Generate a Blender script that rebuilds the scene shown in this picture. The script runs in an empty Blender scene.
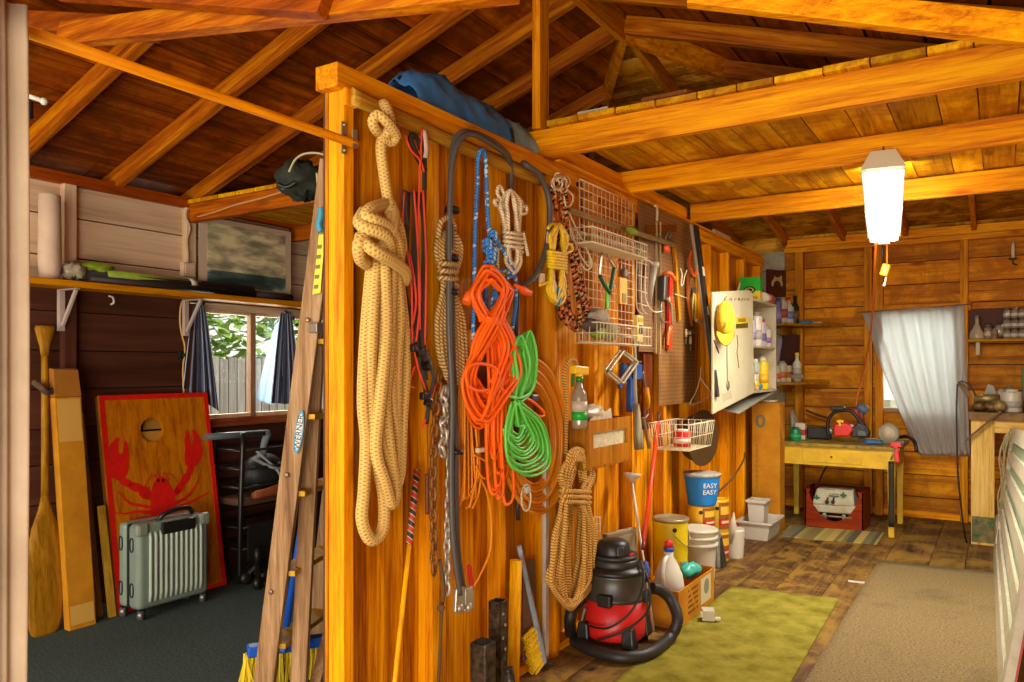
import bpy, math, random
from mathutils import Vector, Matrix
R = random.Random(7)
C = bpy.context.scene.collection
V = Vector
PI = math.pi
# ------------------------------------------------------------------ camera geometry (1024 x 682)
FL, CXP, HZ, CZ = 775.0, 512.0, 368.0, 1.40
YAW = math.radians(32.2)
SY, CY = math.sin(YAW), math.cos(YAW)
def ray(px, py):
    u, v = (px-CXP)/FL, (HZ-py)/FL
    return V((-SY+CY*u, CY+SY*u, v))
O = V((0, 0, CZ))
XW = -1.85                                   # stud faces of the partition
XL = -4.5                                    # boarded side wall
YB = 8.2                                     # far wall
def W(px, py, x=XW):  d = ray(px, py); return O+d*(x/d.x)
def Bk(px, py, y=YB): d = ray(px, py); return O+d*(y/d.y)
def G(px, py, z=0.0): d = ray(px, py); return O+d*((z-CZ)/d.z)
def D(px, py, d): return O+ray(px, py)*d
def PL(px, py, p0, n):
    d = ray(px, py); return O+d*((p0-O).dot(n)/d.dot(n))

# ------------------------------------------------------------------ mesh builder
class MB:
    def __init__(s): s.v, s.f, s.t, s.sm, s.uv = [], [], [], [], []
    def add(s, vs, fs, tint=None, smooth=False, uvs=None):
        b = len(s.v); s.v += [V(q) for q in vs]
        if tint is None: tint = 0.5
        for i, f in enumerate(fs):
            s.f.append([b+k for k in f]); s.t.append(tint); s.sm.append(smooth)
            s.uv.append(uvs[i] if uvs else None)
        return s
    def hexa(s, c8, tint=None):
        return s.add(c8, [(0,3,2,1),(4,5,6,7),(0,1,5,4),(1,2,6,5),(2,3,7,6),(3,0,4,7)], tint)
    def box(s, c, d, rot=None, tint=None):
        c = V(c); h = V(d)/2
        p = [V((x*h.x, y*h.y, z*h.z)) for z in (-1,1) for x, y in ((-1,-1),(1,-1),(1,1),(-1,1))]
        if rot is not None: p = [rot @ q for q in p]
        return s.hexa([c+q for q in p], tint)
    def bb(s, x0, x1, y0, y1, z0, z1, tint=None):
        return s.box(((x0+x1)/2, (y0+y1)/2, (z0+z1)/2), (abs(x1-x0), abs(y1-y0), abs(z1-z0)), None, tint)
    def bar(s, a, b, w, h, up=(0,0,1), tint=None):
        a, b = V(a), V(b); d = (b-a).normalized(); up = V(up)
        sd = d.cross(up)
        if sd.length < 1e-4: sd = d.cross(V((1,0,0)))
        sd.normalize(); u = sd.cross(d).normalized()
        q = lambda p: [p-sd*w/2-u*h/2, p+sd*w/2-u*h/2, p+sd*w/2+u*h/2, p-sd*w/2+u*h/2]
        return s.hexa(q(a)+q(b), tint)
    def tube(s, pts, r, n=8, closed=False, tint=None, flat=None, caps=True, smooth=True):
        pts = [V(p) for p in pts]; m = len(pts)
        if m < 2: return s
        rr = r if isinstance(r, (list, tuple)) else [r]*m
        tan = []
        for i in range(m):
            a = pts[(i-1) % m] if (closed or i) else pts[i]
            b = pts[(i+1) % m] if (closed or i < m-1) else pts[i]
            t = b-a
            tan.append(t.normalized() if t.length > 1e-9 else V((0,0,1)))
        ref = V((0,0,1)) if abs(tan[0].z) < .9 else V((1,0,0))
        nn = tan[0].cross(ref).normalized(); vs, L, ls = [], 0.0, []
        for i in range(m):
            if i: L += (pts[i]-pts[i-1]).length
            ls.append(L)
            nn = nn-tan[i]*nn.dot(tan[i])
            if nn.length < 1e-6: nn = tan[i].cross(V((.3,.5,.8)))
            nn.normalize(); bn = tan[i].cross(nn)
            for k in range(n):
                a = 2*PI*k/n
                o = nn*math.cos(a)*rr[i]+bn*math.sin(a)*rr[i]
                if flat: o = V((o.x*flat[0], o.y*flat[1], o.z*flat[2]))
                vs.append(pts[i]+o)
        fs, uv = [], []
        for i in range(m if closed else m-1):
            j = (i+1) % m; l0 = ls[i]; l1 = ls[j] if j else L+(pts[0]-pts[-1]).length
            for k in range(n):
                k2 = (k+1) % n
                fs.append((i*n+k, i*n+k2, j*n+k2, j*n+k))
                uv.append(((k/n, l0), ((k+1)/n, l0), ((k+1)/n, l1), (k/n, l1)))
        s.add(vs, fs, tint, smooth, uv)
        if caps and not closed:
            b = len(s.v)-len(vs)
            s.f.append([b+k for k in range(n)][::-1]); s.f.append([b+(m-1)*n+k for k in range(n)])
            for _ in (0,1): s.t.append(0.5 if tint is None else tint); s.sm.append(False); s.uv.append(None)
        return s
    def lathe(s, prof, c, axis=(0,0,1), n=24, tint=None, sx=1, sy=1, smooth=True, rotz=0):
        # prof: (radius, height) from bottom to top
        ax = V(axis).normalized(); q = V((0,0,1)).rotation_difference(ax).to_matrix(); c = V(c)
        vs, fs = [], []
        for r, z in prof:
            for k in range(n):
                a = 2*PI*k/n+rotz
                vs.append(c+q @ V((math.cos(a)*max(r,1e-5)*sx, math.sin(a)*max(r,1e-5)*sy, z)))
        for i in range(len(prof)-1):
            for k in range(n):
                k2 = (k+1) % n
                fs.append((i*n+k, i*n+k2, (i+1)*n+k2, (i+1)*n+k))
        s.add(vs, fs, tint, smooth)
        b = len(s.v)-len(vs)
        for ring, rev in ((0, True), (len(prof)-1, False)):
            if prof[ring][0] > 1e-4:
                f = [b+ring*n+k for k in range(n)]
                s.f.append(f[::-1] if rev else f); s.t.append(0.5 if tint is None else tint); s.sm.append(False); s.uv.append(None)
        return s
    def cyl(s, a, b, r, n=16, r2=None, tint=None):
        a, b = V(a), V(b); return s.lathe([(r,0),(r if r2 is None else r2,(b-a).length)], a, b-a, n, tint)
    def ball(s, c, r, n=12, sc=(1,1,1), tint=None, rot=None):
        c = V(c); vs, fs, m = [], [], n//2
        for i in range(m+1):
            t = PI*i/m
            for k in range(n):
                a = 2*PI*k/n; p = V((math.sin(t)*math.cos(a)*sc[0]*r, math.sin(t)*math.sin(a)*sc[1]*r, -math.cos(t)*sc[2]*r))
                vs.append(c+(rot @ p if rot is not None else p))
        for i in range(m):
            for k in range(n): fs.append((i*n+k, i*n+(k+1) % n, (i+1)*n+(k+1) % n, (i+1)*n+k))
        return s.add(vs, fs, tint, True)
    def prism(s, poly, off, tint=None):           # closed polygon of 3-D points pushed along off
        poly = [V(p) for p in poly]; off = V(off); n = len(poly)
        return s.add(poly+[p+off for p in poly], [tuple(range(n))[::-1], tuple(range(n, 2*n))]+[(i, (i+1) % n, n+(i+1) % n, n+i) for i in range(n)], tint)
    def sheet(s, grid, th, nrm, tint=None, smooth=True):   # grid of points -> solid cloth
        nr, nc = len(grid), len(grid[0]); nrm = V(nrm)
        top = [V(p) for row in grid for p in row]; bot = [p-nrm*th for p in top]; N = nr*nc; fs, uv = [], []
        for i in range(nr-1):
            for j in range(nc-1):
                a, b, c, d = i*nc+j, i*nc+j+1, (i+1)*nc+j+1, (i+1)*nc+j
                U = [(q[1]/(nc-1), q[0]/(nr-1)) for q in ((i,j),(i,j+1),(i+1,j+1),(i+1,j))]
                fs += [(a,b,c,d), (N+d,N+c,N+b,N+a)]; uv += [U, U[::-1]]
        rim = [j for j in range(nc)]+[i*nc+nc-1 for i in range(1, nr)]+[(nr-1)*nc+j for j in range(nc-2, -1, -1)]+[i*nc for i in range(nr-2, 0, -1)]
        for k in range(len(rim)):
            a, b = rim[k], rim[(k+1) % len(rim)]; fs.append((b, a, N+a, N+b)); uv.append([(0,0)]*4)
        return s.add(top+bot, fs, tint, smooth, uv)
    def build(s, name, mat, parent=None, bev=0, loc=None, seg=2):
        org = V((0,0,0))
        if parent is not None:
            p = parent
            while p is not None: org = org+p.location; p = p.parent
        if loc is None:
            if parent is None and s.v:
                xs = [q.x for q in s.v]; ys = [q.y for q in s.v]; zs = [q.z for q in s.v]
                loc = V(((min(xs)+max(xs))/2, (min(ys)+max(ys))/2, min(zs)))
            else: loc = V((0,0,0))
        org = org+V(loc)
        me = bpy.data.meshes.new(name)
        me.from_pydata([tuple(q-org) for q in s.v], [], s.f)
        me.polygons.foreach_set('use_smooth', s.sm)
        at = me.attributes.new('tint', 'FLOAT', 'FACE'); at.data.foreach_set('value', s.t)
        if any(u is not None for u in s.uv):
            ul = me.uv_layers.new(name='UVMap'); flat = []
            for f, u in zip(s.f, s.uv):
                u = u if u is not None else [(0.0,0.0)]*len(f)
                for q in u: flat += [q[0], q[1]]
            ul.data.foreach_set('uv', flat)
        me.update()
        o = bpy.data.objects.new(name, me); C.objects.link(o)
        o.location = loc
        if parent is not None: o.parent = parent
        me.materials.append(mat)
        if bev:
            b = o.modifiers.new('bevel', 'BEVEL'); b.width = bev; b.segments = seg; b.limit_method = 'ANGLE'; b.angle_limit = .6
        return o

def tag(o, label, cat, group=None, kind=None):
    o['label'] = label; o['category'] = cat
    if group: o['group'] = group
    if kind: o['kind'] = kind
    return o
def thing(name, label, cat, loc, group=None, kind=None):
    o = bpy.data.objects.new(name, None); C.objects.link(o); o.location = V(loc); o.empty_display_size = .05
    return tag(o, label, cat, group, kind)
def struct(name, label, cat, loc=(0,0,0)): return thing(name, label, cat, loc, None, 'structure')
def kids(o): return [c for c in bpy.data.objects if c.parent == o]
def dup(root, loc, label, rotz=0, scale=None):
    r = root.copy(); C.objects.link(r); r.location = V(loc); r.rotation_euler = (0,0,rotz)
    if scale: r.scale = scale
    r['label'] = label
    for ch in kids(root):
        c = ch.copy(); C.objects.link(c); c.parent = r
        for g in kids(ch):
            d = g.copy(); C.objects.link(d); d.parent = c
    return r
def cat_rom(p, k=6, closed=False):
    p = [V(q) for q in p]; n = len(p); out = []
    for i in range(n if closed else n-1):
        if closed: a, b, c, d = p[(i-1) % n], p[i], p[(i+1) % n], p[(i+2) % n]
        else: a, b, c, d = p[max(i-1,0)], p[i], p[i+1], p[min(i+2,n-1)]
        for j in range(k):
            t = j/k
            out.append(.5*((2*b)+(c-a)*t+(2*a-5*b+4*c-d)*t*t+(3*b-a-3*c+d)*t**3))
    if not closed: out.append(p[-1])
    return out
def PW(pts, off=.03, k=5, closed=False):          # polyline near the partition -> smooth 3-D curve
    return cat_rom([W(q[0], q[1], XW+(q[2] if len(q) > 2 else off)) for q in pts], k, closed)

# ------------------------------------------------------------------ materials
def srgb(c):
    if isinstance(c, str): c = tuple(int(c[i:i+2], 16)/255 for i in (0,2,4))
    else: c = tuple(x/255 for x in c)
    return tuple(x/12.92 if x <= .04045 else ((x+.055)/1.055)**2.4 for x in c)+(1,)
class N:
    def __init__(s, name):
        s.m = bpy.data.materials.new(name); s.m.use_nodes = True; s.t = s.m.node_tree
        s.b = s.t.nodes['Principled BSDF']; s.out = s.t.nodes['Material Output']
    def n(s, typ, ins=None, **kw):
        q = s.t.nodes.new(typ)
        for k, v in kw.items(): setattr(q, k, v)
        for k, v in (ins or {}).items():
            if hasattr(v, 'is_linked') or hasattr(v, 'links'): s.t.links.new(v, q.inputs[k])
            else: q.inputs[k].default_value = v
        return q
    def math(s, op, a, b=None, c=None):
        q = s.t.nodes.new('ShaderNodeMath'); q.operation = op
        for i, v in enumerate((a, b, c)):
            if v is None: continue
            if hasattr(v, 'links'): s.t.links.new(v, q.inputs[i])
            else: q.inputs[i].default_value = v
        return q.outputs[0]
    def ramp(s, fac, stops, interp='LINEAR'):
        q = s.t.nodes.new('ShaderNodeValToRGB'); s.t.links.new(fac, q.inputs[0]); e = q.color_ramp; e.interpolation = interp
        while len(e.elements) < len(stops): e.elements.new(.5)
        for el, (p, c) in zip(e.elements, stops): el.position = p; el.color = srgb(c)
        return q.outputs[0]
    def mix(s, fac, a, b, mode='MIX'):
        q = s.t.nodes.new('ShaderNodeMix'); q.data_type = 'RGBA'; q.blend_type = mode
        for i, v in ((0,fac),(6,a),(7,b)):
            if hasattr(v, 'links'): s.t.links.new(v, q.inputs[i])
            else: q.inputs[i].default_value = v
        return q.outputs[2]
    def set(s, **kw):
        for k, v in kw.items():
            k = k.replace('_', ' ')
            if hasattr(v, 'links'): s.t.links.new(v, s.b.inputs[k])
            else: s.b.inputs[k].default_value = v
        return s
    def bump(s, h, st=.3, dist=.01):
        q = s.n('ShaderNodeBump', {'Height': h, 'Strength': st, 'Distance': dist}); s.t.links.new(q.outputs[0], s.b.inputs['Normal'])
def coords(m, scale):
    tc = m.n('ShaderNodeTexCoord'); at = m.n('ShaderNodeAttribute', attribute_name='tint')
    oi = m.n('ShaderNodeObjectInfo')
    sh = m.math('ADD', m.math('MULTIPLY', at.outputs['Fac'], 37.3), m.math('MULTIPLY', oi.outputs['Random'], 17.0))
    cb = m.n('ShaderNodeCombineXYZ', {0: sh, 1: sh, 2: sh})
    ad = m.n('ShaderNodeVectorMath', {0: tc.outputs['Object'], 1: cb.outputs[0]}, operation='ADD')
    mp = m.n('ShaderNodeMapping', {'Vector': ad.outputs[0], 'Scale': scale})
    return mp.outputs[0], at.outputs['Fac'], oi.outputs['Random'], ad.outputs[0]
def wood(name, dark, mid, light, axis='z', rough=.6, grain=26, var=.45, blot=None, knots=True, rot=None, sat=1.1):
    m = N(name); k = {'x':0,'y':1,'z':2}[axis]; sc = [grain]*3; sc[k] = grain*.05
    vec, tint, rnd, raw = coords(m, tuple(sc))
    if rot:
        raw = m.n('ShaderNodeMapping', {'Vector': raw, 'Rotation': rot}).outputs[0]
        vec = m.n('ShaderNodeMapping', {'Vector': raw, 'Scale': tuple(sc)}).outputs[0]
    n1 = m.n('ShaderNodeTexNoise', {'Vector': vec, 'Scale': 1.0, 'Detail': 5.0, 'Roughness': .62, 'Distortion': .6}).outputs[0]
    mf = m.n('ShaderNodeMapping', {'Vector': vec, 'Scale': (2.7,2.7,2.7)}).outputs[0]
    n3 = m.n('ShaderNodeTexNoise', {'Vector': mf, 'Scale': 1.0, 'Detail': 4.0, 'Roughness': .7, 'Distortion': 1.2}).outputs[0]
    n1 = m.math('ADD', m.math('MULTIPLY', n1, .62), m.math('MULTIPLY', n3, .38))
    col = m.ramp(n1, [(.36, dark), (.5, mid), (.62, light)])
    if knots:
        ks = [7.0]*3; ks[k] = 2.2
        mp = m.n('ShaderNodeMapping', {'Vector': raw, 'Scale': tuple(ks)})
        vo = m.n('ShaderNodeTexVoronoi', {'Vector': mp.outputs[0], 'Scale': .8})
        kf = m.ramp(vo.outputs['Distance'], [(.05, (255,255,255)), (.16, (0,0,0))])
        col = m.mix(kf, col, srgb(dark))
    if blot:
        n2 = m.n('ShaderNodeTexNoise', {'Vector': raw, 'Scale': 3.4, 'Detail': 8.0, 'Roughness': .72, 'Distortion': .5}).outputs[0]
        col = m.mix(m.ramp(n2, [(.44, (0,0,0)), (.58, (225,225,225))]), col, srgb(blot))
    br = m.math('ADD', 1-var/2, m.math('MULTIPLY', m.math('FRACT', m.math('ADD', tint, rnd)), var))
    hs = m.n('ShaderNodeHueSaturation', {'Color': col, 'Value': br, 'Saturation': sat})
    m.set(Base_Color=hs.outputs[0], Roughness=rough); m.b.inputs['Specular IOR Level'].default_value = .14
    m.bump(n1, .18, .01)
    return m.m
def plain(name, c, rough=.5, metal=0.0, var=0.0, scale=20, c2=None, bump=0.0, spec=.4, **kw):
    m = N(name)
    if var or c2:
        vec, tint, rnd, raw = coords(m, (scale,)*3)
        n1 = m.n('ShaderNodeTexNoise', {'Vector': vec, 'Scale': 1.0, 'Detail': 6.0, 'Roughness': .65}).outputs[0]
        a = srgb(c); b = srgb(c2) if c2 else tuple(x*(1-var) for x in a[:3])+(1,)
        col = m.mix(m.ramp(n1, [(.38, (0,0,0)), (.66, (255,255,255))]), a, b)
        m.set(Base_Color=col)
        if bump: m.bump(n1, bump, .008)
    else: m.set(Base_Color=srgb(c))
    m.set(Roughness=rough, Metallic=metal); m.b.inputs['Specular IOR Level'].default_value = spec
    for k, v in kw.items(): m.b.inputs[k.replace('_', ' ')].default_value = v
    return m.m
def rope(name, dark, light, fv=60, fu=2, rough=.8, flecks=None, lay=False):
    m = N(name); uv = m.n('ShaderNodeUVMap'); sp = m.n('ShaderNodeSeparateXYZ', {0: uv.outputs[0]}); u, v = sp.outputs[0], sp.outputs[1]
    a = m.math('ADD', m.math('MULTIPLY', v, fv), m.math('MULTIPLY', u, fu))
    b = m.math('SUBTRACT', m.math('MULTIPLY', v, fv), m.math('MULTIPLY', u, fu))
    sa = m.math('SINE', m.math('MULTIPLY', a, 2*PI)); sb = m.math('SINE', m.math('MULTIPLY', b, 2*PI))
    h = m.math('ADD', m.math('MULTIPLY', sa if lay else m.math('MAXIMUM', sa, sb), .5), .5)
    col = m.ramp(h, [(.1, dark), (.65, light)])
    if flecks:
        cb = m.n('ShaderNodeCombineXYZ', {0: m.math('FLOOR', m.math('MULTIPLY', a, .5)), 1: m.math('FLOOR', b)})
        wn = m.n('ShaderNodeTexWhiteNoise', {'Vector': cb.outputs[0]})
        for lo, c in flecks:
            col = m.mix(m.math('GREATER_THAN', wn.outputs[0], lo), col, srgb(c))
    m.set(Base_Color=col, Roughness=rough); m.b.inputs['Specular IOR Level'].default_value = .2
    m.bump(h, .5, .004)
    return m.m
def emit(name, c, st):
    m = N(name); m.set(Base_Color=srgb(c), Emission_Color=srgb(c), Emission_Strength=st); return m.m
_pc = {}
def P(c, rough=.5, metal=0.0, **kw):
    key = (c, rough, metal, tuple(sorted(kw.items())))
    if key not in _pc: _pc[key] = plain('paint_%s_%d' % (c, len(_pc)), c, rough, metal, **kw)
    return _pc[key]
def text(body, size, origin, ux, uy, mat, parent, name='lettering', th=.0006):
    cu = bpy.data.curves.new('tmp', 'FONT'); cu.body = body; cu.size = size; cu.extrude = th; cu.align_x = 'CENTER'; cu.align_y = 'CENTER'
    ob = bpy.data.objects.new('tmp', cu); C.objects.link(ob); bpy.context.view_layer.update()
    me = bpy.data.meshes.new_from_object(ob.evaluated_get(bpy.context.evaluated_depsgraph_get()))
    C.objects.unlink(ob); bpy.data.objects.remove(ob)
    ux = V(ux).normalized(); uy = V(uy).normalized(); nz = ux.cross(uy).normalized(); uy = nz.cross(ux)
    org = V((0,0,0)); p = parent
    while p is not None: org = org+p.location; p = p.parent
    for q in me.vertices: q.co = V(origin)-org+ux*q.co.x+uy*q.co.y+nz*q.co.z
    me.materials.clear(); me.materials.append(mat)
    o = bpy.data.objects.new(name, me); C.objects.link(o); o.parent = parent
    return o

# shared materials
M = {}
M['stud']   = wood('stud_pine', 'a85808', 'd88814', 'e8a22c', 'z', var=.3)
M['plate']  = wood('plate_pine', 'a85808', 'd88814', 'e8a22c', 'y', var=.3)
M['ply']    = wood('plywood_panel', '7c3c06', 'c0741a', 'e0a03c', 'z', var=.45, grain=20, knots=False)
M['joist']  = wood('joist_pine', 'a8540a', 'dc8a18', 'eeaa34', 'x', var=.25)
M['rafterl']= wood('rafter_wood_sloped', '662c06', '9c4e10', 'bc7424', 'x', var=.3, rot=(0,.318,0))
M['rafterr']= wood('rafter_wood_sloping', '702f06', 'a85812', 'c8802a', 'x', var=.3, rot=(0,-.318,0))  # same wood as the other slope, workshop side's brighter light painted in
M['rafterx']= wood('rafter_wood', '662c06', '9c4e10', 'bc7424', 'x', var=.3)
M['raftery']= wood('rafter_wood_long', '8c430a', 'bd6a14', 'd68a26', 'y', var=.3)
M['roof']   = wood('roof_boards', '481e08', '90420f', 'b0601e', 'y', var=.75, grain=14, blot='5c2a0c')
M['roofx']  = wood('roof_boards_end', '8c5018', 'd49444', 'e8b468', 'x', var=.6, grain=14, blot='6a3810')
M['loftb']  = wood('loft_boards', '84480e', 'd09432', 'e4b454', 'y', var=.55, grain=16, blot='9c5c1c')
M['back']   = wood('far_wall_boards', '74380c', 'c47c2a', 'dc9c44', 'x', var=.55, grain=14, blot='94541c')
M['trimw']  = wood('frame_wood', '8c4c10', 'c07828', 'd89a40', 'z', var=.3)
M['floor']  = wood('worn_floor', '2c1c12', '54391f', '745428', 'y', var=.28, grain=16, blot='94702c', rough=.6, sat=1.0)
M['cream']  = wood('cream_boards', 'b49270', 'd0ae8a', 'dcbc98', 'y', var=.14, grain=8, knots=False, sat=1.0)
M['creamz'] = wood('cream_studs', 'b49270', 'd0ae8a', 'dcbc98', 'z', var=.1, grain=8, knots=False, sat=1.0)
M['brown']  = wood('brown_boards', '3e2014', '4e2a1c', '5a3422', 'y', var=.25, grain=8, knots=False, rough=.5, sat=1.0)
M['brownz'] = wood('brown_studs', '3e2014', '4e2a1c', '5a3422', 'z', var=.2, grain=8, knots=False, rough=.5, sat=1.0)
M['carpet'] = plain('green_carpet', '3c4642', .95, c2='505a54', scale=70, bump=.5, spec=.1)
M['black']  = P('16140f', .45)
M['steel']  = P('8c8678', .35, .8)
M['white']  = P('cfc8b4', .5, var=.12, scale=12)
M['wire']   = P('d8c8a0', .4)
M['card']   = plain('cardboard', 'c08018', .75, c2='ab6c12', scale=6, spec=.15)
M['tied'] = wood('dark_tie_wood', '58240a', '843c10', '9c5018', 'x', var=.2)
# ------------------------------------------------------------------ setting
XR, ZE, SL = 0.95, 2.46, 0.329                 # far eave, eave height, roof slope
def zr(x): return ZE+SL*(2.65-abs(x+1.85))
def hipy(x): return 4.16+(8.25-4.16)*abs(x+1.85)/(2.65 if x < -1.85 else 2.75)
def boards(mb, a, b, rng, step, gap=.004):
    pass
# floors
fl = struct('floor', 'worn dark plank floor with ochre scuffs in the workshop bay', 'floor')
mb = MB(); x = -1.9; 
while x < 2.0:
    w = R.choice((.22,.25,.28)); y = -1.0
    while y < 8.3:
        L = R.uniform(3.2, 6.5); mb.bb(x+.002, x+w-.002, y+.002, min(y+L, 8.3)-.002, -.03, 0, R.random()); y += L
    x += w
mb.build('floor_planks', M['floor'], fl)
mb = MB(); mb.bb(-4.6, 2.0, -1.0, 8.3, -.08, -.031); mb.build('subfloor', P('1c130a', .9), fl)
o = MB().bb(-4.55, -1.96, -.6, 8.2, -.03, .006).build('floor', M['carpet']); tag(o, 'dark green carpeted floor of the storage bay behind the partition', 'floor', kind='structure')
o = MB().bb(-30, 30, -25, 40, -.3, -.09).build('floor_outside_ground', plain('bare_yard', '8c8468', .95, c2='66703c', scale=3)); tag(o, 'bare yard ground outside the shed', 'ground', kind='structure')

# side wall with its window opening: y 3.27..4.42, z 1.06..1.79
WY0, WY1, WZ0, WZ1 = 3.27, 4.42, 1.06, 1.79
wl = struct('wall_left', 'boarded side wall, cream above the shelf and dark brown below', 'wall', (XL,3,0))
cr, br = MB(), MB()
z = 0.0
zs = [0,.2,.42,.64,.86,1.06,1.28,1.5,1.72,1.88]
for z0, z1 in zip(zs, zs[1:]):
    segs = [(-.5, 8.2)] if (z1 <= WZ0+.01 or z0 >= WZ1-.01) else [(-.5, WY0), (WY1, 8.2)]
    if z0 < WZ1 < z1: br.bb(XL-.03, XL, WY0, WY1, WZ1, z1-.005, R.random())
    for y0, y1 in segs: br.bb(XL-.03, XL, y0, y1, z0+.003, z1-.003, R.random())
br.build('brown_boards', M['brown'], wl)
zs = [1.88,2.03,2.26,2.46]
for z0, z1 in zip(zs, zs[1:]): cr.bb(XL-.03, XL, -.5, 8.2, z0+.004, z1-.004, R.random())
cr.build('cream_boards', M['cream'], wl)
MB().bb(XL-.045, XL-.031, -.5, WY0, 0, 2.46).bb(XL-.045, XL-.031, WY1, 8.2, 0, 2.46).bb(XL-.045, XL-.031, WY0, WY1, 0, WZ0).bb(XL-.045, XL-.031, WY0, WY1, WZ1, 2.46).build('outer_sheathing', P('2a160c', .9), wl)
for y in (1.6, 2.345, 3.12, 4.5, 5.4, 6.4): 
    MB().bb(XL, XL+.05, y, y+.07, 1.91, 2.44).build('cream_stud', M['creamz'], wl, .003)
    MB().bb(XL, XL+.05, y, y+.07, 0, 1.86).build('brown_stud', M['brownz'], wl, .003)
MB().bb(XL-.04, XL+.06, -.5, 8.2, 2.44, 2.50).build('wall_plate', wood('red_plate','6e2a0c','94400f','a8521c','y'), wl, .004)
# left window
wn = struct('window_1', 'two pane sash window with brown frame in the side wall', 'window', (XL,3.84,WZ0))
fr = M['brown']
MB().bb(XL-.03, XL+.03, WY0-.05, WY1+.05, WZ0-.06, WZ0).build('window_sill', wood('sill_wood','6c3420','8a4a34','9c6048','y'), wn, .004)
MB().bb(XL-.03, XL+.025, WY0-.05, WY1+.05, WZ1, WZ1+.05).build('head_casing', M['cream'], wn, .004)
for y in (WY0-.05, WY1): MB().bb(XL-.03, XL+.025, y, y+.05, WZ0, WZ1).build('side_casing', M['brownz'], wn, .004)
MB().bb(XL-.03, XL+.015, 3.655, 3.70, WZ0, WZ1).build('mullion', wood('mullion_wood','70503c','8c6c54','9c7c64','z'), wn, .004)
MB().bb(XL-.03, XL+.01, WY0, WY1, WZ0, WZ0+.025).bb(XL-.03, XL+.01, WY0, WY1, WZ1-.02, WZ1).build('sash_rail', M['creamz'], wn, .003)
gm = N('window_glass'); tr = gm.n('ShaderNodeBsdfTransparent', {0: (.97,.98,.97,1)}); gl = gm.n('ShaderNodeBsdfGlossy', {0: (1,1,1,1), 1: .02})
mx = gm.n('ShaderNodeMixShader', {0: .05, 1: tr.outputs[0], 2: gl.outputs[0]}); gm.t.links.new(mx.outputs[0], gm.out.inputs[0]); M['glass'] = gm.m
for y0, y1 in ((WY0, 3.655), (3.70, WY1)): MB().bb(XL-.018, XL-.014, y0, y1, WZ0+.025, WZ1-.02).build('glass_pane', M['glass'], wn)

# far wall with its window opening
BX0, BX1, BZ0, BZ1 = -1.02, -.32, .98, 1.92
wb = struct('wall_back', 'rough horizontal boarded far wall with bare studs', 'wall', (0,YB,0))
mb, mw = MB(), MB(); z = 0.0; 
while z < 2.6:
    h = min(R.choice((.19,.21,.23)), 2.6-z)
    cuts = [(-1.86, 2.0)]
    if z+h > BZ0 and z < BZ1: cuts = [(-1.86, BX0), (BX1, 2.0)]
    for a, b in cuts: mb.bb(a, b, YB, YB+.03, z+.004, z+h-.004, R.random())
    if z < BZ0 < z+h: mb.bb(BX0, BX1, YB, YB+.03, z+.004, BZ0, R.random())
    if z < BZ1 < z+h: mb.bb(BX0, BX1, YB, YB+.03, BZ1, z+h-.004, R.random())
    mw.bb(-4.55, -1.865, YB, YB+.03, z+.004, z+h-.004, R.random()); z += h
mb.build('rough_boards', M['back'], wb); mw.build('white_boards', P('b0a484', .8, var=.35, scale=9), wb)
MB().bb(-4.55, BX0, YB+.031, YB+.05, 0, 2.6).bb(BX1, 2.0, YB+.031, YB+.05, 0, 2.6).bb(BX0, BX1, YB+.031, YB+.05, 0, BZ0).bb(BX0, BX1, YB+.031, YB+.05, BZ1, 2.6).build('outer_sheathing', P('2a160c', .9), wb)
for px0, px1 in ((795, 803), (864, 872), (875, 883), (960, 968)):
    a, b = Bk(px0, 300, YB-.08).x, Bk(px1, 300, YB-.08).x
    MB().bb(a, b, YB-.085, YB, 0, 2.56).build('stud', M['trimw'], wb, .003)
MB().bb(-1.85, 2.0, YB-.09, YB, 2.56, 2.61).build('top_plate', M['joist'], wb, .003)
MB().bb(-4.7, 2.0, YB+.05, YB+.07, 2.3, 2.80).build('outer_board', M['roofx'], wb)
MB().bb(-1.85, 2.0, YB-.04, YB+.02, 2.62, 2.70).build('blocking', M['joist'], wb, .003)
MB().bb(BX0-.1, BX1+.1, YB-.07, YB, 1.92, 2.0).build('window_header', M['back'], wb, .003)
MB().bb(-1.85, 2.0, YB-.03, YB, 0, .06).build('sill_plate', M['joist'], wb, .003)
w2 = struct('window_2', 'curtained window in the far wall above the yellow table', 'window', (-.67,YB,BZ0))
for a, b in ((BX0, BX0+.05), (BX1-.05, BX1)): MB().bb(a, b, YB-.02, YB+.045, BZ0, BZ1).build('side_casing', P('a89c84', .6), w2, .003)
MB().bb(BX0, BX1, YB-.03, YB+.045, BZ0, BZ0+.04).bb(BX0, BX1, YB-.02, YB+.045, BZ1-.04, BZ1).build('sash_rail', P('8c6848', .6), w2, .003)
MB().bb(BX0+.05, BX1-.05, YB+.018, YB+.022, BZ0+.04, BZ1-.04).build('glass_pane', M['glass'], w2)
for k in range(7): pass

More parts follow.
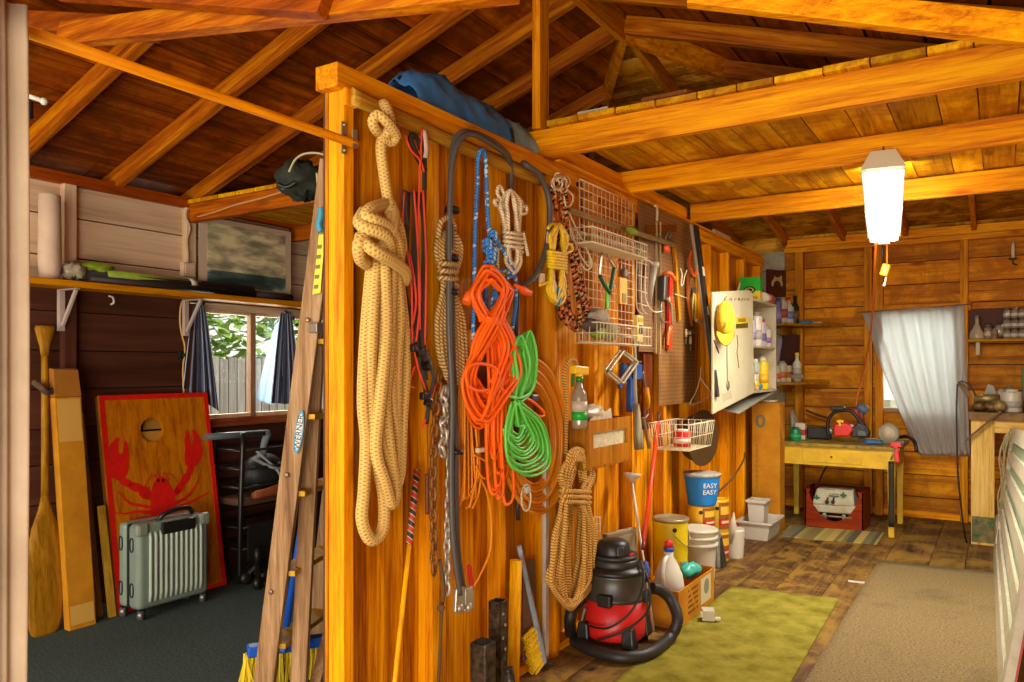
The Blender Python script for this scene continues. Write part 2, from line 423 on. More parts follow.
# partition: studs on this side, sheathing on the other
wp = struct('wall_partition', 'bare stud partition sheathed with vertical plywood, hung with tools', 'wall', (XW,4.5,0))
SXA = XW-.072
mb = MB(); y = 1.885
while y < 7.22:
    w = R.choice((.15,.2,.12,.24)); mb.bb(SXA-.014, SXA, y, min(y+w, 7.25)-.003, 0, 2.38, R.random()); y += w
mb.build('plywood_panel', M['ply'], wp)
MB().bb(SXA-.022, SXA-.0145, 1.885, 7.25, .0, 2.38).build('rear_sheathing', P('4a2610', .8), wp)
for y in (1.91, 2.385, 2.864, 3.79, 4.3, 4.81, 5.29, 5.74, 6.22, 6.68, 7.2):
    w = .045 if y > 2 else .048
    MB().bb(SXA+.001, XW, y-w/2, y+w/2, .04, 2.33).build('stud', M['stud'], wp, .003)
MB().bb(SXA-.024, XW+.006, 1.85, 7.3, 2.33, 2.41).build('top_plate', M['plate'], wp, .004)
MB().bb(SXA-.024, XW+.01, 1.86, 7.25, 0, .04).build('sill_plate', M['plate'], wp, .004)
pts = [V((XW-.03+.004*math.sin(i*2.1), 3.30+.004*math.cos(i*1.7), .0+i*.26)) for i in range(10)]
MB().tube(cat_rom([(p.x, p.y, min(p.z, 2.33)) for p in pts], 4), [.052+.004*math.sin(i*.9)+.010*(1-i/36) for i in range(37)], 10).build('log_post', M['stud'], wp)
MB().bb(XW-.01, XW+.03, 3.34, 7.2, 2.415, 2.425).bb(XW-.06, XW-.02, 3.34, 5.3, 2.41, 2.53).build('ledger_board', M['plate'], wp, .003)

# workshop side wall, behind and beside the viewer
wr = struct('wall_right', 'plain boarded side wall of the workshop bay', 'wall', (.97,4,0))
mb = MB(); z = 0.0
while z < 2.5:
    mb.bb(.97, 1.0, -.3, 8.2, z+.004, min(z+.2, 2.5)-.004, R.random()); z += .2
mb.build('rough_boards', wood('side_boards','74380c','c47c2a','dc9c44','y',var=.5), wr)
# roof
ce = struct('ceiling', 'dark board roof with exposed rafters, ridge and hips', 'roof')
mb = MB(); n = 11; RT = .115
for side in (-1, 1):
    for i in range(n):
        a0, a1 = 2.85*i/n, 2.85*(i+1)/n
        xa, xb = -1.85+side*a0, -1.85+side*a1
        t = R.random()
        ya, yb = hipy(xa), hipy(xb)
        cuts = sorted([R.uniform(.6, 3.4), 4.4+R.uniform(-.5, 1.2)])
        y0 = -.9
        for c in cuts+[99]:
            y1a, y1b = min(c, ya), min(c, yb)
            if y0 < min(y1a, y1b)-.05:
                g = .007*side
                q = [(xa+g, y0+.003, zr(xa)+RT), (xb-g, y0+.003, zr(xb)+RT), (xb-g, y1b-.003, zr(xb)+RT), (xa+g, y1a-.003, zr(xa)+RT)]
                mb.hexa(q+[(p[0], p[1], p[2]+.022) for p in q], R.random())
            y0 = c
mb.build('roof_boards', M['roof'], ce)
mb = MB(); n = 20
for i in range(n):
    ya, yb = 4.16+4.3*i/n, 4.16+4.3*(i+1)/n
    f = lambda y: (y-4.16)/4.09
    z = lambda y: 3.33-.70*f(y)+RT
    q = [(-1.85-2.65*f(ya), ya+.004, z(ya)), (-1.85+2.75*f(ya)+.001, ya+.004, z(ya)), (-1.85+2.75*f(yb), yb-.004, z(yb)), (-1.85-2.65*f(yb), yb-.004, z(yb))]
    mb.hexa(q+[(p[0], p[1], p[2]+.022) for p in q], R.random())
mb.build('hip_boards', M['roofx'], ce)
q = MB()
for s in (-1, 1):
    q.add([(-1.85, -.9, 3.485), (-1.85+s*2.95, -.9, 3.485-.97), (-1.85+s*2.95, 8.5, 3.485-.97), (-1.85, 4.16, 3.485)], [(0,1,2,3)])
q.add([(-1.85, 4.16, 3.485), (-4.8, 8.7, 2.77), (1.1, 8.7, 2.77)], [(0,1,2)])
q.build('roof_cover', P('160c06', .95), ce)
H = .10
for y in (1.5, 2.09, 2.66, 3.19, 3.64, 4.14):
    for s in (-1, 1):
        a = V((-1.85+s*.02, y, zr(-1.85)+H/2)); b = V((-1.85+s*2.8, y, zr(-1.85+s*2.8)+H/2+.004))
        MB().bar(a, b, .048, H, tint=R.random()).build('rafter', M['rafterl' if s < 0 else 'rafterr'], ce, .003)
for y, s in ((4.75,1), (5.35,1), (5.95,1), (6.6,1), (4.75,-1), (5.35,-1), (5.95,-1), (6.6,-1)):
    x0 = -1.85+s*(y-4.16)/(8.25-4.16)*2.7
    a = V((x0, y, zr(x0)+H/2)); b = V((-1.85+s*2.8, y, zr(-1.85+s*2.8)+H/2+.004))
    MB().bar(a, b, .048, H).build('jack_rafter', M['rafterl' if s < 0 else 'rafterr'], ce, .003)
MB().bb(-1.87, -1.83, -.9, 4.14, 3.29, 3.44).build('ridge_board', M['raftery'], ce, .003)
for s, xc in ((-1, -4.5), (1, .9)):
    MB().bar((-1.85, 4.16, 3.36), (xc, 8.2, 2.63), .045, .13).build('hip_rafter', M['raftery'], ce, .003)
for x in (-3.4, -2.9, -2.35, -1.85, -1.3, -.75, -.2, .35):
    f = max(abs(x+1.85)/2.7, .0)
    y0 = 4.2+f*4.0; z0 = 3.33-.70*f+H/2
    MB().bar((x, y0, z0), (x, 8.25, 3.33-.70+H/2), .042, H).build('jack_rafter', M['raftery'], ce, .003)
# short struts that tie the near rafters together
def tie(p, q, w, h, m): MB().bar(p, q, w, h, up=(0,.2,1)).build('tie_board', M[m], ce, .003)
T0 = lambda px, py, y=1.5: Bk(px, py, y)
tie(T0(62, 36, 1.46), T0(520, -18, 1.46), .04, .085, 'rafterx')
tie(T0(-30, 18, 1.54), T0(160, 30, 1.54), .04, .075, 'tied')
tie(T0(60, -12, 1.42), T0(327, 2, 1.42), .04, .08, 'tied')
MB().bar(D(690, -8, 2.6), D(1040, 32, 2.35), .045, .09).build('tie_board', M['joist'], ce, .003)

# storage loft over the workshop and over the other bay
lo = struct('ceiling_loft', 'low board loft carried on three heavy joists', 'loft', (-1,4,2.42))
LZ = 2.422
for y, h, x0 in ((3.28, .135, -2.15), (4.2, .125, -1.9), (5.29, .125, -1.84)):
    MB().bb(x0, XR, y-.022, y+.022, LZ, LZ+h).build('joist', M['joist'], lo, .004)
mb = MB(); x = -1.84
while x < XR:
    w = R.choice((.17,.19,.15)); mb.bb(x+.003, x+w-.003, 3.23+R.uniform(-.006,.006), 5.33, LZ+.136, LZ+.162, R.random()); x += w
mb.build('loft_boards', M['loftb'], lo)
l2 = struct('ceiling_loft', 'small board loft over the storage bay beside the cream wall', 'loft', (-3.3,4,2.36))
for y in (3.16, 4.04): MB().bb(XL+.0, -1.98, y-.025, y+.025, 2.345, 2.46).build('joist', wood('red_joist','7c330c','a4500f','b8641c','x'), l2, .004)
mb = MB(); x = XL+.02
while x < -2.0:
    w = R.choice((.17,.2)); mb.bb(x+.004, min(x+w, -1.985)-.004, 3.12, 5.2, 2.462, 2.485, R.random()); x += w
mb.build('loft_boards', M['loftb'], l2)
o = MB().bb(-1.9-.022, -1.9+.022, 3.235, 3.325, LZ+.137, 3.30).build('trim_king_post', wood('post_wood','8c430a','c47418','dc9430','z',var=.1), None, .003); tag(o, 'upright king post from the front loft joist to the ridge', 'post', kind='structure')

# outside the side window
o = None
fe = thing('picket_fence', 'weathered grey vertical board fence seen through the side window', 'fence', (-7,5.5,0))
fm = wood('fence_grey', '8c847a', 'b0a89c', 'c4bcb0', 'z', knots=False, var=.25)
mb = MB(); y = 3.0
while y < 9.5:
    mb.bb(-7.02, -7.0, y, y+.095, -.08, 1.50+.05*(y-5)/3+R.uniform(-.02,.02), R.random()); y += .11
mb.build('pickets', fm, fe); MB().bb(-7.06, -7.02, 3, 9.5, 1.1, 1.2).build('rail', fm, fe); MB().bb(-7.06, -7.02, 3, 9.5, .3, .4).build('rail', fm, fe)
leaf = plain('leaf_green', '7cac3c', .6, c2='bcd468', scale=2, spec=.2); bark = plain('bark', '6c5c48', .9, c2='3c3226', scale=8)
def tree(x, y, h, r, seed, label, lo_=.35, nl=2600):
    rr = random.Random(seed); t = thing('woodland_tree', label, 'tree', (x,y,-.09), 'trees beyond the fence')
    MB().tube(cat_rom([(x, y, -.09), (x+.05, y+.03, h*.4), (x-.04, y, h*.7), (x, y+.05, h)], 4), [r*(1-.6*i/12) for i in range(13)], 10).build('trunk', bark, t)
    mb = MB()
    for _ in range(nl):
        a, q = rr.uniform(0, 2*PI), rr.uniform(.2, 1.7); zz = rr.uniform(h*lo_, h*1.1)
        c = V((x+q*math.cos(a), y+q*math.sin(a), zz)); s_ = rr.uniform(.08,.16)
        u = V((rr.uniform(-1,1), rr.uniform(-1,1), rr.uniform(-.6,.6))).normalized(); w = u.cross(V((rr.uniform(-.4,.4),rr.uniform(-.4,.4),1))).normalized()
        mb.add([c-u*s_, c+w*s_*.5, c+u*s_, c-w*s_*.5], [(0,1,2,3)], rr.random())
    mb.build('foliage', leaf, t)
tree(-8.9, 5.9, 4.2, .16, 1, 'woodland tree standing behind the nearer window pane', .3, 3000)
tree(-9.3, 9.6, 4.6, .16, 2, 'woodland tree standing behind the far end of the window', .25, 3400)
tree(-12.6, 7.4, 5.0, .2, 4, 'tall pale green tree furthest beyond the fence', .2, 4200)
# ------------------------------------------------------------------ storage bay
def solo(mb, name, mat, label, cat, group=None, bev=0, kind=None):
    return tag(mb.build(name, mat, None, bev), label, cat, group, kind)
# curtain rod and canvas curtain in the doorway
t = thing('curtain_rod', 'slim orange wooden curtain rod clamped to the partition end post', 'rod', W(345, 145, XW+.03))
a, b = W(352, 143, XW+.025), W(-30, 12, XW+.025)
MB().tube([a+(a-b).normalized()*.02, a, (a+b)/2, b], .0145, 10).build('pole', wood('rod_wood','b5600a','e08a18','f0a838','y'), t)
q = W(348, 140, XW+.006)
MB().bar(q+V((0,-.02,.055)), q+V((0,-.02,-.05)), .02, .006, up=(1,0,0)).bar(q+V((.03,0,.03)), q+V((.03,0,-.03)), .02, .005, up=(1,0,0)).ball(q+V((.004,-.02,.045)), .008, 8).ball(q+V((.004,-.02,-.04)), .008, 8).build('zinc_clip', P('8a7a58', .4, .7), t)
cm = plain('canvas_cloth', 'a08a72', .9, c2='927c64', scale=5, bump=.2, spec=.1)
grid = []
for i in range(26):
    f = i/25; row = []
    for j in range(110):
        s = j/109; py = 36-24*(1-s)+s*14+f*690
        y = .985-.16*(1-s)-.32*(1-s)**2
        # edge drifts a little to the right as it falls
        row.append(V((XW+.085+.012*math.sin(s*85+.5*math.sin(f*3))+.012*math.sin(s*40+f)+.010*math.sin(s*13+2*f), .848-(1-s)*.42+.004*math.sin(f*5), 2.175-.012*math.sin(s*20)-f*2.1)))
    grid.append(row)
solo(MB().sheet(grid, .004, (1,0,0)), 'door_curtain', cm, 'cream canvas curtain bunched at the end of the wooden rod', 'curtain')
# small flag on its stick, on the side wall rafter
t = thing('small_flag', 'small dark blue flag on a short white stick up by the roof', 'flag', D(30, 112, 3.2))
MB().tube([D(20, 93, 3.2), D(43, 101, 3.2)], .010, 8).ball(D(44, 101.5, 3.2), .016, 10).build('stick', M['white'], t)
MB().sheet([[D(20+13*i/4, 99+3*i/4+(22-5*i/4)*k/4, 3.2+.02*math.sin(i*2)) for i in range(5)] for k in range(5)], .002, (0,-1,0)).build('cloth', P('2a3048', .8), t)
# shelf along the side wall
SHZ = 1.877
t = thing('wall_shelf', 'long orange pine shelf on white brackets along the cream and brown wall', 'shelf', (XL,3.1,SHZ-.04))
MB().bb(XL+.052, XL+.235, 1.4, 4.6, SHZ-.036, SHZ).build('shelf_board', wood('shelf_pine','a85a14','d0842a','dc9a40','y'), t, .003)
for y in (2.33, 3.115):
    MB().bb(XL+.03, XL+.058, y-.016, y+.016, SHZ-.27, SHZ-.037).build('bracket', P('b09a8c', .4), t, .002)
    MB().bar((XL+.06, y, SHZ-.24), (XL+.20, y, SHZ-.045), .016, .02).bb(XL+.055, XL+.215, y-.014, y+.014, SHZ-.045, SHZ-.037).build('bracket_arm', P('b09a8c', .4), t, .002)
solo(MB().tube(cat_rom([(XL+.02, 2.62, SHZ-.05), (XL+.06, 2.62, SHZ-.06), (XL+.07, 2.62, SHZ-.09), (XL+.04, 2.62, SHZ-.10)], 4), .006, 6), 'screw_hook', M['white'], 'tiny white screw hook under the long wall shelf', 'hook')
# things on the shelf
cx = W(50, 240, -4.36)
solo(MB().lathe([(.05,0),(.058,.1),(.056,.3),(.054,.46),(.05,.465),(.02,.46)], (-4.37, 2.225, SHZ), n=20), 'rolled_poster_tube', plain('beige_tube','c8ac90',.7,c2='bc9c80',scale=6), 'stout beige cylinder standing upright at the near shelf end', 'tube')
t = thing('fabric_roll', 'long dark roll in green printed wrapper lying on the wall shelf', 'roll', (-4.36,2.8,SHZ))
MB().tube([(-4.36,2.32,SHZ+.045),(-4.355,2.8,SHZ+.046),(-4.35,3.55,SHZ+.042)], .042, 12).build('dark_roll', P('33261f', .7, var=.3), t)
MB().lathe([(.0445,0),(.0445,.62)], (-4.3585,2.52,SHZ+.046), (0,1,0), 20).build('green_wrapper', plain('green_wrap','7c8c2c',.35,c2='98a640',scale=9), t)
MB().lathe([(.0455,0),(.0455,.05)], (-4.357,3.06,SHZ+.047), (0,1,0), 20).build('white_band', M['white'], t)
solo(MB().tube([(-4.30,2.40,SHZ+.022),(-4.295,3.3,SHZ+.022)], .02, 10), 'dark_pole', P('2c201a', .6), 'thin dark pole lying along the front of the wall shelf', 'pole')
solo(MB().tube([(-4.355,3.58,SHZ+.03),(-4.35,3.9,SHZ+.03)], .028, 10), 'umbrella_sleeve', P('3a2c26', .7), 'short dark sleeve lying in front of the seascape print', 'sleeve')
t = thing('plastic_wrap', 'crumpled clear and lime plastic bag on the near end of shelf', 'bag', (-4.37,2.34,SHZ))
clear = plain('clear_plastic','b8ac90',.15,alpha=1.0) if False else P('a89c80', .2, var=.5, scale=30)
mb = MB(); rr = random.Random(5)
def crumple(c, r, sc, seed, n=16):
    rr = random.Random(seed); m = MB().ball(c, r, n, sc); c = V(c)
    m.v = [c+(q-c)*(1+rr.uniform(-.28,.22)) for q in m.v]; return m
crumple((-4.35,2.35,SHZ+.06), .06, (.9,1.2,.85), 3, 22).build('clear_film', clear, t)
crumple((-4.355,2.47,SHZ+.095), .055, (.8,1.9,.55), 4).build('green_film', plain('lime_film','7c9420',.3,c2='a4b838',scale=14), t)
# seascape print, generic sky over dark sea
t = thing('seascape_print', 'unframed seascape print with pale border standing on the wall shelf', 'picture', W(245, 296, -4.40))
xp = -4.41
pc = [W(199, 215, xp), W(291, 232, xp), W(291, 297, xp), W(199, 290, xp)]
MB().prism(pc, (-.004,0,0)).build('paper_border', P('c4a88c', .7), t)
m = N('sea_picture'); tc = m.n('ShaderNodeTexCoord'); sp = m.n('ShaderNodeSeparateXYZ', {0: tc.outputs['Object']})
nz = m.n('ShaderNodeTexNoise', {'Vector': m.n('ShaderNodeMapping', {'Vector': tc.outputs['Object'], 'Scale': (1,3,10)}).outputs[0], 'Scale': 1.4, 'Detail': 5.0}).outputs[0]
sky = m.ramp(nz, [(.38, '7c745c'), (.5, 'b0a07c'), (.6, 'dcc898')]); sea = m.ramp(nz, [(.38, '243430'), (.55, '4c6054'), (.66, 'b0b09c')])
m.set(Base_Color=m.mix(m.math('GREATER_THAN', sp.outputs[2], .155), sea, sky), Roughness=.6)
MB().prism([p+V((.003,0,0)) for p in (W(207, 222, xp), W(285, 235, xp), W(285.5, 293, xp), W(207, 283, xp))], (-.002,0,0)).build('sea_scene', m.m, t)
# electrics on the side wall
t = thing('outlet_box', 'cream outlet box with its wire on the cream upper wall', 'outlet', W(187, 272, XL+.06))
q = W(188, 270, XL+.07)
MB().box(q, (.04,.09,.09)).box(q+V((.022,0,0)), (.006,.07,.07)).build('box', M['cream'], t, .005)
MB().tube(cat_rom([W(x, y, XL+.06) for x, y in ((187,268),(188,255),(187,240),(190,228),(186,217),(187,210))], 4), .008, 6).build('wire', P('b8986c', .6), t)
solo(MB().tube(cat_rom([W(x, y, XL+.03) for x, y in ((190,300),(182,302),(180,320),(182,335),(185,348),(183,370),(184,395))], 4), .006, 6), 'wall_cable', P('c89a54', .6), 'pale cable hanging down the brown wall beside the blue curtain', 'cable')
t = thing('light_switch', 'small black switch on the brown wall beside the blue curtain', 'switch', W(182, 357, XL+.03)); q = W(182, 355, XL+.02)
MB().box(q, (.025,.05,.05)).build('plate', M['black'], t, .004); MB().box(q+V((.018,0,0)), (.012,.012,.02)).build('toggle', P('2a2622', .4), t)
solo(MB().tube(cat_rom([(XL+.30,3.14,2.40)]+[D(x, y, 5.0-.9*i/6) for i, (x, y) in enumerate(((196,217),(215,212),(235,205),(262,198),(288,190)))], 5), .006, 6), 'joist_cord', P('c08a58', .7), 'thin pale cord strung along the red loft joist', 'cord')
# striped window curtains
m = N('striped_cloth'); uv = m.n('ShaderNodeUVMap'); sp = m.n('ShaderNodeSeparateXYZ', {0: uv.outputs[0]})
f = m.math('FRACT', m.math('MULTIPLY', sp.outputs[0], 3.0))
col = m.ramp(f, [(0, 'b8b4b8'), (.05, '3c4258'), (.36, 'b0b0bc'), (.41, '6c7488'), (.84, 'bcbac0'), (.89, '2c3148')], 'CONSTANT')
dt = m.n('ShaderNodeTexVoronoi', {'Vector': m.n('ShaderNodeMapping', {'Vector': uv.outputs[0], 'Scale': (16,18,1)}).outputs[0]}, )
col = m.mix(m.math('MULTIPLY', m.math('LESS_THAN', dt.outputs['Distance'], .22), m.math('GREATER_THAN', f, .40)), col, srgb('3c4660'))
m.set(Base_Color=col, Roughness=.9); m.b.inputs['Specular IOR Level'].default_value = .1
stripe = m.m
def drape(name, tl, tr, bl, br, x, mat, label, n=34, amp=.018, fold=5, group=None, th=.004):
    g = []
    for i in range(22):
        f = i/21; row = []
        for j in range(n):
            s = j/(n-1)
            px = (tl[0]*(1-s)+tr[0]*s)*(1-f**.8)+(bl[0]*(1-s)+br[0]*s)*f**.8
            py = (tl[1]*(1-s)+tr[1]*s)*(1-f)+(bl[1]*(1-s)+br[1]*s)*f
            row.append(W(px, py, x+amp*math.sin(s*fold*2*PI+f)*(.5+.5*f)))
        g.append(row)
    return solo(MB().sheet(g, th, (1,0,0)), name, mat, label, 'curtain', group)
drape('striped_curtain', (194,305), (204,303), (183,388), (219,411), -4.452, stripe, 'blue striped curtain gathered at the near side of the window')
drape('striped_curtain', (281,313), (291,312), (271,403), (302,405), -4.452, stripe, 'blue striped curtain gathered at the far side of the window')
m = N('sheer_cloth'); tl = m.n('ShaderNodeBsdfTranslucent', {0: srgb('a8bcd0')}); df = m.n('ShaderNodeBsdfDiffuse', {0: srgb('98a8b8')})
mx = m.n('ShaderNodeMixShader', {0: .7, 1: df.outputs[0], 2: tl.outputs[0]}); tr = m.n('ShaderNodeBsdfTransparent', {0: (.8,.88,.95,1)})
m2 = m.n('ShaderNodeMixShader', {0: .35, 1: mx.outputs[0], 2: tr.outputs[0]}); m.t.links.new(m2.outputs[0], m.out.inputs[0])
drape('sheer_curtain', (277,322), (282,322), (256,400), (273,405), -4.468, m.m, 'sheer pale blue cloth beside the far striped curtain', 20, .01, 2, None, .002)
t = thing('curtain_string', 'string with small black hooks stretched above the window', 'string', W(245, 303, -4.42))
MB().tube([W(190, 303, -4.41), W(240, 306, -4.41), W(320, 315, -4.41)], .003, 5).build('string', P('c8b89c', .7), t)
for x, y in ((200,306),(203,303),(286,312),(293,318),(297,325)): MB().ball(W(x, y, -4.385), .014, 8).build('hook', M['black'], t)
# canoe paddle against the wall
t = thing('canoe_paddle', 'wooden canoe paddle leaning on the brown wall beside curtain', 'paddle', G(45, 635))
pw = wood('paddle_wood', '6c4820', '94682f', 'a87c40', 'z', knots=False, var=.1)
p0, p1 = V((-4.22, 2.125, .0)), V((-4.42, 2.225, 1.63)); ax = (p1-p0).normalized(); L = (p1-p0).length
def pad(prof, th):
    mb = MB(); ring = []; nrm = ax.cross(V((0,1,0))).normalized()
    for f, w in prof: ring.append((p0+ax*L*f, w))
    vs, fs, n = [], [], 12
    for (c, w), tk in zip(ring, th):
        for k in range(n):
            a = 2*PI*k/n; vs.append(c+V((0,1,0))*w*math.cos(a)+nrm*tk*math.sin(a))
    for i in range(len(ring)-1):
        for k in range(n): fs.append((i*n+k, i*n+(k+1) % n, (i+1)*n+(k+1) % n, (i+1)*n+k))
    fs += [tuple(range(n))[::-1], tuple(range((len(ring)-1)*n, len(ring)*n))]
    return mb.add(vs, fs, None, True)
pad([(0,.045),(.012,.07),(.05,.09),(.15,.10),(.25,.095),(.34,.07),(.40,.035),(.44,.02)], [.006,.009,.01,.011,.012,.014,.017,.018]).build('blade', pw, t)
pad([(.438,.0195),(.6,.018),(.85,.018),(.90,.019)], [.018,.018,.018,.018]).build('shaft', pw, t)
pad([(.899,.019),(.93,.028),(.97,.046),(.99,.054),(1.0,.05)], [.018,.017,.015,.014,.01]).build('grip', pw, t)
solo(MB().tube(cat_rom([W(34,382,-4.36), W(42,388,-4.32), W(48,392,-4.33), W(58,388,-4.36)], 4), .018, 8), 'rope_tie', P('5c4430', .9, var=.4, scale=40), 'knotted brown tie wrapped round the canoe paddle shaft', 'tie')
# tall narrow carton
t = thing('tall_carton', 'tall narrow cardboard carton leaning on the brown wall', 'box', (-4.2,2.3,0))
def lean(x0, x1, y0, y1, h, dx): 
    return MB().hexa([(x0,y0,0),(x1,y0,0),(x1,y1,0),(x0,y1,0),(x0+dx,y0,h),(x1+dx,y0,h),(x1+dx,y1,h),(x0+dx,y1,h)])
lean(-4.225,-4.17,2.225,2.37,1.24,-.15).build('carton', M['card'], t, .004)
q = V((-4.317,2.32,1.25))
MB().hexa([(-4.375,2.225,1.242),(-4.318,2.225,1.242),(-4.318,2.37,1.242),(-4.375,2.37,1.242),(-4.395,2.225,1.40),(-4.335,2.225,1.395),(-4.335,2.36,1.39),(-4.395,2.37,1.40)]).build('open_flap', plain('cardboard_inside','a0620c',.8,var=.2,scale=5), t, .003)
tape = P('c89848', .15)
for z0, z1 in ((1.0,1.23),(.03,.13)): MB().hexa([(-4.168-.15*z0/1.24,2.235,z0),(-4.166-.15*z0/1.24,2.235,z0),(-4.166-.15*z0/1.24,2.36,z0),(-4.168-.15*z0/1.24,2.36,z0),(-4.168-.15*z1/1.24,2.235,z1),(-4.166-.15*z1/1.24,2.235,z1),(-4.166-.15*z1/1.24,2.36,z1),(-4.168-.15*z1/1.24,2.36,z1)]).build('clear_tape', tape, t)
# two lumber strips between carton and game board
lm = wood('grey_lumber', '5c4426', '80602f', '96743c', 'z')
solo(MB().bar((-4.27,2.435,0), (-4.46,2.43,1.14), .05, .02, up=(1,0,0)), 'lumber_strip', lm, 'taller grey lumber strip between the carton and lobster board', 'board', None, .002)
solo(MB().bar((-4.215,2.485,0), (-4.31,2.475,.62), .04, .02, up=(1,0,0)), 'lumber_strip', wood('tan_lumber','84602c','ac8440','c09850','z'), 'short tan lumber strip at the edge of the lobster board', 'board', None, .002)
# bean bag toss board with a painted lobster
B0, B1 = V((-4.225, 2.525, 0)), V((-4.225, 3.25, 0)); BT = V((-4.422, 2.525, 1.24))
ub = (B1-B0).normalized(); vb = (BT-B0).normalized(); nb = ub.cross(vb).normalized()
if nb.x < 0: nb = -nb
BWd, BHt = .725, (BT-B0).length
bp = lambda u, v, o=0: B0+ub*u+vb*v+nb*o
t = thing('bean_bag_toss_board', 'wooden toss board with red border and red lobster painting', 'game board', (B0+B1)/2)
hc, hr = (None, None)
def bpx(px, py, o=.0): return PL(px, py, B0+nb*o, nb)
hq = bpx(152, 430); hu, hv = (hq-B0).dot(ub), (hq-B0).dot(vb); hr = .075
mb = MB(); nseg = 40; outer, inner = [], []
for k in range(nseg):
    a = 2*PI*k/nseg; d = V((math.cos(a), math.sin(a)))
    inner.append((hu+hr*d.x, hv+hr*d.y))
    tx = ((BWd-hu)/d.x if d.x > 0 else -hu/d.x) if abs(d.x) > 1e-6 else 9e9
    ty = ((BHt-hv)/d.y if d.y > 0 else -hv/d.y) if abs(d.y) > 1e-6 else 9e9
    tt = min(tx, ty); outer.append((hu+tt*d.x, hv+tt*d.y))
corners = [(BWd,BHt),(0,BHt),(0,0),(BWd,0)]
pts2 = []
for k in range(nseg):
    pts2.append((outer[k], inner[k]))
    o2 = outer[(k+1) % nseg]
    if abs(o2[0]-outer[k][0]) > 1e-5 and abs(o2[1]-outer[k][1]) > 1e-5:
        best = min(corners, key=lambda c: (c[0]-outer[k][0])**2+(c[1]-outer[k][1])**2+(c[0]-o2[0])**2+(c[1]-o2[1])**2)
        pts2.append((best, None))
vs, fs = [], []
seq_o = [p[0] for p in pts2]; 
i = 0
for k in range(len(pts2)):
    a = pts2[k]; b = pts2[(k+1) % len(pts2)]
    def em(f):
        base = len(vs)
        for (u, v, o) in f: vs.append(bp(u, v, o))
        fs.append(tuple(range(base, base+len(f))))
    ia = a[1] or pts2[k-1][1]; ib = b[1] or ia
    top = [(a[0][0],a[0][1],.0),(b[0][0],b[0][1],.0)]+([(ib[0],ib[1],0)] if ib != ia else [])+[(ia[0],ia[1],0)]
    em(top); em([(u,v,-.016) for u,v,o in top][::-1])
    em([(a[0][0],a[0][1],0),(a[0][0],a[0][1],-.016),(b[0][0],b[0][1],-.016),(b[0][0],b[0][1],0)])
    if ib != ia: em([(ia[0],ia[1],0),(ib[0],ib[1],0),(ib[0],ib[1],-.016),(ia[0],ia[1],-.016)])
mb.add(vs, fs)
mb.build('plywood_face', wood('toss_board_ply', '8c4408', 'b8681a', 'c87c2c', 'z', var=.1, grain=30), t)
red = plain('red_paint', 'd8180c', .5, c2='c41408', scale=18)
mb = MB(); bw = .03
for (u0,u1,v0,v1) in ((0,bw,0,BHt),(BWd-bw,BWd,0,BHt),(bw,BWd-bw,0,bw),(bw,BWd-bw,BHt-bw,BHt)):
    mb.hexa([bp(u0,v0,.0005),bp(u1,v0,.0005),bp(u1,v1,.0005),bp(u0,v1,.0005),bp(u0,v0,.003),bp(u1,v0,.003),bp(u1,v1,.003),bp(u0,v1,.003)])
mb.build('red_border', red, t)
mb = MB()
for u0 in (.02, BWd-.06): mb.hexa([bp(u0,0,-.08),bp(u0+.04,0,-.08),bp(u0+.04,BHt,-.08),bp(u0,BHt,-.08),bp(u0,0,-.017),bp(u0+.04,0,-.017),bp(u0+.04,BHt,-.017),bp(u0,BHt,-.017)])
mb.build('back_frame', P('8c5a1c', .7), t)
MB().hexa([bp(hu-.13,hv-.14,-.05),bp(hu+.12,hv-.14,-.05),bp(hu+.12,hv-.005,-.05),bp(hu-.13,hv-.005,-.05),bp(hu-.13,hv-.14,-.02),bp(hu+.12,hv-.14,-.02),bp(hu+.12,hv-.005,-.02),bp(hu-.13,hv-.005,-.02)]).hexa([bp(hu-.03,hv+.01,-.06),bp(hu+.14,hv+.01,-.06),bp(hu+.14,hv+.14,-.06),bp(hu+.01,hv+.14,-.06),bp(hu-.03,hv+.01,-.05),bp(hu+.14,hv+.01,-.05),bp(hu+.14,hv+.14,-.05),bp(hu+.01,hv+.14,-.05)]).build('rear_slat', P('b07c24', .7), t)
mb = MB()
lob_o = .0012
def blob(pts, o=lob_o, th=.0012): mb.prism([bpx(85+x/4.873, 380+y/4.871, o) for x, y in pts], nb*th)
def ell(cx, cy, rx, ry, rot=0, n=20): return [(cx+rx*math.cos(a)*math.cos(rot)-ry*math.sin(a)*math.sin(rot), cy+rx*math.cos(a)*math.sin(rot)+ry*math.sin(a)*math.cos(rot)) for a in [2*PI*k/n for k in range(n)]]
blob([(168,278),(150,282),(125,310),(105,350),(97,400),(105,445),(128,475),(160,488),(190,480),(208,455),(214,410),(213,350),(205,310),(190,282),(186,318),(184,352),(172,362),(163,350),(163,310)])
blob([(488,260),(495,245),(505,252),(509,280),(512,305),(520,318),(528,300),(524,270),(518,246),(528,242),(545,258),(562,290),(573,330),(572,370),(555,405),(528,425),(505,428),(488,410),(484,370),(488,330),(484,300)])
for cx, cy, rx, ry, ro in ((200,500,36,20,.3),(248,522,40,22,.25),(292,550,34,30,.8),(306,562,26,22,.6),(512,440,26,18,-1.3),(490,480,34,20,-1.0),(462,525,34,20,-.9),(445,545,22,18,-.6)): blob(ell(cx,cy,rx,ry,ro))
blob([(335,500),(350,480),(368,472),(388,478),(408,498),(430,540),(442,590),(446,640),(440,700),(326,700),(320,640),(320,580),(326,530)], lob_o+.0002)
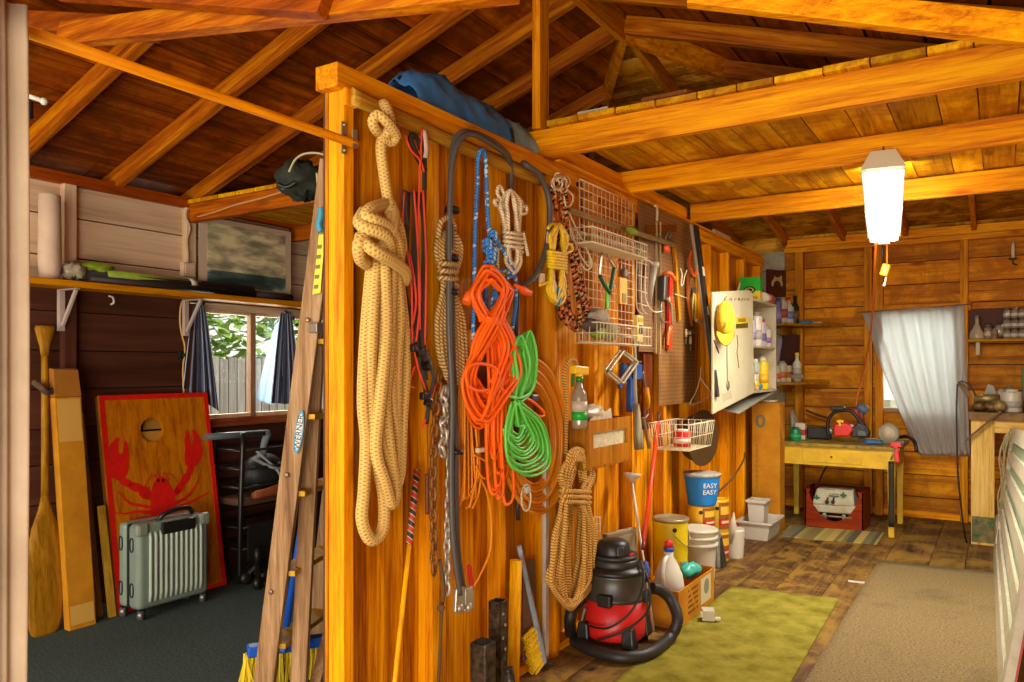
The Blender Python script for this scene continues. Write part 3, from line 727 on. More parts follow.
def limb(p, w0, w1):
    l, r = [], []
    for i, (x, y) in enumerate(p):
        x2, y2 = p[min(i+1, len(p)-1)]; x1, y1 = p[max(i-1, 0)]; d = math.hypot(x2-x1, y2-y1) or 1; w = w0+(w1-w0)*i/(len(p)-1)
        l.append((x-(y2-y1)/d*w, y+(x2-x1)/d*w)); r.append((x+(y2-y1)/d*w, y-(x2-x1)/d*w))
    blob(l+r[::-1], lob_o+.0004)
for p in ([(330,622),(275,612),(220,602),(185,570),(158,540)], [(328,645),(260,640),(190,652),(130,645)], [(330,668),(270,672),(210,690)], [(438,600),(480,582),(515,550),(545,505),(552,470)], [(442,625),(500,600),(550,578),(605,545)], [(445,650),(510,640),(560,650)]): limb(p, 9, 2.5)
for p in ([(352,485),(335,465),(318,470),(295,508),(262,560)], [(392,485),(400,455),(420,458),(445,490),(470,510)], [(360,478),(358,462),(345,452)], [(378,478),(380,460),(388,448)]): limb(p, 2.4, 1.4)
mb.build('painted_lobster', red, t)
MB().prism([bpx(85+x/4.873, 380+y/4.871, .0028) for x, y in ell(356,489,7,10)], nb*.001).prism([bpx(85+x/4.873, 380+y/4.871, .0028) for x, y in ell(380,489,7,10)], nb*.001).build('painted_eyes', P('5c0c08', .5), t)
# cabin suitcase
t = thing('cabin_suitcase', 'small grey green ribbed suitcase standing before the lobster board', 'suitcase', (-4.08,2.77,0))
sm = plain('suitcase_shell', '7c8878', .38, c2='6c7868', scale=3, spec=.5); sdk = P('1c1a18', .4); srib = P('aab2a0', .3)
def shell(x0, x1, name):
    mb = MB().bb(x0, x1, 2.55, 3.0, .06, .535); return mb.build(name, sm, t, .03, seg=4)
shell(-4.20, -4.125, 'rear_shell'); shell(-4.105, -4.0, 'front_shell')
MB().bb(-4.125, -4.105, 2.555, 2.995, .065, .53).build('zip_gusset', sdk, t, .02)
for k in range(11):
    y = 2.62+k*.032; MB().tube([(-4.0, y, .10), (-3.994, y, .14), (-3.994, y, .455), (-4.0, y, .485)], .009, 8).build('rib', srib, t)
mb = MB(); mb.tube(cat_rom([(-4.05,2.70,.53),(-4.03,2.72,.565),(-4.025,2.80,.585),(-4.03,2.88,.58),(-4.05,2.92,.545)], 5), .014, 8); mb.build('top_handle', sdk, t)
MB().box((-3.992,2.79,.495), (.024,.22,.07)).build('handle_cup', sdk, t, .012)
for y in (2.575, 2.97): MB().box((-4.01,y,.505), (.045,.07,.07)).build('corner_guard', P('7c8272', .35), t, .016)
for z in (.17, .42):
    for x in (-4.165, -4.06): MB().tube(cat_rom([(x-.012,2.548,z-.03),(x+.012,2.548,z-.03),(x+.012,2.548,z+.03),(x-.012,2.548,z+.03)], 3, True), .004, 6, True).build('side_foot', sdk, t)
for x, y in ((-4.02,2.58), (-4.03,2.98), (-4.17,2.57), (-4.17,2.97)):
    w = MB().lathe([(.008,-.016),(.028,-.014),(.03,-.006),(.03,.006),(.028,.014),(.008,.016)], (x, y, .031), (.8,.6,0), 16).build('wheel', P('6c6862', .3, .5), t)
    MB().box((x, y, .056), (.03,.03,.022)).build('fork', sdk, w)
t.location.y -= .045
# black metal cart
t = thing('folding_metal_cart', 'black metal tubular cart with a padded shelf under the window', 'cart', G(262, 583))
dm = P('2a2622', .3, .5)
posts = [(D(236.5,581,5.05), D(244,430,5.25)), (D(300,570,5.35), D(291,436,5.5))]
f0, f1 = V((-4.16,3.30,0)), V((-4.16,3.95,0)); r0, r1 = V((-4.44,3.30,0)), V((-4.44,3.95,0))
for a in (f0, f1, r0, r1):
    MB().tube(cat_rom([a, a+V((0,.005,.4)), a+V((0,.03 if a in (f0,r0) else -.02,.98))], 4), .017, 8).build('post', dm, t)
hz = lambda z, nm='rail': [MB().tube([a+V((0,.012,z)), b+V((0,.0,z))], .010, 6).build(nm, dm, t) for a, b in ((f0,f1),(r0,r1),(f0,r0),(f1,r1))]
for z in (.22, .36, .62, .74, .86): hz(z)
MB().bb(-4.43,-4.15,3.31,3.94,.50,.545).build('padded_shelf', P('5c3a28', .8, var=.3), t, .012)
MB().bb(-4.16,-4.15,3.36,3.80,.14,.38).build('black_panel', P('171412', .6), t, .003)
t = thing('helmet_bag', 'black rounded bag with grey straps on the cart shelf', 'bag', (-4.28,3.62,.545))
MB().ball((-4.29,3.60,.68), .15, 20, (.8,1.15,.9)).build('body', P('1e1b1a', .5), t)
MB().tube(cat_rom([(-4.20,3.44,.80),(-4.15,3.56,.73),(-4.16,3.68,.72),(-4.22,3.76,.80)], 5), .011, 8).tube(cat_rom([(-4.24,3.5,.84),(-4.14,3.6,.70),(-4.16,3.64,.62)], 5), .009, 8).build('strap', P('8c8c88', .4), t)
solo(MB().tube(cat_rom([(-4.13,3.38,.565),(-4.11,3.48,.575),(-4.11,3.6,.59),(-4.13,3.68,.62)], 5), [.018,.025,.03,.03,.03,.03,.032,.034,.036,.036,.036,.034,.032,.03,.026,.02], 12), 'leather_roll', P('8c4418', .6, var=.3), 'brown leather roll lying before the black bag on the cart', 'roll')
t = thing('grey_pipe', 'grey plastic pipe with elbow lying on top of the cart', 'pipe', D(240, 437, 5.4))
a, b = D(206, 437, 4.9), D(264, 433, 5.3)
MB().tube([a, b], .022, 10).build('long_pipe', P('54585a', .4), t); MB().tube(cat_rom([b, b+V((0,.03,-.01)), D(264,445,5.3), D(262,468,5.28)], 4), .024, 10).build('elbow', P('70787a', .35), t)
MB().tube([D(263,459,5.28), D(296,470,5.4)], .018, 8).build('side_pipe', P('70787a', .35), t)
t = thing('black_caster_base', 'black clustered caster base on the carpet beneath the cart', 'caster base', G(256, 588))
for k, (x, y) in enumerate(((246,585),(256,580),(266,582),(258,590))):
    q = G(x, y); MB().lathe([(.01,-.02),(.04,-.018),(.042,0),(.04,.018),(.01,.02)], q+V((0,0,.043)), (.7,.5*(k % 2)-.2,0), 14).build('wheel', M['black'], t)
    MB().bar(q+V((0,0,.06)), G(257,584)+V((0,0,.13)), .025, .02).build('arm', M['black'], t)
MB().cyl(G(257,584)+V((0,0,.12)), G(257,584)+V((0,0,.24)), .022).build('hub', M['black'], t)
# step ladder
t = thing('wooden_step_ladder', 'tall weathered wooden step ladder beside the partition end post', 'ladder', G(275, 700))
lw = wood('ladder_wood', '6c4c34', '947252', 'b08e6e', 'z', knots=False, var=.15)
wv = D(335, 560, 3.95)-D(290, 567, 3.46); wv.z = 0
fb, ft = G(262, 703), D(331, 160, 3.2); rb, rt = G(298, 700), D(317, 325, 3.32)
def rail(a, b, nm, w=.085, th=.026): MB().bar(a, b, th, w, up=(-.8,-.5,0)).build(nm, lw, t, .003)
upv = wv.normalized()
def slab(a, b, w, th, nm, m=None):          # rail whose thin side faces along the step
    d = (b-a).normalized(); s = d.cross(upv).normalized(); MB().bar(a, b, w, th, up=upv).build(nm, m or lw, t, .003)
slab(fb, ft, .088, .028, 'front_rail'); slab(fb+wv, ft+wv*.8, .088, .028, 'front_rail')
slab(rb, rt, .072, .026, 'rear_rail'); slab(rb+wv, rt+wv*.8, .072, .026, 'rear_rail')
for py in (645, 572, 492, 415, 340, 265):
    f = (703-py)/(703-160); p = fb.lerp(ft, f); q = (fb+wv).lerp(ft+wv*.8, f)
    MB().bar(p+V((.02,.01,0)), q+V((.02,.01,0)), .10, .022).build('step', wood('step_wood','8c6428','b4883c','c89c50','x',knots=False) if py == 645 else bpy.data.materials['step_wood'], t, .002)
MB().bar(G(310,705), (rb+wv).lerp(rt+wv*.8, .28), .05, .022, up=upv).build('brace', lw, t, .002)
def on_rail(px, py, a, b, o=.016):
    n = upv.copy(); 
    if n.dot(ray(px,py)) > 0: n = -n
    return PL(px, py, a+n*o, n), n
mq, nn_ = on_rail(318, 265, fb, ft)
MB().prism([on_rail(x, y, fb, ft)[0] for x, y in ((319,235),(325,234),(320.5,293),(312.5,294.5))], nn_*.0015).build('yellow_label', P('e0c818', .5), t)
for k in range(5):
    y = 245+k*10; MB().prism([on_rail(x, yy, fb, ft, .0178)[0] for x, yy in ((317.5-k*.9,y),(322-k*.9,y-.5),(321.7-k*.9,y+3.4),(317.2-k*.9,y+4))], nn_*.0006).build('label_print', P('6c6414', .5), t)
oc = [(299+4.3*math.cos(a)*1-2.8*math.sin(a), 432+22*math.sin(a)) for a in [2*PI*k/20 for k in range(20)]]
MB().prism([on_rail(x, y, fb, ft)[0] for x, y in oc], nn_*.0012).build('blue_badge', P('1c7ca0', .4), t)
oc = [(299+3.2*math.cos(a)-2.4*math.sin(a), 432+18.5*math.sin(a)) for a in [2*PI*k/20 for k in range(20)]]
MB().prism([on_rail(x, y, fb, ft, .0174)[0] for x, y in oc], nn_*.0008).build('badge_face', P('c8c0b0', .5), t)
c, _ = on_rail(299, 432, fb, ft, .0185); dn = (fb-ft).normalized(); 
text('WERNER', .036, c, -dn, nn_.cross(-dn), P('14323c', .5), t)
for py in (320, 475, 592): 
    c, _ = on_rail(253+(703-py)*(326-253)/(703-160)+3, py, fb, ft, .015); MB().lathe([(.011,0),(.010,.004),(.004,.005)], c, nn_, 12).build('rivet', P('8c7050', .4, .6), t)
c, _ = on_rail(317, 328, fb, ft, .016); MB().box(c, (.05,.05,.04)).build('hinge', P('8c7c6c', .4, .6), t, .004)
# blue push broom behind it
t = thing('push_broom', 'blue handled push broom with yellow bristles behind the step ladder', 'broom', G(290, 672))
bl = P('1450b0', .4)
hb, ht = D(283, 648, 3.42), D(309, 478, 3.62)
MB().tube([hb, ht, ht+(ht-hb)*.35], .016, 10).build('handle', bl, t)
a, b = D(247, 672, 3.38), D(324, 650, 3.52); a.z = b.z = .165
MB().bar(a, b, .07, .045).bar(hb+V((0,0,-.02)), hb.lerp(ht, .09), .045, .04).build('head', bl, t, .008)
mb = MB(); rr = random.Random(3); dv = (b-a); sdv = dv.cross(V((0,0,1))).normalized()
for k in range(260):
    p = a+dv*rr.uniform(-.03,1.03)+sdv*rr.uniform(-.03,.03)+V((0,0,-.015)); q = p+V((rr.uniform(-.03,.03), rr.uniform(-.03,.03), 0)); q.z = .012
    mb.bar(p, q, .007, .007)
o = mb.build('bristles', P('d8b818', .7), t)
# green bag on the loft edge
t = thing('green_canvas_bag', 'dark green folded canvas bag hung at the loft joist', 'bag', D(305, 205, 3.9))
crumple(D(304, 181, 3.9), .125, (1.05,1.0,.75), 9, 22).build('folded_canvas', plain('green_canvas','1f2218',.8,c2='2e3020',scale=12), t)
MB().tube(cat_rom([D(x, y, 3.74) for x, y in ((289,172),(295,160),(304,154),(316,153),(326,155))], 5), .006, 6).tube(cat_rom([D(x, y, 3.72) for x, y in ((317,173),(318,185),(321,196),(322,206))], 5), .006, 6).build('white_cord', P('b8a880', .7), t)
MB().tube(cat_rom([D(x, y, 3.74) for x, y in ((278,184),(284,187),(290,186),(296,182))], 5), .012, 6).build('black_buckle', M['black'], t)
solo(MB().tube(cat_rom([D(x, y, 3.14) for x, y in ((321,208),(321,216),(319,224),(321,232))], 4), [.014]*13, 8), 'blue_clip', P('3c8ca0', .5), 'small turquoise clip hanging above the ladder top', 'clip')
# blue tarp lying on the partition
grid = []
for i in range(30):
    s = i/29; y = 2.33+1.06*s; row = []
    for j in range(14):
        a = PI*j/13; h = .185*(1-.28*s)*(.55+.45*math.sin(min(1,s*6)*PI/2))*(1+.13*math.sin(i*1.3+j)+.07*math.sin(i*.6+2*j))
        row.append(V((-2.0+.11*math.cos(a)*(1+.05*math.sin(i*2.1)), y, 2.412+h*math.sin(a)*1.1)))
    grid.append(row)
t = thing('folded_tarp', 'blue folded tarpaulin lying along the top of the partition', 'tarp', (-2.0,2.8,2.41))
MB().sheet(grid[:20], .004, (0,0,1)).build('blue_section', plain('tarp_blue','2c649c',.4,c2='4080b8',scale=6,bump=.3), t)
MB().sheet(grid[18:], .005, (0,0,1)).build('grey_blue_section', plain('tarp_grey','5c8898',.4,c2='7ca4b4',scale=6,bump=.3), t)
# bits on the loft
t = thing('white_carton', 'small white carton lying at the edge of the board loft', 'box', (-1.55,3.32,LZ+.165))
q = Bk(595, 112, 3.34); MB().box((q.x, 3.36, LZ+.185), (.16,.10,.04)).build('carton', M['white'], t, .003); MB().box((q.x+.02, 3.308, LZ+.185), (.09,.002,.02)).build('label', P('a8a090',.6), t)
solo(MB().bar(Bk(645, 101, 3.6), Bk(690, 92, 3.5), .05, .02), 'loft_batten', P('b0642a', .7, var=.3), 'short wooden batten lying up on the board loft', 'board', None, .002)
# ------------------------------------------------------------------ things hung on the partition
t = thing('hanging_rail', 'weathered split wood rail nailed across the partition studs', 'rail', W(445, 140, XW+.02))
rw = wood('weathered_rail', '7c5424', 'a87c3c', 'c09854', 'y', var=.1)
pts = [W(x, y, XW+.024) for x, y in ((352,96),(400,118),(450,141),(500,163),(541,181))]
MB().tube(cat_rom(pts, 5), [.030,.031,.029,.031,.028,.030,.029,.032,.030,.029,.030,.031,.029,.028,.029,.030,.031,.030,.029,.028,.022], 10, flat=(.55,1,1)).build('pole', rw, t)
MB().box(W(350, 98, XW+.01), (.02,.05,.06)).build('wood_block', M['stud'], t, .004); MB().box(W(536, 176, XW+.012), (.02,.04,.05)).build('wood_block', M['stud'], t, .004)

def strands(mb, loops, r, n=7, off=.05, seed=0, k=5):
    for lp in loops: mb.tube(PW(lp, off, k), r, n)
    return mb
def hank(mb, rr, n, r, top, bot, cx_t, cx_b, wt, wb, neck=None, off=.045, jit=1.0, depth=.03, seg=7, cxn=None, nw=3.0, lo=.28):
    # closed elongated loops between pixel rows top and bot, drawn in at the neck row
    for i in range(n):
        a, b = wt*rr.uniform(lo, 1), wb*rr.uniform(lo, 1); y0, y1 = top+rr.uniform(-1,1)*jit*2, bot+rr.uniform(-1,.15)*jit*8
        ph = rr.uniform(-.5,.5); o = off+rr.uniform(-.5,.5)*depth
        side = []
        rows = [0, .06, .16, .3, .5, .7, .85, .95, 1]
        env = lambda f: (a*math.sin(min(f/.16, 1)*PI/2) if f < .16 else a+(b-a)*(f-.16)/.69 if f < .85 else b*math.cos((f-.85)/.15*PI/2))
        L, Rr = [], []
        for f in rows:
            y = y0+(y1-y0)*f; w = env(f); c = cx_t+(cx_b-cx_t)*f
            if neck:
                g = math.exp(-((y-neck)/(.09*(bot-top)+6))**2); w = w*(1-g)+g*nw*rr.uniform(.3,1)
                if cxn: c = c*(1-g)+cxn*g
            L.append((c-w+rr.uniform(-.6,.6)*jit, y, o+rr.uniform(-.2,.2)*depth)); Rr.append((c+w+rr.uniform(-.6,.6)*jit, y, o+rr.uniform(-.2,.2)*depth))
        loop = L+Rr[::-1][1:-1]
        mb.tube(PW(loop, off, 4, True), r, seg, True)
    return mb
def wraps(mb, cx, y0, y1, w, n, r, off=.05, d=.035, seg=7, tilt=2):
    pts = []
    for i in range(n*10+1):
        a = 2*PI*i/10; f = i/(n*10)
        pts.append(W(cx+w*math.cos(a), y0+(y1-y0)*f+tilt*math.cos(a), XW+off+d*math.sin(a)))
    return mb.tube(cat_rom(pts, 2), r, seg)

# thick braided dock line
RB = rope('braid_cream', '94702f', 'c8a25a', fv=80, fu=4)
t = thing('braided_dock_line', 'very thick cream braided rope knotted and coiled at rail', 'rope', W(382, 300, XW+.06))
mb = MB()
mb.tube(PW([(388,200,.055),(384,175,.055),(381,150,.055),(383,138,.06),(390,128,.085),(388,112,.075),(384,104,.05),(381,112,.02)],k=6), .0195, 12)
mb.build('standing_line', RB, t)
mb = MB(); mb.tube(PW([(385,136,.04),(376,130,.06),(373,121,.07),(378,115,.085),(385,120,.10),(392,128,.10),(396,136,.09),(391,142,.07),(381,139,.06)],k=6), .0185, 12)
mb.build('knot', RB, t)
mb = MB(); rb_ = .0215
for lp in ([(372,262,.05),(366,330,.05),(363,400,.05),(366,440,.05),(364,490,.05),(362,520,.05),(371,540,.05),(383,528,.05),(383,490,.06),(373,450,.06),(370,400,.06),(372,330,.07),(376,262,.07)],
           [(380,258,.06),(378,330,.06),(378,400,.06),(381,440,.06),(391,470,.06),(395,492,.06),(391,504,.07),(384,480,.08),(376,450,.08),(380,400,.09),(386,330,.09),(384,262,.09)],
           [(388,256,.06),(392,330,.06),(391,400,.06),(397,440,.05),(399,475,.05),(395,482,.06),(389,445,.07),(385,400,.07),(388,360,.08),(392,262,.08)],
           [(396,262,.05),(403,320,.05),(405,370,.05),(402,420,.05),(400,470,.05),(397,476,.05),(396,440,.05),(396,375,.06),(399,310,.07),(394,262,.07)]):
    mb.tube(PW(lp, .05, 6), rb_, 12)
mb.build('hanging_loops', RB, t)
mb = MB()
for lp in ([(385,204,.05),(372,208,.09),(366,216,.10),(374,220,.12),(386,226,.12),(396,240,.11),(399,258,.09),(397,275,.07)],
           [(364,212,.06),(359,222,.08),(366,228,.11),(378,232,.13),(388,240,.13),(390,256,.10)],
           [(378,236,.06),(366,234,.09),(359,244,.10),(360,258,.08),(366,264,.06)],
           [(360,236,.07),(368,246,.12),(380,254,.14),(394,262,.13),(405,272,.10),(404,282,.06)],
           [(390,204,.06),(394,216,.09),(391,232,.12),(384,246,.11),(376,256,.08)], [(388,206,.07),(397,224,.08),(401,245,.07),(398,262,.06)]):
    mb.tube(PW(lp, .05, 6), rb_, 12)
mb.build('wrapped_top', RB, t)
# red and black webbing with buckles
t = thing('ratchet_straps', 'hank of red edged black webbing straps with buckles', 'straps', W(420, 250, XW+.04))
def ribbon(mb, pts, w, off=.04, dirx=1):
    c = PW(pts, off, 5); g = [[p+V((0,-w/2,0)), p+V((0,0,.0)), p+V((0,w/2,0))] for p in c]; return mb.sheet(g, .003, (1,0,0))
mb = MB(); rr = random.Random(4)
for x0, x1, x2, y1 in ((408,405,411,345),(413,415,417,350),(418,413,420,352),(421,423,424,380)):
    ribbon(mb, [(x0,192,.05),(x1+2,240,.04),(x1,290,.05),(x2,y1-30,.045),(x2+2,y1,.05)], .026)
ribbon(mb, [(405,190,.06),(405,210,.06),(407,225,.06)], .03); ribbon(mb, [(424,130,.05),(425,160,.045),(424,240,.045),(425,340,.045)], .024)
ribbon(mb, [(418,352,.06),(424,380,.06),(430,410,.06)], .026); ribbon(mb, [(426,350,.07),(434,378,.07),(430,395,.07),(427,424,.06)], .022)
mb.build('black_webbing', P('38302a', .7), t)
mb = MB()
for lp in ([(404,192),(403,225),(411,280),(412,345)], [(414,190),(418,250),(420,300),(416,342)], [(422,128),(420,170),(418,240),(420,330)], [(410,255),(416,300),(410,335)], [(423,190),(426,260),(425,345)], [(414,350),(421,378),(430,396),(436,384)], [(415,366),(409,384),(414,388)],[(430,400),(425,420),(422,428)], [(405,135),(411,150),(420,160),(424,172)]): mb.tube(PW(lp, .058, 5), .0043, 6)
mb.build('red_edging', P('d83c18', .6), t)
MB().tube(PW([(412,134,.05),(411,142,.05),(418,158,.05),(425,170,.05)]), .011, 8).tube(PW([(412,134,.05),(418,140,.05),(421,150,.05)]), .009, 8).build('handle_loop', P('2a1c16', .7), t)
ribbon(MB(), [(425,130,.06),(427,148,.055),(426,158,.05)], .028).build('white_tag', P('d8c8b8', .6), t)
for px, py in ((414,348),(420,352),(427,366),(424,396),(428,402)): MB().box(W(px, py, XW+.075), (.025,.028,.032), Matrix.Rotation(px*.3, 3, 'X')).build('buckle', P('241c16', .4, .5), t, .006)
solo(MB().tube(PW([(427,420,.03),(428,470,.02),(427,474,.02)]), .002, 5).tube(PW([(427,474,.02),(427,490,.02),(427,514,.02)]), .008, 8), 'hanging_bolt', P('6c3c14', .6), 'thin rusty bolt dangling on a string on the bare stud', 'bolt')
# striped handled cane
t = thing('striped_walking_stick', 'slim wooden stick with red and black striped grip leaning', 'stick', W(395, 690, XW+.05))
a, b = W(417, 470, XW+.0), W(394, 690, XW+.10)
m = N('striped_tape'); uv = m.n('ShaderNodeUVMap'); sp = m.n('ShaderNodeSeparateXYZ', {0: uv.outputs[0]})
f = m.math('FRACT', m.math('ADD', m.math('MULTIPLY', sp.outputs[1], 24), sp.outputs[0]))
m.set(Base_Color=m.ramp(f, [(0,'b83018'),(.4,'b8a888'),(.5,'2a2c28'),(.9,'b8a888')], 'CONSTANT'), Roughness=.6)
c = a.lerp(b, .36)
MB().tube([a, (a+c)/2, c], .0125, 10).build('striped_grip', m.m, t)
MB().tube([c, (c+b)/2, b, a.lerp(b, 1.28)], .009, 8).build('shaft', wood('stick_wood','b5741c','d8962c','e4a840','z',knots=False), t)
# tan rope hank with chain
R_tan = rope('laid_tan', '7c5828', 'c8a468', fv=70, fu=2, lay=True)
t = thing('tan_rope_hank', 'long tan twisted rope hank behind the grey cable', 'rope', W(449, 300, XW+.05)); mb = MB(); rr = random.Random(8)
for i in range(9):
    x = 438+i*3.0; mb.tube(PW([(441+i*1.6,228+abs(i-4),.04),(436+i*3.2,250,.05+.006*(i%3)),(443+i*1.4,285,.055),(437+i*3.3,320,.05),(439+i*3.4,355+i*1.5,.05+.006*(i%2)),(447+i*2,388-abs(i-4)*2,.05)], k=5), .010, 8)
mb.tube(PW([(438,238,.06),(441,222,.07),(450,218,.07),(455,228,.06)]), .011, 8); wraps(mb, 448, 262, 284, 9, 3, .010, .055, .035)
mb.build('coiled_strands', R_tan, t)
# chains
def chain(name, pts, label, mat, L=.040, off=.05, group=None):
    c = PW(pts, off, 10); acc, out = 0, [c[0]]
    for a, b in zip(c, c[1:]):
        d = (b-a).length; q = a
        while acc+d >= L:
            q = q.lerp(b, (L-acc)/d); out.append(q); d = (b-q).length; acc = 0
            if d < 1e-6: break
        acc += d
    mb = MB()
    for i, (a, b) in enumerate(zip(out, out[1:])):
        m_ = (a+b)/2; d = (b-a).normalized(); s = d.cross(V((1,.25,0)) if i % 2 == 0 else V((.1,1,0))).normalized()
        mb.tube([m_+d*(L*.68)*math.sin(q)*1.0+s*L*.36*math.cos(q) for q in [2*PI*k/12 for k in range(12)]], .0066, 6, True)
    return solo(mb, name, mat, label, 'chain', group)
ch = plain('galvanised','bcb4a4',.35,.4,c2='9c8e70',scale=30); rust = plain('rusty_chain','8c5a24',.6,.3,c2='6c3c14',scale=40)
chain('steel_chain', [(449,385),(450,430),(449,480),(447,540),(447,596)], 'bright steel chain hanging longest beside the grey cable', ch)
chain('steel_chain', [(440,372),(437,400),(434,440),(433,500),(434,550),(434,580)], 'rusty brown chain hanging over the bare stud edge', rust)
chain('steel_chain', [(445,388),(442,400),(447,412),(441,424),(446,436),(440,446),(444,458)], 'bunched galvanised chain just below the tan rope hank', ch, off=.065)
solo(MB().tube(PW([(440,560,.06),(444,590,.05),(442,610,.04),(440,650,.03),(438,690,.03)]), .006, 6).ball(W(441,608,XW+.055), .016, 8), 'knotted_cord', P('5c4428', .8), 'thin dark knotted cord hanging below the rusty chain', 'cord')
# heavy grey cable
t = thing('booster_cables', 'heavy grey booster cables looped over the wooden rail', 'cable', W(455, 350, XW+.08)); gc = P('4c4640', .5)
mb = MB()
mb.tube(PW([(466,600,.06),(459,560,.06),(456,500,.06),(456,430,.06),(453,360,.06),(452,290,.06),(451,220,.06),(451,165,.06),(455,140,.06),(464,132,.075),(478,134,.075),(495,143,.07),(508,155,.05),(511,170,.03),(511,190,.03)],k=6), .0112, 10)
mb.tube(PW([(460,595,.085),(453,540,.08),(451,470,.08),(452,400,.08),(449,330,.08),(449,260,.08),(450,200,.08),(453,160,.08),(460,140,.09),(471,134,.095),(488,142,.085),(506,155,.06),(511,168,.03)],k=6), .0112, 10)
mb.build('cable_run', gc, t)
mb = MB(); mb.tube(PW([(523,163,.03),(528,166,.06),(540,176,.075),(548,195,.08),(550,215,.08),(548,240,.08),(543,260,.08),(535,276,.075),(526,284,.06),(518,290,.04)],k=6), .014, 10); mb.build('end_loop', gc, t)
mb = MB(); mb.tube(PW([(518,290,.04),(516,350,.03),(516,420,.03),(518,520,.03)],k=5), .010, 8); mb.build('rear_run', P('2e2822', .5), t)
for px, py in ((452,210),(451,258),(451,292),(456,452)): MB().lathe([(.03,-.009),(.031,0),(.03,.009)], W(px, py, XW+.07), (0,.1,1), 12).build('cable_tie', M['black'], t)
for px, py, c in ((459,603,'a09888'),(468,602,'b0a898')):
    q = W(px, py, XW+.075); mb = MB()
    mb.bar(q+V((0,-.01,.06)), q+V((0,-.018,-.03)), .03, .018, up=(1,0,0)).bar(q+V((0,.012,.06)), q+V((0,.018,-.03)), .03, .018, up=(1,0,0)).ball(q+V((0,0,-.02)), .022, 8)
    mb.build('clamp', P(c, .35, .6), t, .005)
MB().bar(W(469,565,XW+.07), W(472,590,XW+.07), .02, .012, up=(1,0,0)).build('red_grip', P('b8201c', .5), t, .003)
MB().bar(W(548,232,XW+.095), W(547,243,XW+.095), .014, .004, up=(1,0,0)).build('cable_label', P('c8b89c', .6), t)
# blue rope
R_blue = rope('braid_blue', '16407c', '4484cc', fv=80, fu=2, flecks=[(.86,'b8d0d8')])
t = thing('blue_rope', 'blue flecked rope knotted above the orange extension cord', 'rope', W(487, 250, XW+.06)); mb = MB()
mb.tube(PW([(473,352,.05),(474,300,.05),(475,240,.045),(477,190,.045),(478,162,.06),(480,152,.075),(484,151,.075),(486,165,.06),(487,200,.055),(489,232,.06)],k=6), .0088, 8)
rr = random.Random(2)
for i in range(10):
    x = 490+rr.uniform(-3,3); y = 234+i*4.2; mb.tube(PW([(x-4,y,.06),(x,y-3,.085),(x+4,y+2,.085),(x+1,y+6,.06),(x-4,y+3,.05)],k=4), .0088, 8)
mb.tube(PW([(495,240,.07),(504,252,.07),(510,264,.07),(515,275,.07),(508,272,.07),(496,270,.07),(490,268,.07)],k=5), .0088, 8)
mb.tube(PW([(489,265,.07),(494,285,.07),(498,305,.06),(492,320,.05),(495,290,.06),(514,276,.07),(516,300,.05),(512,330,.05)],k=5), .0088, 8)
mb.tube(PW([(488,268,.05),(486,300,.045),(490,330,.045)],k=5), .0088, 8); mb.build('knotted_line', R_blue, t)
# white cotton hank
R_white = rope('laid_white', 'c4ac80', 'ecdcb8', fv=80, fu=2, lay=True)
t = thing('white_cotton_hank', 'bundled white cotton line hung beside the blue rope', 'rope', W(512, 240, XW+.05)); mb = MB(); rr = random.Random(12)
hank(mb, rr, 18, .0078, 192, 272, 510, 514, 12, 9, 240, .045, 1.0, .05, 7, nw=8); wraps(mb, 513, 232, 250, 9.5, 4, .0078, .045, .045)
for lp in ([(501,200),(497,192),(500,186),(504,194)], [(497,206),(494,201),(498,200)], [(519,210),(526,206),(526,213),(520,214)], [(499,240),(497,260),(500,278)], [(523,232),(526,246),(528,256)]): mb.tube(PW(lp, .06, 5), .0078, 7)
mb.build('coiled_strands', R_white, t)
# orange extension cord
OR = P('f4650e', .5, spec=.2)
t = thing('orange_extension_cord', 'long bright orange extension cord bundled below blue knot', 'cord', W(497, 380, XW+.08)); mb = MB(); rr = random.Random(21)
for i in range(20):
    x0 = 480+rr.uniform(-8,3); x1 = 505+rr.uniform(-4,8); yt = 270+rr.uniform(0,14)
    o = .06+rr.uniform(-.02,.045)
    nb_ = 494+rr.uniform(-10,10)
    y2 = rr.uniform(395,430); xl_ = 463+rr.uniform(0,14); xr_ = 515+rr.uniform(-22,16)
    mb.tube(PW([(nb_-4,322,o+.02),(x0-2,296,o+.01),(x0+8,yt,o+.015),((x0+x1)/2,yt-4,o+.03),(x1-3,yt+6,o+.02),(x1,292,o+.02),(nb_+2,318,o+.04),(nb_-12,345,o+.02),(xl_,375,o),(xl_+3,y2-16,o),(xl_+16,y2,o+.015),((xl_+xr_)/2+8,y2-20,o+.03),(xr_,372,o+.02),(nb_+14,345,o+.02),(nb_+2,320,o+.03)], k=5), .0068, 7)
for i in range(14):
    x = 494+rr.uniform(-3,16); o = .05+rr.uniform(0,.03); y2 = 505-rr.uniform(0,60); w = rr.uniform(3,7)
    mb.tube(PW([(x-6,330,o),(x-3,390,o+.02),(x-w,430,o+.02),(x-w+2,y2-12,o),(x+2,y2,o+.02),(x+w+3,y2-14,o),(x+w+1,440,o+.02),(x+5,390,o+.02),(x,330,o)], k=5), .0068, 7)
mb.tube(PW([(468,388,.11),(466,372,.11),(474,364,.12),(492,366,.12),(500,376,.12),(496,386,.12),(480,391,.12),(468,386,.11)],k=5), .0068, 7)
mb.tube(PW([(490,380,.11),(512,396,.11),(530,400,.11),(544,413,.10),(538,416,.10),(520,402,.11),(505,392,.11)],k=5), .0068, 7)
wraps(mb, 494, 318, 326, 11, 3, .0068, .08, .06); mb.build('bundled_cord', OR, t)
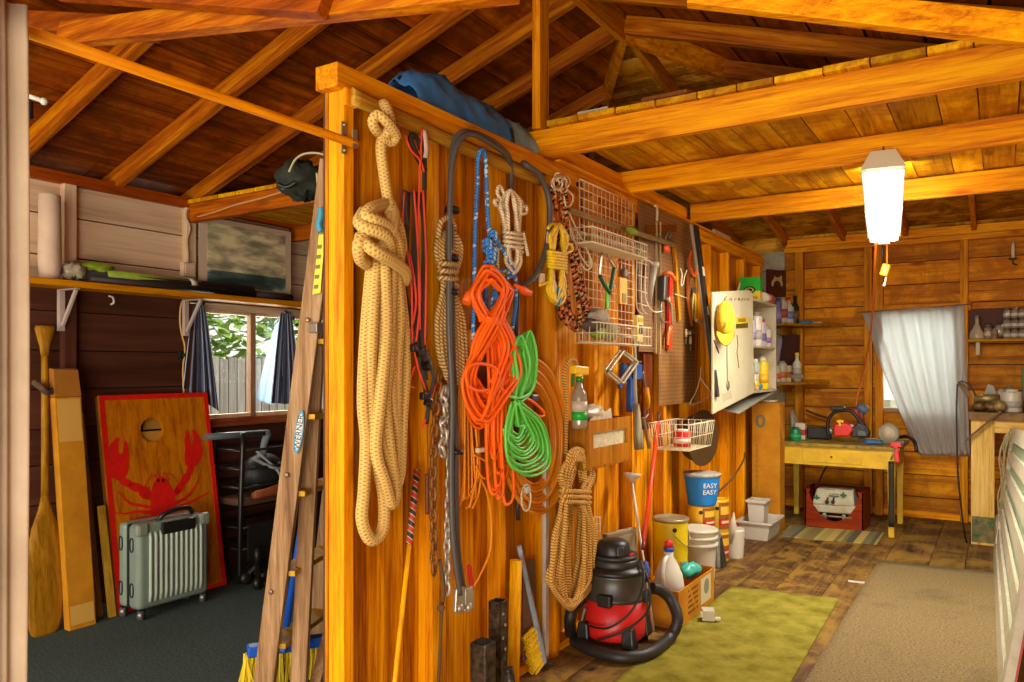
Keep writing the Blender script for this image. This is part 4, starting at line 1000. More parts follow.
for p, q in (((472,286),(466,303)), ((515,285),(529,294))):
    a, b = W(*p, XW+.09), W(*q, XW+.09); MB().tube([a, a.lerp(b,.35), a.lerp(b,.5), b], [.008,.011,.019,.019], 10).build('cord_end', P('ec5c10', .5), t)
mb = MB(); rr = random.Random(31)
t = thing('amber_twine', 'amber orange twine strands hanging behind the extension cord', 'twine', W(470, 450, XW+.03))
for i in range(10):
    x = 459+i*2.2; o = .03+rr.uniform(-.01,.02); mb.tube(PW([(462+i*1.5,330,o),(459+i*1.9,395,o),(460+i*2.1+rr.uniform(-2,2),430,o),(460+i*2.3+rr.uniform(-3,3),465+rr.uniform(0,30),o),(458+i*1.6,500+rr.uniform(-8,12),o)], k=5), .0048, 6)
mb.tube(PW([(474,470,.03),(486,490,.03),(491,520,.03),(490,550,.03),(480,575,.03),(471,590,.05)], k=6), .0048, 6)
mb.tube(PW([(474,455,.05),(486,462,.05),(490,475,.05),(483,478,.05),(476,466,.05)], k=6), .0048, 6); mb.build('loose_strands', P('e89018', .6), t)
MB().box(W(480,450,XW+.055), (.02,.04,.018)).build('tape_band', P('d8c8a0', .6), t)
# amber hose coil and green cord
t = thing('amber_hose_coil', 'round coil of amber hose hung beside green cord', 'hose', W(535, 430, XW+.04)); mb = MB(); rr = random.Random(41)
for i in range(9):
    w = 20+i*1.75; h = 48+i*3.6; o = .025+.010*(i % 3); cx, cy = 531+i*.4, 436
    mb.tube(PW([(cx+w*math.cos(a), cy+h*math.sin(a)+.25*w*math.cos(a), o) for a in [2*PI*k/14 for k in range(14)]], .03, 4, True), .0095, 8, True)
mb.build('coiled_hose', P('d07c10', .4), t)
MB().box(W(533,398,XW+.085), (.03,.06,.035)).build('dark_nozzle', P('3c3c44', .4), t, .008)
t = thing('green_extension_line', 'bright green cord bundled against the orange extension cord', 'cord', W(522, 410, XW+.1)); mb = MB(); rr = random.Random(44)
gr = P('62c448', .45)
for i in range(13):
    i = i*.52
    o = .10+rr.uniform(0,.03); x = 514+rr.uniform(-3,3); y2 = 432+i*6.5; xr_ = 522+i*4.4
    mb.tube(PW([(x,402,o),(x-6,430,o),(x-8+i,y2-6,o),(x+4+i*2,y2+3,o+.01),(xr_,y2-10,o),(xr_-6,425,o),(x+3,402,o+.01)], k=5), .0068, 7)
for i in range(9):
    i = i*.5
    o = .09+rr.uniform(0,.03); x = 512+i*3.6; mb.tube(PW([(x-3,350,o),(x,375,o),(514+i,402,o+.01),(x+6,390,o),(x+14-i,366,o),(x+9,347,o),(x+3,339-i*2,o)], k=5, closed=True), .0068, 7)
mb.tube(PW([(508,396,.12),(520,398,.13),(530,392,.12),(534,380,.10),(532,366,.09)],k=5), .0068, 7)
mb.build('bundled_cord', gr, t)
# loose white cord end with plug, below
t = thing('white_coiled_lead', 'small coil of white lead under the orange extension cord', 'cord', W(526, 500, XW+.04)); mb = MB()
for i in range(4): mb.tube(PW([(526+(3+i*.6)*math.cos(a), 498+(10+i)*math.sin(a), .03+.008*i) for a in [2*PI*k/10 for k in range(10)]], .03, 3, True), .0045, 6, True)
mb.build('coil', P('c0b898', .5), t); MB().box(W(527,490,XW+.075), (.02,.03,.03)).build('plug', P('a8a090', .5), t, .005)
# white conduit against the log post
solo(MB().bar(W(545.5, 455, XW+.035), W(545.5, 656, XW+.035), .032, .02, up=(1,0,0)), 'white_channel', plain('grey_channel','a89484',.45,c2='b8a490',scale=10), 'pale grey straight metal channel standing against the log post', 'channel', None, .003)
# wooden board upright behind the brush, wire grate
solo(MB().bar(W(529, 560, XW-.03), G(529, 668)+V((-.0,.0,.0)), .006, .10, up=(0,1,0)), 'register_grate', P('8c6c4c', .5, .3), 'small dark vent grate standing behind the snow brush', 'grate')
solo(MB().tube([W(516, 560, XW+.04), V((XW+.05, W(513,664,XW+.05).y, .0))], .028, 10), 'wood_dowel', wood('dowel_wood','a86c18','d49a34','e4b048','z'), 'thick round wooden dowel standing behind the snow brush', 'dowel')
# snow brush
t = thing('snow_brush', 'grey handled snow brush with yellow bristles leaning on partition', 'brush', G(536, 676)); hm = P('8c98a4', .4)
a, b = W(519, 546, XW+.02), G(541, 668)+V((.02,0,.03))
MB().tube([a, a.lerp(b,.3), a.lerp(b,.65), b], [.014,.015,.018,.016], 10, flat=(.7,1,1)).build('handle', hm, t)
c = a.lerp(b,.68); MB().bar(c+V((.0,-.014,0)), b+V((0,-.016,0)), .03, .03, up=(1,0,0)).build('brush_block', hm, t, .006)
mb = MB(); rr = random.Random(6); sdv = (G(524,676)-G(541,668)).normalized()
for i in range(170):
    p = c.lerp(b, rr.uniform(.0,1))+V((rr.uniform(-.012,.012),-.02,0)); q = p+sdv*rr.uniform(.062,.075)+V((rr.uniform(-.01,.01),0,-.03+rr.uniform(-.008,.008))); q.z = max(q.z,.004); mb.bar(p, q, .006, .006)
mb.build('bristles', P('e0b810', .7), t)
MB().bar(b, G(546,668)+V((.01,.02,.012)), .05, .012).build('scraper', P('2c2824', .4), t, .003)
# tow hitch parts
hs = plain('worn_black_steel','1c1814',.4,.4,c2='5c4c38',scale=25)
t = thing('ball_mount', 'black steel ball mount with hollow square tube beside snow brush', 'hitch', G(496, 676))
a = W(498, 600, XW+.09); b = G(494, 672)
dv = V((0,.03,1)).normalized(); p0 = V((a.x, a.y, 0.06)); 
mb = MB(); hgt = a.z
for sx, sy in ((-1,0),(1,0),(0,-1),(0,1)):
    mb.box((a.x+sx*.026, a.y+sy*.026, .10+(hgt-.10)/2), (.006 if sx else .058, .006 if sy else .058, hgt-.10))
mb.build('square_tube', hs, t, .002)
MB().hexa([(a.x-.03,a.y-.03,.0),(a.x+.10,a.y-.03,.0),(a.x+.10,a.y+.03,.0),(a.x-.03,a.y+.03,.0),(a.x-.03,a.y-.03,.105),(a.x+.03,a.y-.03,.105),(a.x+.03,a.y+.03,.105),(a.x-.03,a.y+.03,.105)]).build('drop_plate', hs, t, .004)
mb = MB()
for k in range(4): mb.lathe([(.007,0),(.007,.003)], (a.x+.0295,a.y+(.008 if k % 2 else -.008), hgt-.05-.05*k), (1,0,0), 10)
mb.build('hole', P('8c7c60', .5), t)
t = thing('ball_mount', 'shorter chunky black ball mount with a curved arm', 'hitch', G(478, 690))
a2 = W(483, 640, XW+.13); h2 = a2.z
MB().box((a2.x, a2.y, h2/2+.02), (.075,.075,h2-.05)).build('square_tube', hs, t, .006)
MB().box((a2.x, a2.y, h2-.006), (.05,.05,.012)).build('open_end', P('0c0a08', .6), t)
MB().tube(cat_rom([(a2.x+.03,a2.y+.05,.03),(a2.x+.05,a2.y+.10,.07),(a2.x+.05,a2.y+.12,.13),(a2.x+.04,a2.y+.12,.19)], 5), .022, 10).build('curved_arm', hs, t)
MB().box((a2.x+.01, a2.y, .03), (.13,.12,.06)).build('foot', hs, t, .008)
solo(MB().hexa([G(500,690)+V((-.1,0,0))]*0 or [W(501,628,XW+.01), W(512,632,XW+.01), W(512,664,XW+.01), W(501,668,XW+.01), W(501,628,XW+.016), W(512,632,XW+.016), W(512,664,XW+.016), W(501,668,XW+.016)]), 'blue_plate', P('7c94b0', .4), 'small pale blue plate standing behind the black ball mounts', 'plate')
# tan manila coil
R_man = rope('laid_manila', '8c5c1c', 'd4a452', fv=75, fu=1, lay=True)
t = thing('manila_rope_coil', 'golden manila rope coil hung on the log post', 'rope', W(573, 520, XW+.09)); mb = MB(); rr = random.Random(51)
hank(mb, rr, 22, .0105, 452, 608, 579, 570, 22, 26, 497, .10, 1.0, .07, 7, cxn=575, nw=12, lo=.02); wraps(mb, 575, 490, 506, 15, 3, .011, .10, .06)
mb.tube(PW([(566,455,.06),(566,400,.05),(564,375,.05),(568,362,.06),(574,360,.06),(578,372,.06),(580,400,.06),(579,455,.08)],k=6), .011, 8)
for i in range(5): mb.tube(PW([(566+i*2,470,.12),(570+i,452+i*2,.14),(582+i*1.6,450+i*3,.14),(592-i,466,.12),(589,482,.11)],k=5), .0105, 7)
mb.build('coiled_strands', R_man, t)
# camouflage orange hank, white hank over it, yellow hank
R_camo = rope('braid_camo', '5c2c10', 'c0581c', fv=90, fu=2, flecks=[(.42,'2c1a10'),(.80,'c49458')])
t = thing('orange_black_rope', 'orange and black flecked rope hank behind the yellow rope', 'rope', W(566, 250, XW+.05)); mb = MB(); rr = random.Random(61)
hank(mb, rr, 16, .0095, 184, 246, 557, 562, 8, 9, None, .05, 1.0, .05); hank(mb, rr, 24, .0095, 236, 330, 565, 577, 9, 15, None, .05, 1.0, .05)
mb.build('coiled_strands', R_camo, t)
t = thing('thin_white_line', 'thin white line coiled at the top of the flecked rope', 'rope', W(566, 185, XW+.06)); mb = MB(); rr = random.Random(62)
for i in range(9):
    cx, cy = 560+rr.uniform(-4,4), 184+rr.uniform(-3,3); w, h = rr.uniform(3,7), rr.uniform(5,9); mb.tube(PW([(cx+w*math.cos(a), cy+h*math.sin(a), .05+rr.uniform(0,.05)) for a in [2*PI*k/9 for k in range(9)]], .06, 4, True), .0042, 6, True)
mb.tube(PW([(567,190),(573,196),(571,205),(566,206),(564,196)],.08,5), .0042, 6); mb.tube(PW([(565,205),(570,225),(578,250),(588,266),(590,258),(584,244),(576,228),(569,212)],.07,5), .0042, 6); mb.tube(PW([(566,208),(571,235),(578,258),(586,270),(592,264),(588,252)],.075,5), .0042, 6)
mb.build('coiled_strands', R_white, t)
t = thing('yellow_rope', 'bright yellow rope hank tied with a turquoise carabiner', 'rope', W(557, 265, XW+.08)); mb = MB(); rr = random.Random(71); yel = plain('yellow_cord','e8c414',.5,c2='d0a40c',scale=60)
hank(mb, rr, 16, .0085, 226, 300, 559, 556, 11, 9, 262, .085, 1.0, .05, nw=7); wraps(mb, 557, 252, 270, 9.5, 6, .008, .085, .05)
for lp in ([(562,246),(570,244),(572,250),(564,254)], [(540,285),(548,282),(554,276)], [(548,290),(551,300),(560,304),(565,296),(562,288)], [(548,228),(553,224),(562,228),(568,238),(565,244)]): mb.tube(PW(lp, .09, 5), .008, 7)
mb.build('coiled_strands', yel, t)
MB().tube(PW([(559,288),(557,298),(558,306),(561,298),(561,290)],.11,4,True), .005, 6, True).build('carabiner', P('2c8c9c', .3, .4), t)
MB().box(W(542,279,XW+.08), (.015,.03,.05)).box(W(553,286,XW+.1), (.012,.05,.05), Matrix.Rotation(.6,3,'X')).build('paper_tag', P('d0b48c', .7), t)
# ------------------------------------------------------------------ workshop: wire grid, pegboard, tools
wire = M['wire']
def wt(mb, pts, r=.0022, n=5, closed=False): return mb.tube([V(p) for p in pts], r, n, closed)
t = thing('wire_grid', 'white wire grid panel hung on the partition beside flecked rope', 'grid panel', W(605, 262, XW+.03))
g00, g10, g01, g11 = W(578, 178, XW+.03), W(631, 203, XW+.03), W(581, 341, XW+.03), W(634, 345, XW+.03)
ylo, yhi, zlo, zhi = (g00.y+g01.y)/2, (g10.y+g11.y)/2, 1.545, 2.355
zlo, zhi = (g01.z+g11.z)/2, (g00.z+g10.z)/2
mb = MB(); nx, nz_ = 13, 18
for i in range(nx+1):
    y = ylo+(yhi-ylo)*i/nx; wt(mb, [(XW+.03,y,zlo),(XW+.03,y,zhi)], .0024 if 0 < i < nx else .004)
for i in range(nz_+1):
    z = zlo+(zhi-zlo)*i/nz_; wt(mb, [(XW+.034,ylo,z),(XW+.034,yhi,z)], .0024 if 0 < i < nz_ else .004)
mb.build('wire_mesh', wire, t); MB().box((XW+.015, ylo+.02, zhi-.02), (.03,.02,.02)).build('hook', M['black'], t)
def basket(name, label, y0, y1, z0, z1, x0, x1, n=18, slope=0.0, bottom=True, taper=.0):
    t = thing(name, label, 'basket', ((x0+x1)/2, (y0+y1)/2, min(z0, z0+slope)))
    mb = MB(); zz = lambda y: slope*(y-y0)/(y1-y0)
    R0 = [(x0,y0),(x1,y0),(x1,y1),(x0,y1)]; c = ((x0+x1)/2, (y0+y1)/2)
    bt = [(c[0]+(x-c[0])*(1-taper), c[1]+(y-c[1])*(1-taper)) for x, y in R0]
    wt(mb, [(x,y,z1+zz(y)) for x, y in R0], .004, 6, True); wt(mb, [(x,y,z0+zz(y)) for x, y in bt], .003, 6, True)
    mid = [((a[0]+b[0])/2, (a[1]+b[1])/2) for a, b in zip(R0, bt)]
    wt(mb, [(x,y,(z0+z1)/2+zz(y)) for x, y in mid], .0025, 5, True)
    for e in range(4):
        a, b = R0[e], R0[(e+1) % 4]; a2, b2 = bt[e], bt[(e+1) % 4]; m = n if e in (1,3) else max(3, int(n*abs(x1-x0)/abs(y1-y0)))
        for k in range(m):
            f = k/m; p = (a[0]+(b[0]-a[0])*f, a[1]+(b[1]-a[1])*f); q = (a2[0]+(b2[0]-a2[0])*f, a2[1]+(b2[1]-a2[1])*f)
            wt(mb, [(p[0],p[1],z1+zz(p[1])),(q[0],q[1],z0+zz(q[1]))], .0019)
            if e == 1 and bottom: wt(mb, [(q[0],q[1],z0+zz(q[1])),(bt[3][0]+(bt[2][0]-bt[3][0])*f*0+bt[0][0]*0, q[1], z0+zz(q[1]))], .0019)
    mb.build('wire_frame', wire, t); return t
xb0, xb1 = XW+.045, XW+.165
a, b = W(592, 226, xb1), W(647, 243, xb1)
t = basket('shallow_wire_basket', 'shallow white wire basket on the upper half of the grid', a.y, b.y, a.z-.075, a.z, xb0, xb1, 22)
MB().bb(xb0+.003, xb1-.003, a.y+.004, b.y-.004, a.z-.079, a.z-.074).build('tray_liner', P('d8c8a4', .6), t)
q = W(632, 226, XW+.09)
solo(crumple(q+V((0,0,-.03)), .042, (.6,1.9,.6), 12, 14), 'lime_glove', P('8ca024', .6, var=.3), 'lime green glove lying in the shallow wire basket', 'glove')
a, b = W(597, 322, xb1), W(651, 332, xb1)
t = basket('wire_catch_basket', 'white wire basket full of rags at the foot of the grid', a.y, b.y, a.z-.10, a.z, xb0, xb1, 18)
ya, yb, zb = a.y, b.y, a.z-.10
def rag(nm, lab, y, z, r, sc, c, seed, cat='cloth'): return solo(crumple((XW+.105, y, z), r, sc, seed, 16), nm, P(c, .8, var=.4, scale=25), lab, cat)
rag('grey_rag', 'crumpled pale grey rag heaped in the wire catch basket', ya+.13, a.z+.03, .055, (.9,1.6,.8), 'a89880', 21)
rag('purple_grey_glove', 'dusky purple work glove hanging over the catch basket edge', ya+.05, a.z-.01, .05, (.9,1.5,.6), '5c4840', 22, 'glove')
rag('lime_cloth', 'lime green cloth in the catch basket under the grey rag', ya+.14, a.z-.05, .045, (.8,1.6,.7), '8c9820', 23)
rag('white_net_bag', 'whitish netting ball in the middle of the catch basket', ya+.26, a.z-.035, .052, (.85,1.3,.9), 'b0a078', 24, 'net')
t = thing('seed_packet', 'yellow printed packet standing in the far end of the catch basket', 'packet', (XW+.11, yb-.07, zb+.01))
MB().box((XW+.12, yb-.07, a.z-.005), (.02,.09,.15)).build('packet', P('d8c468', .5), t, .003); MB().box((XW+.1315, yb-.065, a.z-.01), (.002,.05,.05)).build('printed_patch', P('3c3c20', .5), t)
MB().box((XW+.1315, yb-.07, a.z+.045), (.002,.07,.025)).build('printed_title', P('b88c1c', .5), t)
# weathered stake across the grid
solo(MB().bar(W(570, 211, XW+.05), W(676, 246, XW+.06), .014, .03), 'garden_stake', wood('stake_wood','5c4c30','84704c','a08c60','y',knots=False), 'grey weathered garden stake lying across the wire grid', 'stake', None, .002)
# shears
t = thing('pruning_shears', 'green handled pruning shears hung open on the wire grid', 'shears', W(608, 305, XW+.06)); gm_ = P('1c4c20', .5)
MB().tube(PW([(600,276,.06),(604,284,.06),(610,293,.06)]), .011, 8).build('handle', gm_, t); MB().tube(PW([(614,268,.06),(612,280,.06),(610,293,.06)]), .011, 8).build('handle', gm_, t)
MB().bar(W(599,274,XW+.06), W(602,252,XW+.06), .02, .006, up=(1,0,0)).build('blade', P('8c8470', .35, .7), t)
MB().tube(PW([(615,268,.06),(611,262,.06),(607,254,.06),(608,246,.06)]), .006, 6).build('hook_blade', P('a89c80', .35, .7), t)
solo(MB().bar(W(607.5,284,XW+.05), W(607,309,XW+.05), .035, .012, up=(1,0,0)), 'green_tool_sleeve', P('5cac18', .5), 'bright lime sleeve hanging below the green shears', 'sleeve', None, .003)
t = thing('yellow_tool_card', 'yellow carded tool hanging on the grid beside the shears', 'tool', W(623, 296, XW+.06))
q = W(623, 291, XW+.05); MB().box(q, (.012,.10,.15)).build('card', P('e0a810', .5), t, .003); MB().box(q+V((.009,0,.10)), (.03,.05,.05)).build('tool_head', P('5c4c40', .4, .4), t, .008); MB().box(q+V((.008,.0,-.04)), (.004,.05,.05)).build('printed_square', P('8c7430', .5), t)
# dark hardboard and pegboard
pm = N('pegboard_brown'); vec, tint, rnd, raw = coords(pm, (1,1,1)); tc = pm.n('ShaderNodeTexCoord'); sp = pm.n('ShaderNodeSeparateXYZ', {0: tc.outputs['Object']})
hx = pm.math('SUBTRACT', pm.math('FRACT', pm.math('MULTIPLY', sp.outputs[1], 1/.0254)), .5); hy = pm.math('SUBTRACT', pm.math('FRACT', pm.math('MULTIPLY', sp.outputs[2], 1/.0254)), .5)
dd = pm.math('ADD', pm.math('MULTIPLY', hx, hx), pm.math('MULTIPLY', hy, hy))
nn = pm.n('ShaderNodeTexNoise', {'Vector': raw, 'Scale': 5.0, 'Detail': 4.0}).outputs[0]
pm.set(Base_Color=pm.mix(pm.math('LESS_THAN', dd, .045), pm.ramp(nn, [(.3,'6c4418'),(.7,'8c5e24')]), srgb('2c1808')), Roughness=.6)
yA, yB_, yC = 4.66, 4.34, 5.36
solo(MB().bb(XW+.0105, XW+.016, yA, yC, 1.16, 2.408), 'pegboard', pm.m, 'big brown pegboard holding the small hand tools', 'pegboard')
solo(MB().bb(XW+.0105, XW+.016, yB_, yA-.003, 1.50, 2.408), 'pegboard', pm.m, 'narrow brown pegboard strip between wire grid and big pegboard', 'pegboard')
solo(MB().bb(XW-.02, XW-.004, 4.46, 4.60, 1.02, 1.50), 'dark_plank', wood('dark_plank_wood','3c1808','642c10','7c3c18','z'), 'short dark red plank below the narrow pegboard strip', 'plank')
def tool(name, label, cat, parts, base):
    t = thing(name, label, cat, base)
    for nm, mb, mat in parts: mb.build(nm, mat, t, 0)
    return t
t = thing('tool_rack_frame', 'pale vertical track with pegs on the big pegboard', 'rack', W(658, 300, XW+.02))
mb = MB()
for px in (656.6, 660.4): mb.bar(W(px, 222, XW+.03), W(px-.6, 354, XW+.03), .009, .009, up=(1,0,0))
mb.build('track', P('a89468', .5), t); MB().tube(PW([(657,221,.03),(657,208,.035),(655,206,.05)],k=3), .008, 6).build('hook', P('c8b48c', .5), t)
t = thing('wire_hanger_rack', 'white double wire rack hung beside the pale track', 'rack', W(645, 290, XW+.07)); mb = MB()
for dx in (0, 5): mb.tube(PW([(637+dx,256+dx*.3,.06),(636+dx,290,.06),(637+dx,308,.08),(642+dx,314,.12)],k=3), .0035, 5)
mb.tube(PW([(646,260,.07),(645,290,.07),(648,305,.09),(655,312,.12),(662,311,.13)],k=3), .0035, 5)
for y in (262,275,290,303): mb.tube([W(637,y,XW+.06), W(647,y+3,XW+.07)], .003, 5)
mb.tube(PW([(641,243,.03),(641,252,.05),(637,258,.06),(650,261,.07),(657,270,.06)],k=3), .0035, 5); mb.build('wire_frame', wire, t)
t = thing('grey_funnel', 'long grey tapered nozzle hung on the pale track', 'funnel', W(650, 300, XW+.08))
MB().tube([W(654,266,XW+.07), W(652,280,XW+.07), W(650,302,XW+.07)], [.024,.02,.010], 12).build('cone', P('a09880', .4), t); MB().lathe([(.028,0),(.03,.02),(.024,.03)], W(654.3,267,XW+.07), n=14).build('collar', P('b0a890', .4), t)
t = thing('caulking_gun', 'dark grey caulking gun on the big pegboard beside red level', 'caulking gun', W(663, 300, XW+.06))
MB().bar(W(663,276,XW+.06), W(662,301,XW+.06), .055, .05, up=(1,0,0)).build('barrel', P('44423a', .4, .3), t, .01); MB().tube(PW([(661,302,.06),(661,320,.06),(667,322,.06)]), .006, 6).build('rod', M['steel'], t)
MB().tube(PW([(666,298,.07),(671,306,.08),(672,325,.08)]), .009, 6).build('trigger', P('8c7c5c', .4, .3), t)
t = thing('red_level', 'red carpenter level standing upright against the big pegboard', 'level', W(669, 350, XW+.04)); lm2 = plain('red_level_paint','c81c14',.4,c2='e04020',scale=20)
MB().bar(W(670,277,XW+.035), W(669,349,XW+.035), .05, .022, up=(1,0,0)).build('body', lm2, t, .002)
for py in (300, 330): MB().bar(W(669.6,py-3,XW+.048), W(669.5,py+3,XW+.048), .02, .004, up=(1,0,0)).build('vial', P('d8c890', .2), t)
MB().tube(PW([(668,322,.06),(671,326,.065),(671,330,.065),(668,332,.06)]), .004, 6).bar(W(668.5,331,XW+.05), W(668,345,XW+.05), .03, .006, up=(1,0,0)).build('orange_tag', P('f06c1c', .5), t)
solo(MB().tube(PW([(663,276,.05),(666,273,.08),(671,274,.10),(675,280,.10)]), .014, 8), 'orange_strap', P('e06014', .5), 'orange strap hooked over the top of the red level', 'strap')
solo(crumple(W(667,248,XW+.05), .034, (.5,1.4,.8), 33, 12), 'orange_tag_ball', P('e85010', .5), 'bright orange tag on a ring at the top of the pegboard', 'tag')
wk = wood('handle_wood','7c4c10','ac7420','c08c34','z',knots=False)
solo(MB().bar(W(674,246,XW+.03), W(679,320,XW+.03), .035, .02, up=(1,0,0)), 'wooden_yardstick', wk, 'long tan wooden rule leaning against the big pegboard', 'ruler', None, .002)
solo(MB().bar(W(646,230,XW+.022), W(676,228,XW+.022), .012, .05), 'wood_cleat', wood('cleat_wood','5c300c','7c4414','8c501c','y',knots=False), 'brown wood cleat near the top of the big pegboard', 'cleat', None, .002)
solo(MB().tube(PW([(665,240,.03),(667,234,.04),(670,232,.04),(669,238,.04),(671,231,.03)]), .007, 6), 'steel_snap_hook', M['steel'], 'small steel snap hook hung beside the wood cleat', 'hook')
t = thing('claw_hammer', 'orange handled hammer hung head down on the big pegboard', 'hammer', W(690, 330, XW+.05))
MB().tube([W(688,276,XW+.04), W(688,300,XW+.04), W(692,326,XW+.04)], [.013,.012,.009], 8).build('handle', P('c05c1c', .5), t)
MB().bar(W(689,333,XW+.05), W(696,330,XW+.05), .03, .03).build('head', P('84785c', .35, .7), t, .006)
solo(MB().tube(PW([(680,268,.04),(682,274,.05),(681,285,.05),(683,284,.05),(685,275,.05),(687,270,.04)]), .004, 6), 'steel_wire_hook', wire, 'bent white wire hook on the pegboard above the hammer', 'hook')
solo(MB().tube(PW([(691,251,.03),(689,262,.04),(692,272,.04),(694,276,.04),(696,270,.04)]), .010, 8), 'orange_hook_handle', P('c8501c', .5), 'curved orange handle hung at the far edge of pegboard', 'tool')
t = thing('pliers', 'yellow gripped pliers hung at the far edge of pegboard', 'pliers', W(694, 320, XW+.05))
for dx in (-1, 2): MB().tube(PW([(694+dx*.4,293,.04),(693.5+dx,305,.04),(693+dx,320,.04)]), .009, 6).build('handle', P('b0902c', .5), t)
MB().bar(W(694,293,XW+.04), W(695,288,XW+.04), .03, .02, up=(1,0,0)).build('jaw', M['steel'], t)
solo(MB().bar(W(696,320,XW+.05), W(702,323,XW+.05), .02, .02), 'small_clamp', P('c8a488', .4), 'small pale clamp hung below the pliers', 'clamp', None, .004)
for (px, py, lab) in ((686,335,'small screwdriver on the pegboard under the hammer handle'),(690.5,342,'thin awl on the pegboard under the hammer head')):
    t = thing('screwdriver', lab, 'screwdriver', W(px, py, XW+.03)); MB().cyl(W(px,py-6,XW+.03), W(px,py+2,XW+.03), .009, 8).build('grip', P('c0a478', .5), t); MB().cyl(W(px,py+2,XW+.03), W(px,py+9,XW+.03), .004, 6).build('shaft', M['steel'], t)
solo(MB().tube(PW([(701,367,.03),(700,378,.04),(696,392,.05),(690,404,.06),(700,402,.07),(711,395,.07),(706,386,.06),(700,378,.045)],k=3), .0042, 6), 'wire_coat_hanger', wire, 'white wire coat hanger hung at the pegboard corner', 'hanger')
solo(MB().tube([W(675,294,XW+.04), W(690,299,XW+.04)], .003, 5), 'wire_rod', wire, 'thin pale wire rod across the pegboard tools', 'rod')
# diamond folding trammel and brushes
t = thing('scissor_bracket', 'zinc scissor diamond bracket hanging from the wire grid', 'bracket', W(622, 385, XW+.06))
zn = P('b8a888', .35, .4)
dpt = [(620,351),(634,362),(619,383),(605,371)]
for i in range(4):
    a, b = W(*dpt[i], XW+.05), W(*dpt[(i+1) % 4], XW+.05); MB().bar(a, b, .018, .012, up=(1,0,0)).bar(a+V((.025,0,0)), b+V((.025,0,0)), .012, .010, up=(1,0,0)).build('bar', zn, t, .002)
for p in dpt: MB().cyl(W(*p, XW+.04), W(*p, XW+.04)+V((.045,0,0)), .007, 8).build('pivot', M['steel'], t)
MB().tube([W(618,346,XW+.05), W(620,351,XW+.05)], .004, 6).build('hook', M['steel'], t)
t = thing('blue_jack', 'blue steel bracket tool hung behind the whisk broom', 'tool', W(630, 395, XW+.03)); bj = P('1c4484', .45)
MB().bar(W(622,371,XW+.02), W(640,372,XW+.02), .03, .09, up=(0,0,1)).build('plate', bj, t, .004); MB().bar(W(631,372,XW+.02), W(630,412,XW+.02), .06, .03, up=(1,0,0)).build('stem', bj, t, .004); MB().bar(W(627,374,XW+.03), W(619,387,XW+.03), .03, .02, up=(1,0,0)).build('arm', bj, t, .004)
t = thing('whisk_broom', 'old grey handled whisk broom hanging below the grid', 'brush', W(637, 448, XW+.07))
MB().tube(PW([(634,340,.05),(635,360,.06),(635,385,.065),(636,405,.065)],k=4), .011, 8).build('handle', P('98907c', .5), t)
mb = MB(); vs = []; 
for f, w in ((0,.015),(.2,.03),(.45,.045),(.7,.055),(1,.06)):
    c = W(636,404,XW+.065).lerp(W(639,449,XW+.065), f); vs.append((c, w))
q = []
for c, w in vs:
    for k in range(12): q.append(c+V((.02*math.cos(2*PI*k/12), w*math.sin(2*PI*k/12), 0)))
mb.add(q, [(i*12+k, i*12+(k+1) % 12, (i+1)*12+(k+1) % 12, (i+1)*12+k) for i in range(4) for k in range(12)]+[tuple(range(48,60))], None, True)
mb.build('bristles', wood('straw_grey','54503c','8c8468','a89c80','z',grain=60,knots=False), t)
MB().tube(PW([(633,338,.05),(637,334,.06),(640,338,.06),(638,345,.05)],k=3,closed=True), .004, 6, True).build('hang_loop', P('b0a488', .5), t)
t = thing('hay_hook', 'wood handled steel hook hanging beside the dark plank', 'hook', W(647, 410, XW+.03))
MB().tube([W(646,388,XW+.03), W(647,398,XW+.03), W(647.5,408,XW+.03)], [.017,.020,.016], 10).build('grip', wk, t); MB().tube(PW([(643,372,.03),(644,380,.03),(646,389,.03)]), .007, 6).tube(PW([(647,407,.03),(648,414,.03),(645,418,.03)]), .006, 6).build('steel_hook', M['steel'], t)
solo(MB().tube(PW([(643,418,.0),(646,432,.0),(649,448,.0)]), .012, 8), 'grey_strap', P('7c6c50', .7), 'short grey strap end hanging beside the whisk broom', 'strap')
# wall box with gloves, paper and a spray bottle
t = thing('wall_mail_box', 'open topped wooden wall box holding bags and paper', 'box', W(605, 470, XW+.07)); bwm = wood('box_wood','6c3c0c','985c14','ac7020','z',knots=False)
yb0, yb1, zb0, zb1, xb1 = W(588, 430, XW+.16).y, W(631, 430, XW+.16).y, W(600, 468, XW+.16).z, W(600, 420, XW+.16).z, XW+.16
for nm, d in (('side_panel',(XW+.001,xb1,yb0,yb0+.015,zb0,zb1)),('side_panel',(XW+.001,xb1,yb1-.015,yb1,zb0,zb1)),('bottom_panel',(XW+.001,xb1,yb0+.015,yb1-.015,zb0,zb0+.015))): MB().bb(*d).build(nm, bwm, t, .002)
mb = MB(); w = .045
for d in ((yb0+.015,yb0+.015+w,zb0+.015,zb1),(yb1-.015-w*.6,yb1-.015,zb0+.015,zb1),(yb0+.06,yb1-.042,zb1-.06,zb1),(yb0+.06,yb1-.042,zb0+.015,zb0+.10)): mb.bb(xb1-.015, xb1, *d)
mb.build('front_frame', bwm, t)
MB().bb(xb1-.022, xb1-.017, yb0+.062, yb1-.04, zb0+.09, zb1-.055).build('paper_insert', P('d0c49c', .6, var=.25, scale=40), t)
solo(crumple(((XW+xb1)/2, yb0+.17, zb1+.03), .065, (.8,1.9,.65), 41, 18), 'white_plastic_bag', P('c4b090', .35, var=.25, scale=20), 'crumpled whitish plastic bag stuffed in the wooden wall box', 'bag')
mb = MB()
